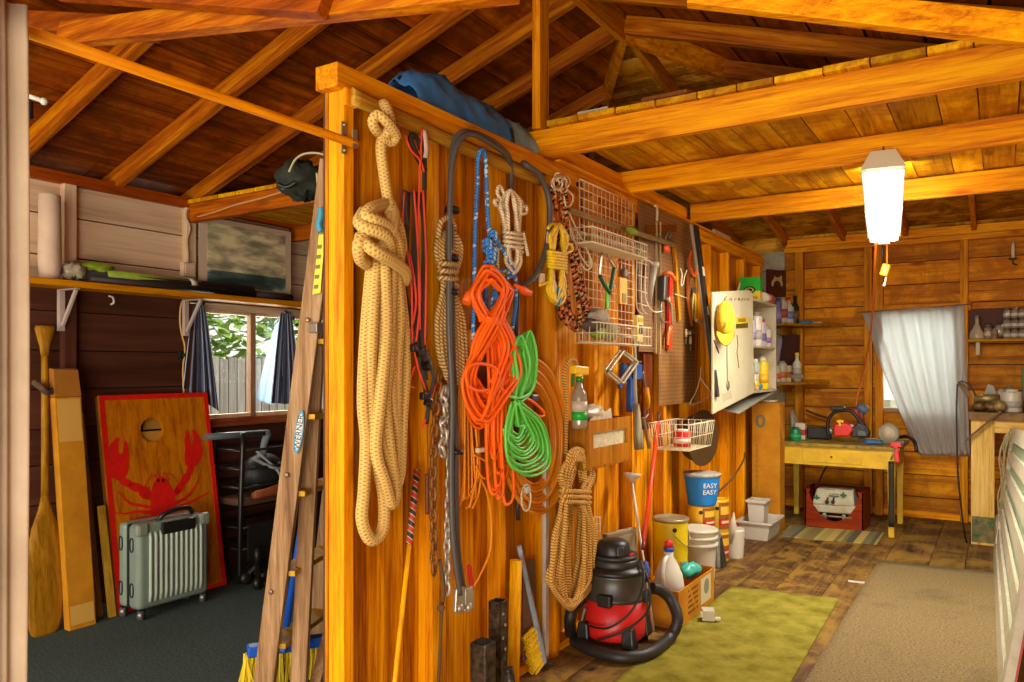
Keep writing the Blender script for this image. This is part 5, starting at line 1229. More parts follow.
for k, (dy, dz, r_) in enumerate(((.12,.0,.3),(.2,.01,-.2),(.26,.0,.25))): mb.box((xb1-.03-k*.012, yb0+dy+.05, zb1+dz-.02), (.003,.16,.10), Matrix.Rotation(r_,3,'X'))
solo(mb, 'folded_papers', P('d4c4a0', .6, var=.3, scale=30), 'folded printed papers sticking out of the wooden wall box', 'papers')
t = thing('spray_bottle', 'clear spray bottle with yellow trigger head on the wall box', 'spray bottle', W(579, 424, XW+.14)); q = W(579.5, 424, XW+.14)
sc_ = .0052
MB().lathe([(.036,0),(.038,.02),(.038,.13),(.034,.17),(.016,.20),(.014,.225)], q+V((0,0,-.02)), n=18).build('bottle', P('8c7c64', .15, spec=.6), t)
MB().lathe([(.0385,0),(.0385,.04)], q+V((0,0,.02)), n=18).build('green_label', P('1c9c34', .4), t); MB().lathe([(.0386,0),(.0386,.05)], q+V((0,0,.06)), n=18).build('white_label', P('b8ac94', .4), t)
MB().lathe([(.018,0),(.018,.03)], q+V((0,0,.20)), n=14).build('green_collar', P('2c7024', .4), t)
MB().bar(q+V((-.01,-.05,.262)), q+V((.01,.055,.255)), .035, .04).box(q+V((0,0,.24)), (.03,.035,.03)).build('trigger_head', P('e0b010', .4), t, .006); MB().bar(q+V((-.012,-.045,.24)), q+V((-.012,-.05,.18)), .014, .012, up=(1,0,0)).build('trigger', P('2c6420', .4), t)
# long bar and level leaning at pegboard end
solo(MB().bar(W(691, 224, XW+.05), W(716, 398, XW+.05), .022, .016, up=(1,0,0)), 'grey_angle_bar', P('a08c70', .5), 'long pale grey bar leaning beside the black level', 'bar', None, .002)
t = thing('black_level', 'long black spirit level leaning at the end of the pegboard', 'level', W(710, 398, XW+.19))
a, b = W(696, 226, XW+.10), W(717, 397, XW+.25); MB().bar(a, b, .05, .025, up=(1,0,0)).build('body', P('1e1a16', .4), t, .003)
for f in (.27, .5, .75): 
    c = a.lerp(b, f); d = (b-a).normalized(); MB().bar(c-d*.03+V((.014,0,0)), c+d*.03+V((.014,0,0)), .035, .005, up=(1,0,0)).build('vial', P('c0b090', .3), t)
# cabinet with open door
CX0, CX1, CY0, CY1, CZ0, CZ1 = XW+.002, XW+.235, 6.0, 6.80, 1.205, 1.94
cw = plain('cabinet_white','bcae8c',.5,c2='a89a78',scale=7)
t = thing('wall_cabinet', 'white open wall cabinet with its door swung flat on the partition', 'cabinet', (XW+.12, 6.4, CZ0))
for nm, d in (('side_panel',(CX0,CX1,CY0,CY0+.018,CZ0,CZ1)),('side_panel',(CX0,CX1,CY1-.018,CY1,CZ0,CZ1)),('top_panel',(CX0,CX1,CY0+.018,CY1-.018,CZ1-.018,CZ1)),('bottom_panel',(CX0,CX1,CY0+.018,CY1-.018,CZ0,CZ0+.018)),('back_panel',(CX0,CX0+.006,CY0+.018,CY1-.018,CZ0+.018,CZ1-.018)),('shelf',(CX0+.006,CX1-.005,CY0+.018,CY1-.018,1.56,1.575))): MB().bb(*d).build(nm, cw, t)
XD = CX1-.012
dc = [W(711,292,XD), W(747,290,XD), W(751,294,XD), W(752,393,XD), W(711,414,XD)]
dr = MB().prism(dc, (.016,0,0)).build('door', plain('door_white','c0b490',.5,c2='b4a680',scale=5), t, .004)
XF = XD+.0165
rr = random.Random(9)
dk = P('3c3428', .7)
d2 = MB()
def dpen(pts): d2.tube([W(x,y,XF+.001) for x,y in pts], .0022, 5)
# the pencilled heading on the door
for st in ([(727,296.5),(724.5,298.5),(724,300.5),(725.5,301),(726.5,299.8),(724.3,299.8)],[(730,297.5),(729.5,299.8),(732,299.4)],[(731.8,297.3),(731.6,301)],[(734.5,298.5),(735,301)],[(735,299.2),(736.5,298.2)],[(738,299.5),(739.8,299),(738.8,298),(738,300),(739.8,300.3)],[(741.5,298),(741.8,301),(742.8,298.5)],[(744.5,300.5),(745,298.2)],[(746.3,298.5),(747.3,300.5),(748.5,298),(749.5,300.5)]): dpen(st)
d2.build('pencil_writing', dk, dr)
MB().prism([W(x,y,XF) for x,y in ((736,317),(748,317),(748,328),(736,329))], (.001,0,0)).build('yellow_sticker', P('d0b018', .5), dr)
MB().prism([W(x,y,XF+.0012) for x,y in ((736,324),(748,323),(748,327.7),(736,328.5))], (.0008,0,0)).build('sticker_band', P('4c4418', .5), dr)
MB().prism([W(x,y,XF+.0012) for x,y in ((738,318.5),(746,318.2),(746,321.8),(738,322.2))], (.0008,0,0)).build('sticker_print', P('8c7414', .5), dr)
MB().prism([W(x,y,XF) for x,y in ((722,394),(731,390),(732,398),(723,402))], (.001,0,0)).build('faded_stamp', P('a89c7c', .7), dr)
t = thing('thermometer_strip', 'thin metal scale with round dial hanging on the white door', 'gauge', W(727, 388, XF))
MB().bar(W(727,342,XF+.004), W(727.5,382,XF+.004), .012, .004, up=(1,0,0)).build('strip', P('8c826c', .4, .5), t); MB().lathe([(.03,0),(.031,.006),(.026,.01)], W(727.5,385.5,XF), (1,0,0), 18).build('dial', P('7c7460', .4, .5), t)
solo(MB().tube([W(x,y,XF+.003) for x,y in ((737,335),(738,345),(737,352),(738,360),(739,368))], .0025, 5), 'dark_string', P('4c4434', .7), 'thin dark string hanging on the white door', 'string')
solo(MB().bar(W(714,340,XF+.003), W(719,353,XF+.003), .012, .004, up=(1,0,0)), 'dark_clip', P('3c342c', .5), 'small dark clip on the white door beside the level', 'clip')
t = thing('baseball_hat', 'yellow baseball cap hanging on the white cabinet door', 'hat', W(726, 345, XF)); ym = plain('cap_yellow','cc980e',.85,c2='b4840a',scale=14)
c = W(725.5, 320, XF+.05)
crown = MB().ball(c, .125, 20, (.45,.9,1.05)); crown.build('crown', ym, t)
prof = [W(x,y,XF+.075) for x,y in ((717,333),(716.8,340),(719,344.5),(724,347),(729,346),(733.5,342.5),(735,336.5))]
g = [[W(717+18*j/8, 331+3.5*math.sin(j/8*PI)-.0*j+(11.5*math.sin(PI*(.12+.76*j/8)))*i/5, XF+.095-.05*i/5*0+.02*math.sin(PI*j/8)*(1+.6*i/5)) for j in range(9)] for i in range(6)]
MB().sheet(g, .006, (1,0,0)).build('visor', ym, t)
text('50+', .07, W(724.5, 326, XF+.112), (-.15,1,.05), (.18,0,1), P('2c2814', .6), t)
# goods in the cabinet and on top of it
def can(name, label, cat, x, y, z, r, h, col, cap=None, band=None, neck=False, grp=None, sq=False):
    t = thing(name, label, cat, (x,y,z), grp)
    if sq: MB().box((x,y,z+h/2), (r*2,r*2,h)).build('body', P(col, .4), t, .004)
    else: MB().lathe([(r*.96,0),(r,.006),(r,h*(.70 if neck else .95)),(r*(.4 if neck else .92),h*(.86 if neck else 1))]+([(r*.38,h)] if neck else []), (x,y,z), n=14).build('body', P(col, .35), t)
    if band:
        if sq: MB().box((x,y,z+h*.45), (r*2.02,r*2.02,h*.35)).build('label_band', P(band, .5), t)
        else: MB().lathe([(r*1.01,0),(r*1.01,h*.32)], (x,y,z+h*.22), n=14).build('label_band', P(band, .5), t)
    if cap: MB().lathe([(r*(.45 if neck else .7),0),(r*(.45 if neck else .6),h*.13)], (x,y,z+h*1.001), n=12).build('cap', P(cap, .4), t)
    return t
sx = CX1-.045
zz = 1.576
for nm, lab, y, r, h, col, cap, band in (
  ('spray_can','purple banded spray can at the near end of the middle shelf',6.08,.034,.20,'b0a4a8','7c5c8c','8c74a0'),
  ('spray_can','white spray can with grey cap on the middle shelf',6.21,.040,.24,'c8c0ac','8c8474','a8a090'),
  ('spray_can','slim spray can with red cap on the middle shelf',6.34,.033,.20,'a89c98','c81c14','6c6488'),
  ('aerosol_can','lilac banded aerosol at the far end of the middle shelf',6.46,.034,.15,'c0b49c','b8ac90','8c6ca0'),
  ): can(nm, lab, 'can', sx, 6.16+(y-6.08)*1.3, zz, r*1.15, h, col, cap, band)
can('yellow_duster', 'yellow topped can behind the cans of the middle shelf', 'can', sx-.09, 6.14, zz, .04, .24, 'd0a81c', 'e0bc28')
zz = CZ0+.019
for nm, lab, y, x, r, h, col, cap, band, sq in (
  ('solvent_can','white can with grey top at the near end of bottom shelf',6.08,sx-.01,.042,.19,'a89c84','8c8270','bcb098',False),
  ('oil_can','yellow labelled short can on the bottom shelf',6.18,sx,.036,.13,'b4a888','8c8474','e0b418',False),
  ('spray_can','teal and lime labelled spray can on the bottom shelf',6.27,sx-.02,.032,.22,'98a890','c8c8b8','3c9484',False),
  ('spray_can','tall yellow spray can on the bottom shelf',6.40,sx,.042,.23,'e4b414','c8b898','d8a00c',False),
  ('white_tube','white tube with pale cap behind the yellow spray can',6.52,sx-.04,.034,.25,'c8bc9c','b0a484',None,False)): can(nm, lab, 'can', x, 6.14+(y-6.08)*1.22, zz, r*1.1, h, col, cap, band, False, None, sq)
solo(MB().box((CX1-.035, 6.13, CZ0+.032), (.05,.14,.026)), 'sandpaper_stack', P('c87c1c', .7), 'flat orange packet lying on the bottom shelf front', 'packet', None, .003)
solo(crumple((CX1-.03, 6.37, CZ0+.045), .03, (.8,1.4,.8), 52, 10), 'blue_cap_tube', P('2c8ca0', .5), 'small turquoise tube lying at the bottom shelf edge', 'tube')
t = thing('plant_food_box', 'green and yellow plant food box on top of the cabinet', 'box', (CX1-.09, 6.42, CZ1))
px0, px1, py0, py1 = CX1-.20, CX1-.03, 6.38, 6.46; bz0, bz1 = CZ1+.001, CZ1+.20
MB().bb(px0, px1, py0, py1, bz0, bz0+.085).build('yellow_half', P('d8b820', .45), t); MB().bb(px0, px1, py0, py1, bz0+.085, bz1).build('green_half', P('18a020', .45), t)
c = V(((px0+px1)/2, py0-.0002, bz0+.095))
MB().lathe([(.05,0),(.05,.0015)], c, (0,-1,0), 20, sy=.62).build('black_emblem', P('182014', .5), t); MB().lathe([(.036,0),(.036,.001)], c+V((0,-.0016,0)), (0,-1,0), 18, sy=.55).build('gold_ring', P('c8b848', .5), t); MB().lathe([(.027,0),(.027,.001)], c+V((0,-.0028,0)), (0,-1,0), 16, sy=.5).build('emblem_core', P('182014', .5), t)
MB().box((c.x, py0-.001, bz0+.03), (.13,.002,.022)).build('printed_band', P('a08c1c', .5), t)
t = thing('caulk_tube', 'white tube with a red end lying on the cabinet top', 'tube', (CX1-.05, 6.42, CZ1))
MB().tube([(CX1-.04,6.50,CZ1+.045),(CX1-.04,6.68,CZ1+.045)], .04, 14).build('tube', P('c8b8a0', .4), t); MB().tube([(CX1-.04,6.68,CZ1+.045),(CX1-.04,6.74,CZ1+.045)], .043, 14).build('red_end', P('c01c14', .4), t)
solo(MB().tube(cat_rom([(CX1-.15,6.52,CZ1+.02),(CX1-.13,6.56,CZ1+.12),(CX1-.11,6.68,CZ1+.14),(CX1-.10,6.74,CZ1+.07)],5), .02, 10), 'blue_hook_tool', P('1c50a8', .4), 'curved blue handle tool at the far end of cabinet top', 'tool')
solo(crumple((CX1-.12, 6.0, CZ1+.02), .05, (1,1.2,.5), 61, 12).tube([(CX1-.1,5.98,CZ1+.03),(CX1-.09,6.02,CZ1+.12)], .008, 6), 'cord_tangle', P('b0a07c', .6), 'small tangle of pale cord on the near cabinet top', 'cord')
solo(MB().prism([W(721,234,XW-.03), W(733,240,XW-.03), W(733,249,XW-.03), W(721,243,XW-.03)], (.01,0,0)) if False else MB().bb(XW-.06, XW-.045, 5.98, 6.42, 2.41, 2.49), 'white_offcut', P('b8b0a0', .6), 'white board offcut standing on the partition top plate', 'offcut', None, .002)
# things on the floor along the partition
t = thing('snow_stake', 'orange red fibreglass stake leaning on the partition', 'stake', G(644, 560)); 
a, b = W(658, 422, XW+.02), W(644, 540, XW+.22)
MB().tube([a, b], .0125, 8).build('pole', P('d83c14', .4), t); MB().tube([a, a+(a-b).normalized()*.09], .009, 8).build('tip', P('3c342c', .5), t); MB().tube([b, b+(b-a).normalized()*.06], .011, 8).build('foot', P('8c2c10', .4), t)
b2 = basket('deep_wire_basket', 'deep white wire basket holding a red can on the partition', 4.48, 4.96, .90, 1.06, XW+.02, XW+.28, 12, 0, True, .12)
t = can('red_oil_can', 'red and white can lying in the deep wire basket', 'can', XW+.15, 4.72, .906, .055, .095, 'c02420', 'd8c8b0', 'd8c0a8')
t = thing('hanging_pan', 'round dark pan hung on the partition behind wire basket', 'pan', W(702, 437, XW+.09))
c = W(690, 437, XW+.02); ax = V((1,-.25,0)).normalized(); rp = .185
MB().lathe([(rp*.72,0),(rp*.8,.01),(rp,.10),(rp*1.02,.105),(rp*.98,.10),(rp*.78,.015),(0,.012)], c, ax, 28).build('bowl', plain('old_pan','5c3c1c',.5,.3,c2='3c2410',scale=9), t)
MB().lathe([(rp*1.02,0),(rp*1.05,.004),(rp*1.02,.01)], c+ax*.10, ax, 28).build('rim', P('4c3418', .5, .3), t)
MB().lathe([(0,0),(rp*.93,.0),(rp*.93,.006),(0,.02)], c+ax*.095, ax, 28).build('inner_face', plain('pan_face','5c5438',.45,.4,c2='443c28',scale=6), t)
# vacuum
vx, vy = -1.655, 3.61
t = thing('shop_vacuum', 'red and black drum shop vacuum with a long grey hose', 'vacuum', (vx,vy,0)); rd = plain('vac_red','c4201c',.4,c2='b01a18',scale=8); bk = P('1e1a16', .4); dkp = P('2c2822', .45)
MB().lathe([(.135,.045),(.15,.06),(.152,.08),(.156,.245)], (vx,vy,0), n=32).build('drum', rd, t)
MB().lathe([(.158,.243),(.158,.258),(.152,.262),(.148,.36),(.15,.375)], (vx,vy,0), n=32).build('tank_collar', plain('vac_dark','3c362c',.35,c2='2c2720',scale=6), t)
MB().lathe([(.156,.372),(.16,.38),(.158,.392),(.13,.40),(.125,.405)], (vx,vy,0), n=32).build('lid', bk, t)
MB().lathe([(.118,.40),(.122,.41),(.122,.435),(.112,.442)], (vx,vy,0), n=28).lathe([(.115,.442),(.118,.45),(.116,.46)], (vx,vy,0), n=28).build('vent_ring', dkp, t)
hd = MB().lathe([(.085,.445),(.088,.47),(.078,.515),(.06,.53),(.0,.535)], (vx-.005,vy-.01,0), n=20).build('motor_head', bk, t)
MB().box((vx+.05,vy-.06,.485), (.05,.04,.05), Matrix.Rotation(-.9,3,'Z')).build('handle_block', dkp, hd, .01)
MB().box((vx+.09,vy+.0,.46), (.014,.03,.02)).build('red_switch', P('d02018', .4), t, .003)
for k in range(4):
    a = -.7+k*PI/2; p = V((vx+.165*math.cos(a), vy+.165*math.sin(a), 0))
    c = MB().hexa([(p.x-.035,p.y-.035,.03),(p.x+.035,p.y-.035,.03),(p.x+.035,p.y+.035,.03),(p.x-.035,p.y+.035,.03),(p.x-.028,p.y-.028,.13),(p.x+.022,p.y-.022,.13),(p.x+.022,p.y+.022,.13),(p.x-.022,p.y+.022,.13)]).build('caster_bracket', bk, t, .008)
    MB().lathe([(.01,-.014),(.022,-.012),(.022,.012),(.01,.014)], (p.x,p.y,.0225), (.7,.7,0), 12).build('caster_wheel', P('141210', .5), c)
q = D(597, 601, 3.95); MB().box((vx+.02,vy-.155,.26), (.07,.05,.06)).build('latch', bk, t, .008); MB().box((vx+.155,vy+.03,.26), (.04,.06,.06)).build('latch', bk, t, .008)
hp = [D(583,598,3.86), D(574,606,3.86), D(570,620,3.84)]+[G(x,y,.032) for x,y in ((572,637),(583,646),(601,653),(625,657.5),(650,653))]+[D(669,640,3.92), D(677.5,620,3.96), D(671,600,4.02), D(660,590,4.02), D(652,588,4.0)]
for p in hp: p.z = max(p.z, .032)
c = cat_rom(hp, 12); 
MB().tube(c, [.0285+.0018*(i % 2) for i in range(len(c))], 12).build('hose', P('24201a', .5), t)
MB().tube(cat_rom([D(x,y,d) for x,y,d in ((640,560,3.9),(644,575,3.78),(640,595,3.72),(628,615,3.70),(608,628,3.72),(590,626,3.80),(586,622,3.86))],5), .0055, 6).tube(cat_rom([D(x,y,d) for x,y,d in ((641,562,3.9),(648,580,3.8),(650,605,3.78),(640,620,3.74),(620,633,3.73),(595,641,3.78))],5), .0055, 6).build('power_cord', P('1c1814', .5), t)
# white rod with cup, wire rack and case behind the vacuum
t = thing('white_rod_plunger', 'thin white rod topped by a small clear cup by vacuum', 'plunger', D(648, 600, 4.2))
a, b = W(632, 482, XW+.06), D(647, 585, 4.22); a = V(a)
MB().tube([a, b, b+(b-a)*.55 if False else b+(b-a).normalized()*.3], .008, 8).build('rod', P('c0b4a0', .4), t); MB().lathe([(.012,0),(.02,.012),(.046,.035),(.05,.05),(.045,.05),(.018,.018)], a, (0,.1,1), 20).build('cup', P('b4a898', .3), t)
mb = MB()
for k in range(5): wt(mb, [D(587+k*3.2, 517, 3.98), D(587.5+k*3.2, 553, 3.98)], .0028)
for k in range(6): wt(mb, [D(586, 517+k*7, 3.98), D(601, 517+k*7, 3.98)], .0022)
solo(mb, 'wire_rack', wire, 'small white wire rack standing behind the red vacuum', 'rack')
t = thing('grey_tool_case', 'flat grey plastic case leaning behind the red vacuum', 'case', D(622, 545, 4.2))
MB().prism([D(607,534,4.16), D(637,527,4.34), D(638,556,4.34), D(607,560,4.16)], (-.03,.0,0)).build('case', P('8c7c5c', .5), t, .008); MB().prism([D(611,539,4.145), D(634,533,4.30), D(634,552,4.30), D(611,556,4.145)], (.004,0,0)).build('lid_inset', P('98886a', .5), t)
solo(MB().tube([G(576,643), D(585,612,3.86)+V((0,0,.02))], .007, 8), 'grey_wand', P('6c6458', .4), 'thin grey metal wand leaning by the vacuum hose', 'wand')
solo(crumple(D(645.5,572,4.1), .028, (.8,.9,2.0), 72, 10), 'blue_sponge', P('3c54a8', .7), 'small blue sponge stuck beside the vacuum cord', 'sponge')
# carton with jug and teal bag
KX0, KX1, KY0, KY1 = -1.66, -1.45, 3.97, 4.57
t = thing('open_carton', 'open orange cardboard carton on the floor behind the vacuum hose', 'box', (-1.55,4.27,0)); kw = .006
for nm, d in (('side_wall',(KX1-kw,KX1,KY0,KY1,0,.205)),('side_wall',(KX0,KX0+kw,KY0,KY1,0,.215)),('end_wall',(KX0+kw,KX1-kw,KY0,KY0+kw,0,.205)),('end_wall',(KX0+kw,KX1-kw,KY1-kw,KY1,0,.21)),('bottom',(KX0+kw,KX1-kw,KY0+kw,KY1-kw,0,.006))): MB().bb(*d).build(nm, M['card'], t)
mb = MB()
for k in range(5): 
    for j in range(7): 
        if (k*7+j) % 6 != 5: mb.bb(KX1+.0004, KX1+.001, KY0+.15+j*.024, KY0+.168+j*.024, .045+k*.03, .058+k*.03)
mb.build('printed_text', P('5c3c10', .7), t)
MB().bb(KX1+.0004, KX1+.0014, KY0+.36, KY0+.54, .04, .19).build('white_label', P('c0b490', .6), t); MB().lathe([(.045,0),(.045,.0006)], (KX1+.0015,KY0+.46,.13), (1,0,0), 18).build('label_mark', P('847c64', .6), t)
t = thing('white_jug', 'white handled jug with red cap in the open carton', 'jug', (-1.555,4.12,.007)); jx, jy = -1.555, 4.10; wj = P('c8c2b0', .35)
MB().lathe([(.080,0),(.086,.012),(.086,.19),(.076,.25),(.05,.31),(.026,.35),(.024,.385)], (jx,jy,.007), n=24).build('body', wj, t)
MB().tube(cat_rom([(jx-.0,jy-.08,.19),(jx,jy-.095,.26),(jx,jy-.075,.33),(jx,jy-.025,.36)],5), .014, 8).build('handle', wj, t)
MB().lathe([(.028,0),(.028,.022)], (jx,jy,.385), n=16).build('blue_collar', P('1c4ca0', .4), t); MB().lathe([(.024,0),(.022,.03),(.010,.04)], (jx,jy,.407), n=16).build('red_cap', P('c8201c', .4), t)
MB().bb(jx+.055, jx+.0815, jy+.0, jy+.06, .06, .15).build('blue_label', P('2c5c9c', .4), t)
solo(crumple((-1.53,4.37,.225), .07, (.8,1.25,.6), 81, 16), 'teal_bag', P('3ca890', .4, var=.25, scale=25), 'crumpled teal plastic bag lying in the open carton', 'bag')
# pails and cans
def pail(name, label, cat, x, y, z, r0, r1, h, mat, rim=None, rings=0, lid=None, bail=None):
    t = thing(name, label, cat, (x,y,z))
    pr = [(r0*.97,0),(r0,.006)]
    for k in range(14):
        f = (k+1)/14; rr_ = r0+(r1-r0)*f; pr.append((rr_, h*f))
    if not lid: pr += [(r1-.004,h),(r0+.0*r1+(r1-r0)*.6-.004,h*.6),(0,h*.6)]
    MB().lathe(pr, (x,y,z), n=28).build('body', mat, t)
    for k in range(rings): MB().lathe([(r1-.002,0),(r1+.010,.004),(r1+.010,.02),(r1-.002,.024)], (x,y,z+h-.026-k*.045), n=28).build('rim_ring', rim or mat, t)
    if lid: MB().lathe([(r1+.004,0),(r1+.008,.006),(r1+.006,.02),(r1*.9,.022),(r1*.86,.012),(0,.012)], (x,y,z+h-.008), n=28).build('lid', lid, t)
    if bail: MB().tube(cat_rom([V((x,y,z+h*.85))+V(p) for p in bail],5), .003, 6).build('bail', M['steel'], t)
    return t
by, bx = 4.66, -1.755
solo(MB().bb(-1.84, -1.67, 4.60, 4.76, 0, .12), 'wood_block', wk, 'wooden block under the yellow lidded pail', 'block', None, .004)
t = pail('yellow_pail', 'bright yellow pail with a dented grey lid by the stake', 'pail', bx, by, .12, .105, .108, .33, plain('pail_yellow','d8c010',.45,c2='ccae0c',scale=5), lid=P('8c7c5c', .4, .3), bail=[(.05,-.095,-.02),(.09,-.07,-.07),(.115,.0,-.11),(.10,.07,-.07),(.08,.09,-.02)])
MB().lathe([(.014,0),(.014,.003)], (bx+.06,by-.089,.40), (.6,-.85,0), 14).build('black_mark', P('1c1810', .5), t)
wpl = P('b8ae98', .4)
t = pail('white_bucket', 'white bucket nested on another behind the teal bag', 'bucket', -1.69, 5.0, .0, .105, .118, .345, wpl, rings=3)
solo(crumple((-1.70,5.03,.25), .06, (1,1,.5), 91, 12), 'bucket_liner', P('94886c', .6), 'grey crumpled liner inside the nested white buckets', 'liner')
yc = plain('can_yellow','d8a81c',.4,c2='cc9c14',scale=10)
def paintcan(label, x, y, z, r, h, grp=None, full=True):
    t = thing('deck_stain_can', label, 'can', (x,y,z), grp)
    MB().lathe([(r*.98,0),(r,.004),(r,h-.006),(r*.97,h),(r*.9,h),(r*.88,h-.008),(0,h-.008)], (x,y,z), n=28).build('body', yc, t)
    if full:
        for a0, a1, z0, z1, c, nm in ((-.75,.75,.1,.92,'8c5018','brown_label'),(-.75,.75,.22,.42,'b01c14','red_band'),(-.6,.5,.55,.8,'d8a830','gold_print'),(-.5,.45,.28,.36,'d8c8a0','white_print')):
            e = .0008 if nm == 'brown_label' else .0016; vs = []; n_ = 10
            for zz_ in (z0, z1):
                for k in range(n_+1): 
                    a = a0+(a1-a0)*k/n_-.35; vs.append((x+(r+e)*math.cos(a), y+(r+e)*math.sin(a), z+h*zz_))
            MB().add(vs, [(k, k+1, n_+2+k, n_+1+k) for k in range(n_)], None, True).build(nm, P(c, .5), t)
        MB().lathe([(.014,0),(.014,.002)], (x+r*.33,y-r*.94,z+h*.75), (.33,-.94,0), 14).build('black_mark', P('1c1810', .5), t)
    return t
paintcan('lower yellow stain can hidden behind the white buckets', -1.755, 5.24, 0, .092, .29)
paintcan('yellow and red stain can carrying the blue pail', -1.755, 5.24, .291, .092, .165)
paintcan('lower yellow can behind the grey plastic bag', -1.755, 5.60, 0, .085, .21)
t = paintcan('yellow and red stain can beside the blue pail', -1.755, 5.60, .211, .085, .235)
t = pail('blue_pail', 'bright blue pail with white lettering stacked on a stain can', 'pail', -1.745, 5.24, .458, .095, .125, .215, plain('pail_blue','1a78c0',.4,c2='1670b4',scale=5), rim=P('b8b0a0', .5), rings=0)
MB().lathe([(.118,0),(.127,.003),(.1275,.022),(.119,.024)], (-1.745,5.24,.654), n=28).build('spattered_rim', P('a8a090', .5, var=.5, scale=40), t)
aa = -.78
for k, s in enumerate(('EASY','EASY')): 
    zc = .60-.045*k; rr_ = .095+.03*(zc-.458)/.215+.003
    text(s, .046, (-1.745+rr_*math.cos(aa)-.0, 5.24+rr_*math.sin(aa), zc), (-math.sin(aa), math.cos(aa), 0), (.13,0,1), P('d8d4cc', .5), t)
solo(crumple((-1.72,5.20,.655), .05, (1,1.2,.25), 95, 12), 'paint_rag', P('a49878', .7, var=.4, scale=30), 'spattered rag lying in the blue pail', 'rag')
t = thing('grey_plastic_sack', 'grey and black plastic sack standing on the floor by small pail', 'sack', (-1.69,5.40,0))
MB().hexa([(-1.74,5.36,0),(-1.66,5.34,0),(-1.64,5.46,0),(-1.72,5.48,0),(-1.73,5.38,.25),(-1.69,5.36,.25),(-1.68,5.45,.25),(-1.72,5.47,.25)]).build('sack_body', P('8c8474', .4, var=.4, scale=25), t, .01); MB().hexa([(-1.652,5.36,0.005),(-1.636,5.36,0.005),(-1.632,5.44,0.005),(-1.645,5.44,0.005),(-1.672,5.42,.20),(-1.668,5.42,.20),(-1.668,5.45,.20),(-1.674,5.45,.20)]).build('black_print', P('2c2c28', .4), t)
t = pail('small_white_pail', 'small white pail with a red mark holding a paper funnel', 'pail', -1.655, 5.72, 0, .058, .072, .215, P('c0b6a0', .4), rings=0, bail=[(.06,-.03,.0),(.07,.02,-.06),(.055,.05,-.10),(.03,.065,0)])
MB().lathe([(.018,0),(.018,.0015)], (-1.590,5.745,.10), (.95,.3,0), 12).build('red_mark', P('c02c20', .5), t)
solo(MB().lathe([(.05,0),(.03,.1),(.002,.24)], (-1.67,5.70,.13), (.15,-.35,1), 14), 'paper_funnel', P('bcae98', .6), 'pale paper cone standing in the small white pail', 'cone')
def tub(name, label, x0, x1, y0, y1, z, h, fl, mat, th=.005):
    t = thing(name, label, 'tub', ((x0+x1)/2,(y0+y1)/2,z)); mb = MB()
    b = [(x0+fl,y0+fl),(x1-fl,y0+fl),(x1-fl,y1-fl),(x0+fl,y1-fl)]; u = [(x0,y0),(x1,y0),(x1,y1),(x0,y1)]
    inn = lambda P_, e: [(x+(e if i in (0,3) else -e), y+(e if i in (0,1) else -e)) for i, (x,y) in enumerate(P_)]
    vs = [(x,y,z) for x,y in b]+[(x,y,z+h) for x,y in u]+[(x,y,z+h) for x,y in inn(u,th)]+[(x,y,z+th) for x,y in inn(b,th)]
    fs = [(3,2,1,0)]
    for r in range(3): fs += [(r*4+k, r*4+(k+1)%4, r*4+4+(k+1)%4, r*4+4+k) for k in range(4)]
    fs.append((12,13,14,15)); mb.add(vs, fs); mb.build('tub_body', mat, t, .008)
    mb = MB(); e = .014
    for d in ((x0-e,x1+e,y0-e,y0),(x0-e,x1+e,y1,y1+e),(x0-e,x0,y0,y1),(x1,x1+e,y0,y1)): mb.bb(*d, z+h-.016, z+h+.003)
    mb.build('rim', mat, t, .004); return t
tubm = P('c4bca8', .4)
tub('white_dish_tub', 'low white dish tub on the floor before the tall carton', -1.82, -1.56, 6.36, 6.78, 0, .15, .03, tubm)
tub('white_bin', 'upright white bin standing inside the low dish tub', -1.77, -1.63, 6.46, 6.62, .006, .30, .018, tubm)
# tall carton at the wall end
t = thing('tall_carton', 'tall brown cardboard carton standing beside the yellow table', 'box', (-1.72,7.0,0))
MB().bb(-1.838, -1.60, 6.86, 7.035, 0, 1.10).build('carton', M['card'], t, .004)
qx = W(761, 421, -1.6)
ydc = 6.859
def fr(px, py): d = ray(px, py); return O+d*(6.859/d.y)
c = fr(760.5, 421); ring = MB()
oo = [(c.x+.043*math.cos(a), 6.8585, c.z+.058*math.sin(a)) for a in [2*PI*k/24 for k in range(24)]]; ii = [(c.x+.019*math.cos(a), 6.8585, c.z+.036*math.sin(a)) for a in [2*PI*k/24 for k in range(24)]]
ring.add(oo+ii+[(p[0],6.857,p[2]) for p in oo+ii], [(k,(k+1)%24,24+(k+1)%24,24+k) for k in range(24)]+[(48+k,72+k,72+(k+1)%24,48+(k+1)%24) for k in range(24)]+[(k,48+k,48+(k+1)%24,(k+1)%24) for k in range(24)]).build('printed_letter', P('6c6448', .7), t)
mb = MB()
for k in range(9): mb.bb(-1.80, -1.79, 6.857, 6.8588, .35+k*.045, .38+k*.045)
mb.build('printed_column', P('8c5c18', .7), t); MB().bb(-1.84, -1.61, 6.857, 6.8588, .55, .553).build('tape_seam', P('9c6410', .6), t)
t = thing('paper_roll_dish', 'flat white dish with paper lying on the tall carton', 'dish', (-1.72,6.95,1.10)); MB().lathe([(.07,0),(.085,.02),(.08,.02),(.065,.006),(0,.006)], (-1.72,6.95,1.10), n=20).build('dish', P('b8ac88', .5), t); MB().box((-1.72,6.95,1.114), (.10,.08,.014)).build('paper', P('ccc4a4', .6), t)
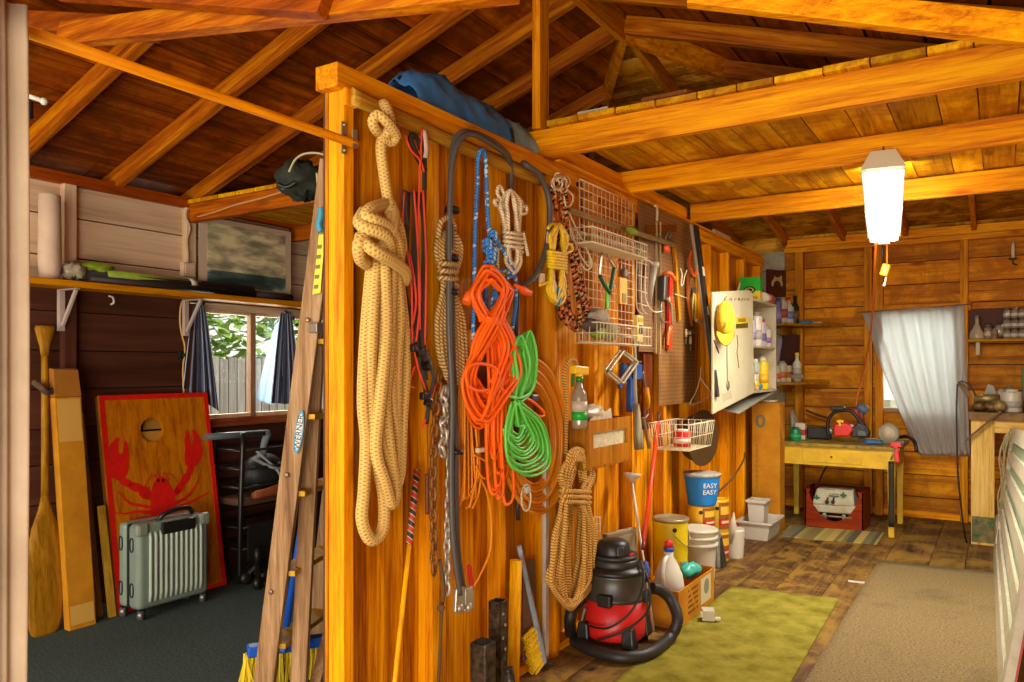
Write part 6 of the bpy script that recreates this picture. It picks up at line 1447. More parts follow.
solo(MB().hexa([(CX0+.02,5.75,1.10),(CX1-.02,5.75,1.06),(CX1-.0,6.7,1.19),(CX0+.02,6.7,1.19),(CX0+.02,5.75,1.108),(CX1-.02,5.75,1.068),(CX1-.0,6.7,1.198),(CX0+.02,6.7,1.198)]), 'grey_board', P('8c8a78', .6), 'thin grey board sticking out under the wall cabinet', 'board')
solo(MB().tube(cat_rom([(XW+.03,5.62,.42),(XW+.12,5.9,.56),(XW+.12,6.2,.66),(XW+.05,6.5,.69)],5), .008, 6), 'bent_stick', P('5c3c14', .7), 'thin bent stick leaning over the stain cans', 'stick')
# ------------------------------------------------------------------ far end of the workshop
# corner shelves
def at(px, py, y): return Bk(px, py, y)
cs = wood('corner_shelf_wood','6c4414','94661c','ac7c30','x',knots=False)
z1 = Bk(775, 325, 7.75).z; z2 = Bk(775, 382, 7.75).z
t = thing('corner_shelf', 'upper dark wooden corner shelf with bottles', 'shelf', (-1.6,7.9,z1-.02))
MB().prism([(-1.86,7.45,z1-.02),(-1.70,7.45,z1-.02),(-1.28,8.11,z1-.02),(-1.86,8.11,z1-.02)], (0,0,.02)).build('shelf_board', cs, t); MB().bb(-1.80,-1.77,7.7,8.11,z1-.10,z1-.021).build('cleat', cs, t)
t = thing('corner_shelf', 'lower dark wooden corner shelf holding white cans', 'shelf', (-1.6,7.9,z2-.02))
MB().prism([(-1.86,7.45,z2-.02),(-1.70,7.45,z2-.02),(-1.42,8.11,z2-.02),(-1.86,8.11,z2-.02)], (0,0,.02)).build('shelf_board', cs, t); MB().bb(-1.80,-1.77,7.7,8.11,z2-.10,z2-.021).build('cleat', cs, t)
for px, y, nm, lab, h, r, col, cap, band, nk in (
  (778,7.62,'purple_tube','slim purple bottle nearest the cabinet on the upper corner shelf',.22,.035,'6c5c8c','4c4870','9c8ca8',False),
  (783,7.7,'white_bottle','white printed bottle with pale cap on the upper corner shelf',.27,.045,'b8ac98','c8bca4','a04838',True),
  (788.5,7.75,'red_cap_bottle','white bottle with red cap on the upper corner shelf',.23,.05,'b8b098','c01c18','6878a0',True),
  (795,7.85,'black_bottle','tall black bottle at the end of the upper corner shelf',.25,.04,'241c18','14100e','6c4c2c',True)):
    q = Bk(px, 320, y); can(nm, lab, 'bottle', q.x, y, z1+.001, r, h, col, cap, band, nk)
t = thing('teal_syringe_tube', 'teal tube lying at the tip of the upper corner shelf', 'tube', Bk(806,329,7.95)); a, b = Bk(797,325,7.9), Bk(812,329,7.95); a.z = b.z = z1+.022
MB().tube([a, b], .022, 10).build('tube', P('3c8ca0', .4), t); MB().tube([b, b+V((.09,.01,0))], .012, 8).build('nozzle', P('b0a88c', .4), t)
for px, y, nm, lab, h, r, col, cap, band, nk, sq in (
  (776.5,7.58,'white_can','white printed can nearest the cabinet on the lower corner shelf',.155,.04,'b8ac94','94886c','bc5c28',False,False),
  (782,7.64,'grey_can','pale printed can in the middle of the lower corner shelf',.18,.045,'b0a48c','8c8470','bc6828',False,False),
  (787.5,7.7,'square_can','square tan can on the lower corner shelf',.16,.036,'b49c6c',None,'8c4c1c',False,True),
  (797,7.78,'glue_bottle','white glue bottle with yellow nozzle on the lower corner shelf',.25,.042,'c0b8a4','d8c020','a89c90',True,False)):
    q = Bk(px, 378, y); can(nm, lab, 'bottle', q.x, y, z2+.001, r, h, col, cap, band, nk, None, sq)
solo(MB().box(Bk(798,377,7.66)+V((0,0,.005)), (.12,.05,.04)), 'small_parts_tray', P('7c6840', .6), 'small tan tray at the tip of the lower corner shelf', 'tray', None, .004)
# dark plaques behind
t = thing('moon_plaque', 'dark red brown plaque with pale crescent behind upper corner shelf', 'plaque', Bk(776,298,7.6))
pts = [Bk(767,269,7.4), Bk(786,271,7.65), Bk(786,297,7.65), Bk(767,298,7.4)]
MB().prism(pts, (-.012,.008,0)).build('board', P('4c1c0c', .6, var=.3), t)
n_ = (pts[1]-pts[0]).cross(pts[3]-pts[0]).normalized(); n_ = n_ if n_.dot(ray(776,285)) < 0 else -n_
def onp(px, py, o=.003): return PL(px, py, pts[0]+n_*o, n_)
cres = [(777+5.6*math.cos(a), 284+6.6*math.sin(a)) for a in [PI*.95+k*(1.1*PI)/12 for k in range(13)]]+[(777+4.0*math.cos(a), 286+5.4*math.sin(a)) for a in [PI*2.05-k*(1.1*PI)/12 for k in range(13)]]
MB().prism([onp(x,y) for x,y in cres], n_*.003).prism([onp(x,y) for x,y in ((774,279),(774.5,276),(776.5,278),(779,277.6),(781.5,275.5),(782,279.5),(778,281))], n_*.003).build('crescent_mark', P('c0a068', .6), t)
t = thing('picture_panel', 'dark red and black panel leaning behind lower corner shelf', 'panel', Bk(786,378,7.9))
MB().prism([Bk(778,334,7.86), Bk(800,335,8.0), Bk(799,378,8.0), Bk(778,378,7.86)], (-.005,.012,0)).build('board', P('3c140c', .5, var=.3), t); MB().prism([Bk(777,334,7.85), Bk(783,334,7.90), Bk(779,362,7.86), Bk(777,362,7.85)], (.002,-.004,0)).build('pale_edge', P('8c8490', .5), t)
# yellow work table
TX0, TX1, TY0, TY1, TZ = -1.68, -.73, 7.08, 7.80, .75
ym2 = plain('table_yellow','d8ac10',.5,c2='c0940c',scale=9)
t = thing('yellow_work_table', 'old yellow painted wooden table with drawer against the far wall', 'table', ((TX0+TX1)/2,(TY0+TY1)/2,0))
MB().bb(TX0-.02, TX1+.04, TY0-.03, TY1+.03, TZ-.028, TZ).build('table_top', plain('table_top_worn','6c5420',.6,c2='a88c18',scale=14), t, .004)
ap = MB(); 
for d in ((TX0+.05,TX1-.055,TY0,TY0+.022),(TX0+.05,TX1-.055,TY1-.022,TY1),(TX0,TX0+.022,TY0+.05,TY1-.05),(TX1-.022,TX1,TY0+.05,TY1-.05)): ap.bb(*d, TZ-.19, TZ-.029)
ap.build('apron', ym2, t)
dr = MB().bb(TX0+.22, TX0+.70, TY0-.008, TY0+.0-.0005, TZ-.165, TZ-.05).build('drawer', ym2, t, .002); MB().ball((TX0+.46, TY0-.016, TZ-.11), .009, 8).build('knob', P('5c4808', .5), dr)
for x, y in ((TX0+.025,TY0+.025),(TX1-.03,TY0+.025),(TX0+.025,TY1-.03),(TX1-.03,TY1-.03)):
    s = .03; MB().hexa([(x-s*.7,y-s*.7,0),(x+s*.7,y-s*.7,0),(x+s*.7,y+s*.7,0),(x-s*.7,y+s*.7,0),(x-s,y-s,TZ-.03),(x+s,y-s,TZ-.03),(x+s,y+s,TZ-.03),(x-s,y+s,TZ-.03)]).build('leg', ym2, t, .002)
solo(MB().sheet([[V((TX1-.05+.045*j/3, TY0-.014-.004*math.sin(i), TZ-.12-.54*i/10)) for j in range(4)] for i in range(11)], .005, (0,-1,0)), 'black_strap', P('241e14', .7), 'worn black strap hanging down the near table leg', 'strap')
# on the table
tz = TZ+.001
def TB(px, y): return Bk(px, 437, y).x
t = can('green_can', 'small green can at the near end of the yellow table', 'can', TB(795.5,7.2), 7.2, tz, .048, .105, '14703c', '1c5c34', '2c8c50')
t = can('white_carton', 'white and red carton behind the green can', 'carton', TB(801,7.36), 7.36, tz, .042, .15, 'b8ac94', None, 'b03020', False, None, True)
solo(crumple((TB(791,7.36)-.01, 7.5, tz+.13), .06, (.7,.7,2.0), 101, 12), 'clear_bag', P('8c7c64', .3, var=.4, scale=25), 'clear plastic bag standing behind the green can', 'bag')
t = thing('chainsaw_scabbard', 'long black bar cover lying on the yellow table', 'cover', (TB(816,7.45),7.45,tz)); a = TB(807,7.45); b = TB(832,7.45)
MB().bb(a, b, 7.43, 7.46, tz, tz+.115).build('cover', P('1a1610', .5), t, .02)
t = thing('chainsaw', 'red and black chainsaw standing on the yellow table', 'chainsaw', (TB(848,7.3),7.3,tz)); cy_ = 7.3
def TP(px, py, y=7.3): return Bk(px, py, y)
MB().prism([TP(x,y,7.22) for x,y in ((834,436),(833,428),(835,424),(843,423),(850,425),(853,430),(849,436.5))], (0,.16,0)).build('red_body', P('cc2014', .35), t, .012)
MB().prism([TP(x,y,7.25) for x,y in ((851,437),(852,428),(858,422),(864,427),(869,433),(868,437.5))], (0,.12,0)).build('black_housing', P('1e1a18', .4), t, .01)
MB().prism([TP(x,y,7.24) for x,y in ((858,436),(857,430),(863,430),(867,434),(867,436))], (0,-.02,0)).build('side_cover', P('4c5448', .4), t, .005)
MB().tube(cat_rom([TP(x,y,7.27) for x,y in ((829,436),(827.5,428),(829,419),(834,412.5),(842,410.5),(851,411),(856,416),(862,424),(868,431),(868,437))],5), .015, 8).build('front_handle', P('14120f', .4), t)
MB().bb(TP(831,410).x, TP(845,410).x, 7.24, 7.36, TP(831,410).z, TP(831,406).z).build('hand_guard', P('14120f', .4), t, .008)
MB().prism([TP(x,y,7.215) for x,y in ((836,421),(840,419.5),(844,420.5),(843,423),(841,422),(841,426),(839,426),(839,423))], (0,-.012,0)).build('yellow_choke', P('d8a818', .4), t)
MB().tube([TP(829,432,7.3), TP(833,430,7.3)], .03, 10).build('muffler', P('8c8474', .4,.5), t)
t = thing('power_drill', 'grey blue and red drill hung behind the chainsaw', 'drill', TP(861,418,7.75))
MB().tube([TP(856,407,7.7), TP(862,408,7.7), TP(867,412,7.7)], [.03,.045,.04], 12).build('motor', P('5c6c7c', .4), t); MB().tube([TP(861,409,7.7), TP(862,422,7.72)], .022, 8).build('grip', P('8c4838', .4), t); MB().box(TP(856,412,7.69), (.035,.03,.07)).build('red_cap', P('c03020', .4), t, .008); MB().bb(TP(862.5,424,7.72).x-.03, TP(862.5,424,7.72).x+.03, 7.69, 7.75, tz, TP(862.5,423,7.72).z).build('battery', P('3c3c3c', .5), t, .006)
solo(MB().tube(cat_rom([TP(x,y,8.1) for x,y in ((806,410),(812,413),(820,416),(828,418))],4), .010, 6), 'black_cable', P('181410', .5), 'black cable sagging behind the chainsaw', 'cable')
solo(crumple((TB(873,7.2), 7.2, tz+.02), .045, (1.6,.9,.5), 111, 12), 'blue_rag', P('3c6494', .8), 'small blue rag on the table beside the chainsaw', 'rag')
t = thing('bench_grinder', 'cream bench grinder wheel at the end of the yellow table', 'grinder', (TB(892,7.45),7.45,tz)); q = V((TB(889,7.4), 7.4, tz+.085))
MB().lathe([(.078,-.03),(.085,-.02),(.085,.02),(.078,.03)], q, (-.1,-1,0), 24).build('guard', P('8c8268', .4), t); MB().lathe([(.055,.0),(.055,.035),(.02,.036),(.012,.045)], q, (-.1,-1,0), 22).build('wheel', P('b8a888', .7), t); MB().bb(q.x-.08, q.x+.12, q.y-.05, q.y+.07, tz, tz+.025).build('base', P('6c6450', .5), t, .005); MB().tube([q+V((0,.03,0)), q+V((.02,.14,0))], .05, 14).build('motor', P('7c745c', .4), t)
t = thing('red_clamp', 'red clamp gripping the table edge before the grinder', 'clamp', (TX1-.04,TY0-.03,TZ)); rc = P('c82418', .4); cx = TB(896,TY0-.03)
MB().box((cx, TY0-.03, TZ+.022), (.085,.05,.035)).bar((cx+.0,TY0-.045,TZ+.01), (cx+.012,TY0-.05,TZ-.12), .035, .022, up=(0,1,0)).build('jaw', rc, t, .006); MB().tube([(cx,TY0-.055,TZ+.0), (cx-.035,TY0-.07,TZ-.10)], .006, 6).build('screw', M['steel'], t)
solo(MB().tube(cat_rom([(TB(898,7.6),7.7,TZ+.03),(TB(906,7.5),7.6,TZ+.05),(-.62,7.45,TZ+.02),(-.60,7.4,TZ-.06)],5), .016, 8), 'black_hose_end', P('181410', .5), 'black rubber hose end drooping off the table', 'hose')
# crate with portable grill beneath
CX_, CYY = -1.20, 7.30
q0, q1 = G(806, 527), G(862, 531)
x0, x1, y0, y1 = -1.475, -.985, 7.22, 7.6
t = thing('red_brown_crate', 'dark red wooden crate open at the front beneath the yellow table', 'crate', ((x0+x1)/2,(y0+y1)/2,0)); cm2 = wood('crate_wood','5c1c0c','7c2c14','8c3a1c','x',knots=False)
for nm, d in (('side_panel',(x0,x0+.02,y0,y1,0,.33)),('side_panel',(x1-.02,x1,y0,y1,0,.33)),('back_panel',(x0+.02,x1-.02,y1-.02,y1,0,.33)),('bottom_panel',(x0+.02,x1-.02,y0+.021,y1-.02,0,.02))): MB().bb(*d).build(nm, cm2, t, .003)
w = x1-x0; cxm = (x0+x1)/2
arc = [(cxm-w*.42+ w*.84*k/12, .30-.24*math.sin(PI*k/12)**.6) for k in range(13)]
MB().prism([(x0,y0,0),(x1,y0,0),(x1,y0,.33),(x1-.06,y0,.33)]+[(x,y0,z) for x,z in arc[::-1]]+[(x0+.05,y0,.33),(x0,y0,.33)], (0,.02,0)).build('front_panel', cm2, t)
t = thing('portable_grill', 'white lidded portable grill with green leaf print inside the crate', 'grill', (cxm,7.4,.02)); wg = plain('grill_white','b8b094',.4,c2='a49874',scale=12)
MB().hexa([(x0+.05,7.26,.12),(x1-.08,7.25,.13),(x1-.08,7.52,.13),(x0+.05,7.52,.12),(x0+.04,7.255,.19),(x1-.065,7.245,.20),(x1-.065,7.53,.20),(x0+.04,7.53,.19)]).build('tray', wg, t, .012)
lid = MB().hexa([(x0+.055,7.26,.192),(x1-.08,7.25,.202),(x1-.08,7.52,.202),(x0+.055,7.52,.192),(x0+.085,7.33,.325),(x1-.10,7.33,.33),(x1-.11,7.50,.33),(x0+.09,7.50,.325)]).build('lid', wg, t, .015)
for px, py in ((817,497.5),(843.5,495)): 
    q = Bk(px, py, 7.29); MB().prism([q+V((.022*math.cos(a)*(1+.4*math.cos(4*a)),-.008,.022*math.sin(a)*(1+.4*math.cos(4*a)))) for a in [2*PI*k/16 for k in range(16)]], (0,-.004,0)).build('leaf_print', P('2c6430', .5), lid)
for k in range(2):
    q = Bk(834, 494+k*2.3, 7.285); MB().box(q+V((0,-.006,0)), (.085,.004,.007)).build('printed_line', P('5c5c48', .5), lid)
for px in (827, 833): 
    q = Bk(px, 502, 7.245); MB().ball(q, .018, 10).tube([q, q+V((.01,-.02,.04))], .008, 6).build('latch', P('3c2418', .4, .3), lid)
MB().tube([(x0+.06,7.23,.10),(x1-.10,7.22,.105)], .008, 6).build('front_bar', P('8c8468', .4, .4), t)
for x in (x0+.15, x1-.18): MB().bb(x, x+.025, 7.26, 7.30, .021, .119).build('leg', P('a89c80', .4), t)
solo(MB().tube(cat_rom([(x0+.03,7.65,.30),(x0+.12,7.7,.50),(x0+.32,7.72,.62)],5), .008, 6), 'black_power_cord', P('14100c', .5), 'black power cord rising from the crate to the table', 'cord')
# floor coverings
m = N('striped_mat'); tc = m.n('ShaderNodeTexCoord'); sp = m.n('ShaderNodeSeparateXYZ', {0: tc.outputs['Object']}); w1 = m.n('ShaderNodeTexWhiteNoise', {'Vector': m.n('ShaderNodeCombineXYZ', {0: m.math('FLOOR', m.math('MULTIPLY', sp.outputs[0], 34))}).outputs[0]})
m.set(Base_Color=m.ramp(w1.outputs[0], [(0,'7c6c34'),(.22,'a08c40'),(.42,'54503c'),(.58,'b49c4c'),(.76,'6c6850'),(.9,'8c7c40')], 'CONSTANT'), Roughness=.95)
solo(MB().prism([G(780,537), G(877,545), G(884.5,533), G(790,526)], (0,0,.006)), 'striped_mat', m.m, 'narrow striped woven mat on the floor before the table', 'mat', None, .002)
ol = plain('olive_rug','8e8232',.95,c2='6c611c',scale=9,bump=.4,spec=.05)
def rugmesh(c4, th, nx=24, ny=24, amp=.0):
    a, b, c, d = c4; return MB().sheet([[ (a.lerp(b, i/nx)).lerp(d.lerp(c, i/nx), j/ny)+V((0,0,th+amp*math.sin(i*1.3+j*.7))) for i in range(nx+1)] for j in range(ny+1)], th, (0,0,1))
solo(rugmesh([G(592,700), G(781,700), G(839,599.5), G(731,587)], .006, amp=.0012), 'olive_rug', ol, 'worn olive green rug on the floor before the vacuum', 'rug')
m = N('tan_carpet'); vec, tint, rnd, raw = coords(m, (90,90,90)); n1 = m.n('ShaderNodeTexNoise', {'Vector': vec, 'Scale': 1.0, 'Detail': 4.0}).outputs[0]; n2 = m.n('ShaderNodeTexNoise', {'Vector': raw, 'Scale': 3.0, 'Detail': 5.0}).outputs[0]
m.set(Base_Color=m.mix(m.ramp(n2, [(.52,(0,0,0)),(.72,(200,200,200))]), m.ramp(n1, [(.3,'54441f'),(.5,'786236'),(.7,'90784a')]), srgb('4c3c1c')), Roughness=.95); m.bump(n1, .6, .006)
ca, cb = G(878.5, 561), G(994, 573); dirv = (G(805,682)-ca).normalized()
solo(rugmesh([ca+dirv*3.2, ca+dirv*3.2+(cb-ca)*1.55, cb+(cb-ca)*.55, ca], .007, amp=.0004), 'tan_carpet', m.m, 'large tan carpet piece on the plank floor', 'carpet')
t = thing('junction_box', 'small clear plastic cube box lying on the olive rug', 'box', G(709,622)); q = G(708,621)
MB().box(q+V((0,0,.038)), (.07,.075,.06), Matrix.Rotation(.4,3,'Z')).build('cube', P('b8b098', .25), t, .006); MB().box(q+V((.0,-.036,.045)), (.06,.008,.03), Matrix.Rotation(.4,3,'Z')).build('front_tab', P('d0c8b0', .3), t, .002); MB().box(q+V((.055,.0,.022)), (.03,.03,.014), Matrix.Rotation(.4,3,'Z')).build('side_lug', P('c0b8a0', .3), t, .003)
solo(MB().prism([G(848,580.5), G(866,582.5), G(866.5,584), G(848,582)], (0,0,.004)), 'white_tape_strip', P('b8b0a4', .6), 'short white strip lying on the dark floor planks', 'strip')
# curtain on the far window
m = N('white_voile'); tl = m.n('ShaderNodeBsdfTranslucent', {0: srgb('f0f4f0')}); df = m.n('ShaderNodeBsdfDiffuse', {0: srgb('c0b4a8')}); mx = m.n('ShaderNodeMixShader', {0: .5, 1: df.outputs[0], 2: tl.outputs[0]}); m.t.links.new(mx.outputs[0], m.out.inputs[0])
g = []; nr, ncu = 30, 60
for i in range(nr):
    f = i/(nr-1); row = []
    lx = 862+(920-862)*(f**1.0*.62+.38*f**2.2) if f > .05 else 862+40*f; 
    lx = 862+ (8*f/.15 if f < .15 else 8+ (f-.15)/.85*50*(.75+.25*f)); rx = 964+6*f
    ly = 313+142*f; ry = 305+151*f
    for j in range(ncu):
        s = j/(ncu-1); px = lx+(rx-lx)*s; py = ly*(1-s)+ry*s
        row.append(Bk(px, py, 8.085+.016*math.sin(s*52+f*1.5)*(1 if i else .6)+.012*math.sin(s*17-f*2)))
    g.append(row)
solo(MB().sheet(g, .003, (0,-1,0)), 'white_curtain', m.m, 'thin white curtain drawn aside over the far window', 'curtain')
solo(MB().tube([Bk(858,312.5,8.08), Bk(972,304,8.08)], .004, 6), 'curtain_wire', M['steel'], 'thin wire carrying the white curtain on the far wall', 'wire')
# wall shelf with jars
SZ = Bk(995, 339, 8.05).z; sx0, sx1 = Bk(968,339,8.0).x, .9
t = thing('jar_shelf', 'narrow wooden shelf of jars on the far wall above workbench', 'shelf', ((sx0+sx1)/2,8.05,SZ-.025)); MB().bb(sx0, sx1, 7.95, 8.195, SZ-.025, SZ).build('shelf_board', cs, t, .003)
MB().bb(sx0+.06, sx0+.09, 8.0, 8.195, SZ-.14, SZ-.026).build('bracket', P('b09c6c', .5), t)
MB().bb(sx0, sx1, 8.17, 8.195, SZ, SZ+.28).build('back_board', P('4c2410', .7), t)
gj = P('8c7c64', .2, var=.3, scale=20); lidm = P('6c5c4c', .4, .4)
def jar(name, lab, px, y, r, h, grp=None, z=SZ, lab_c=None):
    q = Bk(px, 339, y); t = thing(name, lab, 'jar', (q.x,y,z), grp)
    MB().lathe([(r*.9,0),(r,.006),(r,h*.72),(r*.8,h*.82)], (q.x,y,z), n=14).build('glass', gj, t); MB().lathe([(r*.86,0),(r*.86,h*.17)], (q.x,y,z+h*.822), n=14).build('lid', lidm, t)
    if lab_c: MB().lathe([(r*1.01,0),(r*1.01,h*.3)], (q.x,y,z+h*.2), n=14).build('label_band', P(lab_c, .5), t)
    return t
t = thing('glass_decanter', 'bell shaped glass bottle at the near end of jar shelf', 'bottle', Bk(977,339,8.05)); q = Bk(977,339,8.05)
MB().lathe([(.055,0),(.06,.01),(.055,.06),(.03,.11),(.016,.14),(.016,.18),(.022,.185)], (q.x,8.05,SZ), n=18).build('glass', P('a08c6c', .15), t); MB().lathe([(.018,0),(.02,.02),(.008,.03)], (q.x,8.05,SZ+.186), n=12).build('stopper', P('7c6848', .4), t)
jar('label_jar', 'slim labelled jar beside the glass decanter', 988, 8.05, .032, .13, None, SZ, 'b8a888')
jar('brown_jar', 'small dark brown jar on the jar shelf', 994.5, 8.02, .026, .09, None, SZ, '7c5c2c')
solo(crumple(V((Bk(999,339,8.08).x, 8.09, SZ+.07)), .06, (.9,.8,1.1), 121, 12), 'foil_bag', P('a89880', .3, .3, var=.3), 'crumpled silvery bag between the jars on shelf', 'bag')
rr = random.Random(77); first = None
for row in range(3):
    for k in range(4):
        px = 1007+k*7.6; x = Bk(px,339,8.05).x; zz_ = SZ+.0005+row*.090
        if row == 2 and k == 3: pass
        lab = ['bottom','middle','top'][row]+' row jar in the stacked jars, '+['first','second','third','fourth'][k]+' from the silvery bag'
        if first is None: first = jar('stacked_jar', lab, px, 8.05, .030, .088, 'stacked jars on the far wall shelf', zz_, 'b8b0a0')
        else: dup(first, (x, 8.05, zz_), lab)
t = thing('candle_sconce', 'white candle in a small wall sconce on the far wall', 'sconce', Bk(1013,258,8.13)); q = Bk(1013,258,8.13)
MB().lathe([(.014,0),(.014,.12),(.004,.13),(.003,.16)], q, n=12).build('candle', P('d0c4a4', .5), t); MB().lathe([(.03,0),(.034,.01)], q+V((0,0,-.012)), n=14).tube([q+V((0,0,-.01)), q+V((0,.02,-.05)), q+V((.03,.06,-.056))], .006, 6).build('holder', P('5c4420', .4, .5), t)
# workbench
BY = 7.16; bx0, bz = Bk(971, 500, BY).x, 1.05
t = thing('workbench', 'tall pale wooden workbench with a wide green footed post', 'workbench', (.3,7.6,0)); bw2 = wood('bench_wood','94703c','c09c5c','ccac70','z',var=.2)
bwx = wood('bench_wood_long','94703c','c09c5c','ccac70','x',var=.2)
xr_ = Bk(994.5, 500, BY).x
MB().bb(bx0, xr_, BY, BY+.06, .0, bz-.06).build('front_post', bw2, t, .004); MB().bb(bx0+.004, xr_-.002, BY-.0015, BY-.0002, .02, .225).build('green_paint', plain('green_paint','2c4c24',.7,c2='84683c',scale=14), t)
MB().bb(xr_, 1.0, BY, BY+.05, bz-.16, bz-.06).build('front_rail', bwx, t, .004); MB().bb(bx0-.02, 1.0, BY-.03, 8.08, bz-.06, bz-.0).build('bench_top', plain('bench_top_worn','7c5c2c',.8,c2='4c3818',scale=10), t, .004)
MB().bb(bx0, bx0+.05, 7.95, 8.05, 0, bz-.06).build('back_post', bw2, t, .003)
solo(MB().bar(Bk(965,441,BY-.05), Bk(1001,411,BY-.05), .03, .015), 'prop_stick', P('5c3c1c', .7), 'dark stick leaning across the top of the bench post', 'stick', None, .002)
# clutter on the bench
bzz = bz+.001
t = thing('bench_vise', 'old brass coloured vise lying on the workbench', 'vise', Bk(983,400,7.4)); va = P('8c7848', .4, .5); a, b = Bk(974,398,7.35), Bk(999,401,7.4)
a.z = b.z = bzz+.10
MB().tube([a, a.lerp(b,.3), a.lerp(b,.32), b], [.028,.028,.036,.036], 14).build('barrel', va, t); MB().box(a.lerp(b,.2)+V((0,0,-.06)), (.07,.09,.08)).build('base', P('5c4424', .5, .3), t, .008); MB().box(a.lerp(b,.85)+V((0,0,-.06)), (.07,.09,.08)).build('jaw', P('6c5430', .5, .3), t, .008)
t = thing('clamp_lamp', 'grey clamp lamp at the workbench edge before the curtain', 'lamp', Bk(962,392,7.2))
mb = MB(); q = [Bk(957,383.5,7.25), Bk(963,383,7.35), Bk(972,396,7.35), Bk(966,397,7.25)]
mb.prism(q, (0,.05,.0)).build('shade', P('9c8c70', .4), t, .006); MB().tube(cat_rom([Bk(x,y,7.25) for x,y in ((958,383),(962,381.5),(968,384),(973,390),(976,396))],4), .008, 6).build('wire_guard', P('2c2420', .5), t)
solo(MB().tube(cat_rom([Bk(x,y,d) for x,y,d in ((957.5,384,7.2),(956.5,410,7.15),(957,440,7.12),(958,475,7.1),(961,505,7.1),(964,530,7.1))]+[G(967,543), G(972,547)],5), .0075, 6), 'lamp_cord', P('181410', .5), 'black cord hanging from the clamp lamp to the floor', 'cord')
for i, (px, r, sc, c, nm, lab) in enumerate(((980,.05,(1.2,1,.8),'5c4020','rusty_fitting','rusty brown fitting heaped before the vise on the bench'),(991,.045,(1.3,1,.8),'6c4c28','brass_fitting','brown brass fitting beside the rusty one on the bench'),(1000,.05,(1,1,.9),'8c7440','yellow_tin','yellowish tin among bench clutter'))):
    q = Bk(px, 405, 7.22); solo(crumple((q.x, 7.22, bzz+r*sc[2]*1.1), r, sc, 130+i, 12), nm, P(c, .5, .3, var=.4, scale=30), lab, 'fitting')
t = can('parts_jar', 'clear parts jar at the front of the workbench', 'jar', Bk(1012,400,7.3).x, 7.3, bzz, .07, .16, 'a49c88', 'b0a890', '8c8474')
solo(crumple((Bk(1006,395,7.6).x, 7.6, bzz+.09), .08, (1.1,1,1), 141, 14), 'white_canister', P('b0a48c', .5, var=.3), 'crumpled white sack behind the vise on the bench', 'sack')
solo(MB().prism([Bk(x,y,7.6) for x,y in ((984,394),(988,384),(993,386),(998,396))], (0,.05,0)), 'grey_wedge', P('8c8474', .5), 'pale grey wedge shape behind the vise', 'wedge')
solo(MB().lathe([(.10,0),(.11,.02),(.11,.06),(.02,.08),(.02,.11)], Bk(1008,392,7.8)*1.0, n=18) if False else MB().lathe([(.07,0),(.075,.02),(.075,.12),(.03,.16),(.025,.20)], (Bk(1010,392,7.85).x, 7.85, bzz), n=18), 'grey_flask', P('7c7058', .4), 'round grey flask at the back of the workbench', 'flask')
solo(MB().bb(Bk(1022,372,8.0).x, Bk(1040,372,8.0).x, 7.98, 8.02, bzz, bzz+.34), 'green_board', P('3c6434', .5), 'dark green panel standing at the back of the bench', 'panel', None, .004)
# things below the bench
solo(MB().lathe([(.09,0),(.10,.02),(.10,.16),(.06,.22),(.03,.24),(.03,.27)], (Bk(1001,470,7.1).x+.02, 7.3, 0), n=18), 'white_bottle_jug', P('b8ac94', .4), 'white round jug on the floor beneath the workbench', 'jug')
# white shutter leaning by the bench
pA, pB, pC, pD = G(994.5, 552), D(1012.5, 428, 5.95), D(1052, 438, 3.35), G(1001, 712)
pA.z = pD.z = 0
t = thing('white_shutter_door', 'white louvered shutter door with green stripes leaning by the workbench', 'door panel', (pA+pD)/2)
sn = (pD-pA).cross(pB-pA).normalized(); sn = sn if sn.x < 0 else -sn
sp_ = lambda u, v, o=0: (pA.lerp(pD, u)).lerp(pB.lerp(pC, u), v)+sn*o
shw = plain('shutter_white','b8b094',.5,c2='a89c7c',scale=10); shg = P('8c9c7c', .5)
def slab4(u0,u1,v0,v1,o0,o1): return [sp_(u0,v0,o0),sp_(u1,v0,o0),sp_(u1,v1,o0),sp_(u0,v1,o0),sp_(u0,v0,o1),sp_(u1,v0,o1),sp_(u1,v1,o1),sp_(u0,v1,o1)]
mb = MB(); 
for d in ((0,.05,0,1),(.95,1,0,1),(.05,.95,0,.10),(.05,.95,.90,1)): mb.hexa(slab4(*d,-.03,.008))
mb.build('frame', shw, t)
MB().hexa(slab4(.05,.95,.10,.90,-.02,-.012)).build('backing_panel', shg, t)
for k in range(5): MB().hexa(slab4(.05,.95,.14+k*.15,.22+k*.15,-.012,.004)).build('slat', shw, t)
MB().hexa(slab4(.999,1.002,.0,1,-.034,-.026)).build('red_edge', P('a02c28', .5), t)
mb = MB(); rr = random.Random(5)
for k in range(5): mb.tube(cat_rom([D(x+rr.uniform(-3,3), y+rr.uniform(-4,4), 5.75) for x, y in ((1010,432),(1005,442),(1002,460),(1004,480),(1000,500),(1001,520))],4), .005, 6)
solo(mb, 'wire_bundle', P('8c7c54', .5), 'loose bundle of pale wires hung over the far corner of the shutter', 'wires')
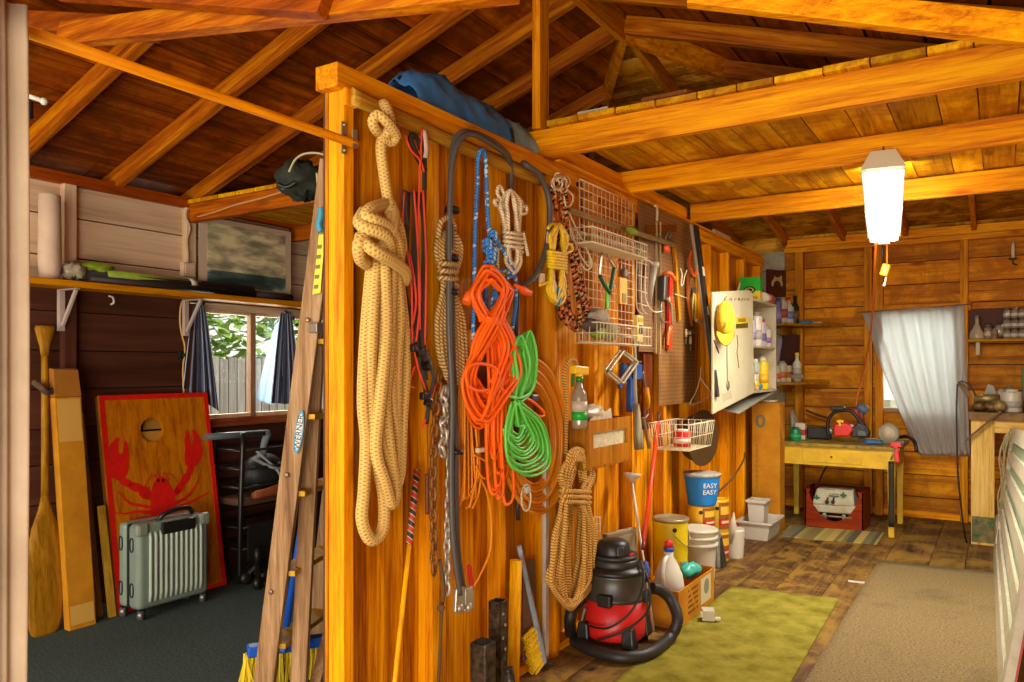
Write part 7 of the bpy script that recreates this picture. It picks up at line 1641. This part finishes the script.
# strip light with its chain, hook block and orange cord
p, q = D(883, 166, 3.78), D(884, 233, 5.1); dv = (q-p).normalized(); sd = dv.cross(V((0,0,1))).normalized(); up = sd.cross(dv).normalized()
t = thing('strip_light', 'hanging white shop strip light, lit, below the second joist', 'light', (p+q)/2)
def fx(u, a, b): return p.lerp(q, u)+sd*a+up*b
mb = MB(); prof = [(-.098,-.02),(-.05,.05),(.05,.05),(.098,-.02)]
MB().add([fx(u,a,b) for u in (-.02,1.02) for a,b in prof], [(0,1,2,3),(7,6,5,4),(0,4,5,1),(1,5,6,2),(2,6,7,3)]).build('housing', P('d8d0bc', .4), t)
MB().add([fx(u,a,b) for u in (-.03,0) for a,b in ((-.1,-.02),(-.055,.065),(.055,.065),(.1,-.02))], [(0,1,2,3),(7,6,5,4),(0,4,5,1),(1,5,6,2),(2,6,7,3),(3,7,4,0)]).build('end_cap', P('c8b898', .5), t)
MB().add([fx(u,a,b) for u in (1.0,1.03) for a,b in ((-.1,-.02),(-.055,.065),(.055,.065),(.1,-.02))], [(0,1,2,3),(7,6,5,4),(0,4,5,1),(1,5,6,2),(2,6,7,3),(3,7,4,0)]).build('end_cap', P('c8b898', .5), t)
MB().hexa([fx(0,-.094,-.024),fx(1,-.094,-.024),fx(1,.094,-.024),fx(0,.094,-.024),fx(0,-.094,-.020),fx(1,-.094,-.020),fx(1,.094,-.020),fx(0,.094,-.020)]).build('reflector', P('e8e4d8', .3), t)
te = emit('lit_tube', 'fff8ea', 9.0)
for a in (-.055, .055): MB().tube([fx(.01,a,-.045), fx(.99,a,-.045)], .019, 10).build('tube', te, t)
MB().hexa([fx(0,-.083,-.056),fx(1,-.083,-.056),fx(1,.083,-.056),fx(0,.083,-.056),fx(0,-.083,-.052),fx(1,-.083,-.052),fx(1,.083,-.052),fx(0,.083,-.052)]).build('lit_diffuser', emit('lit_diffuser_glow','fff8ea',2.2), t)
MB().box(fx(.985,0,-.055), (.07,.03,.05)).build('socket', P('c8bca0', .4), t, .004)
pp = fx(-.01,0,.065); jz = V((pp.x, 4.2-.024, LZ+.06))
MB().tube([pp, pp.lerp(jz,.5), jz], .004, 6).build('chain', P('5c4420', .4, .6), t)
pq = fx(1.0,0,.05); MB().tube([pq, V((pq.x, 5.31, LZ+.02))], .004, 6).build('chain', P('5c4420', .4, .6), t)
t = thing('yellow_hook_block', 'orange yellow pull switch block hanging under the strip light', 'pulley', D(885, 275, 5.2))
MB().tube([D(882.5,244,5.1), D(882.5,262,5.1)], .006, 6).build('dark_chain', P('2c2418', .4, .5), t); MB().tube([D(887,243,5.1), D(887,268,5.1)], .005, 6).build('orange_line', P('d87010', .5), t)
MB().box(D(885,270,5.1), (.05,.045,.08), Matrix.Rotation(.3,3,'Y')).build('block', P('e09410', .4), t, .012); MB().tube(cat_rom([D(x,y,5.1) for x,y in ((886,277),(885,282),(883.5,286),(885.5,284))],3), .007, 6).build('hook', P('c8b090', .4, .4), t)
cp = [D(876,243,5.1), D(875,262,5.2), D(874,290,5.6), D(872,320,6.1), D(868,350,6.6), D(862,378,6.95), D(857,398,7.0), D(856,406,6.95)]
solo(MB().tube(cat_rom(cp,5), .0085, 6), 'orange_power_cord', P('c86010', .5), 'orange power cord hanging from the strip light to the drill', 'cord')
# ------------------------------------------------------------------ light and camera
wd = bpy.data.worlds.new('sky'); bpy.context.scene.world = wd; wd.use_nodes = True
bg = wd.node_tree.nodes['Background']; bg.inputs[0].default_value = (1.0, .96, .88, 1); bg.inputs[1].default_value = 1.3
def area(name, loc, target, sx, sy, power, col=(1,.95,.86)):
    l = bpy.data.lights.new(name, 'AREA'); l.shape = 'RECTANGLE'; l.size = sx; l.size_y = sy; l.energy = power; l.color = col
    o = bpy.data.objects.new(name, l); C.objects.link(o); o.location = loc
    o.rotation_euler = (V(target)-V(loc)).to_track_quat('-Z', 'Y').to_euler(); return o
area('doorway_daylight', (-.4, -1.6, 1.7), (-1.4, 5.5, 1.4), 3.6, 2.4, 85)
area('added_up_fill', (-.1, -1.5, .35), (-.6, 5.2, 3.2), 3.0, .6, 150, (1,.9,.75))  # added low fill aimed up at roof and loft; no lamp stands there
area('added_storage_fill', (-3.3, -1.3, 1.5), (-3.5, 3.5, 1.0), 2.0, 2.0, 95)  # added fill that lifts the dark storage bay; its open front is assumed
area('strip_lamp_light', (-.55, 4.9, 2.18), (-.6, 4.9, 0), .2, 1.3, 90, (1,.97,.9))
area('added_roof_fill', (-.55, 4.9, 2.38), (-.6, 7.6, 2.9), .3, 1.0, 13, (1,.97,.9))  # added fill above the fixture to brighten the far roof boards
area('side_window_daylight', (-4.9, 3.85, 1.6), (-3.0, 3.6, .8), 1.0, .7, 45)
area('far_window_daylight', (-.67, 8.7, 1.6), (-.8, 6.5, .6), .7, .9, 20, (.92,.97,1))
sl = bpy.data.lights.new('sun', 'SUN'); sl.energy = 3.2; sl.angle = .02; so = bpy.data.objects.new('sun', sl); C.objects.link(so)
so.rotation_euler = V((-.62,-.02,-.78)).to_track_quat('-Z', 'Y').to_euler(); so.location = (12,0,16)
cam = bpy.data.cameras.new('camera'); co = bpy.data.objects.new('camera', cam); C.objects.link(co)
co.location = (0,0,CZ); co.rotation_euler = (PI/2, 0, YAW)
cam.sensor_width = 36; cam.lens = FL/1024*36; cam.shift_y = (HZ-341)/1024; cam.clip_start = .05
sc = bpy.context.scene; sc.camera = co
sc.view_settings.view_transform = 'Standard'; sc.view_settings.look = 'None'; sc.view_settings.gamma = 1; sc.view_settings.use_curve_mapping = False
sc.view_settings.exposure = 0.0; sc.render.filter_size = 1.1
sc.cycles.use_denoising = True; sc.cycles.max_bounces = 8; sc.cycles.diffuse_bounces = 5; sc.cycles.transparent_max_bounces = 12
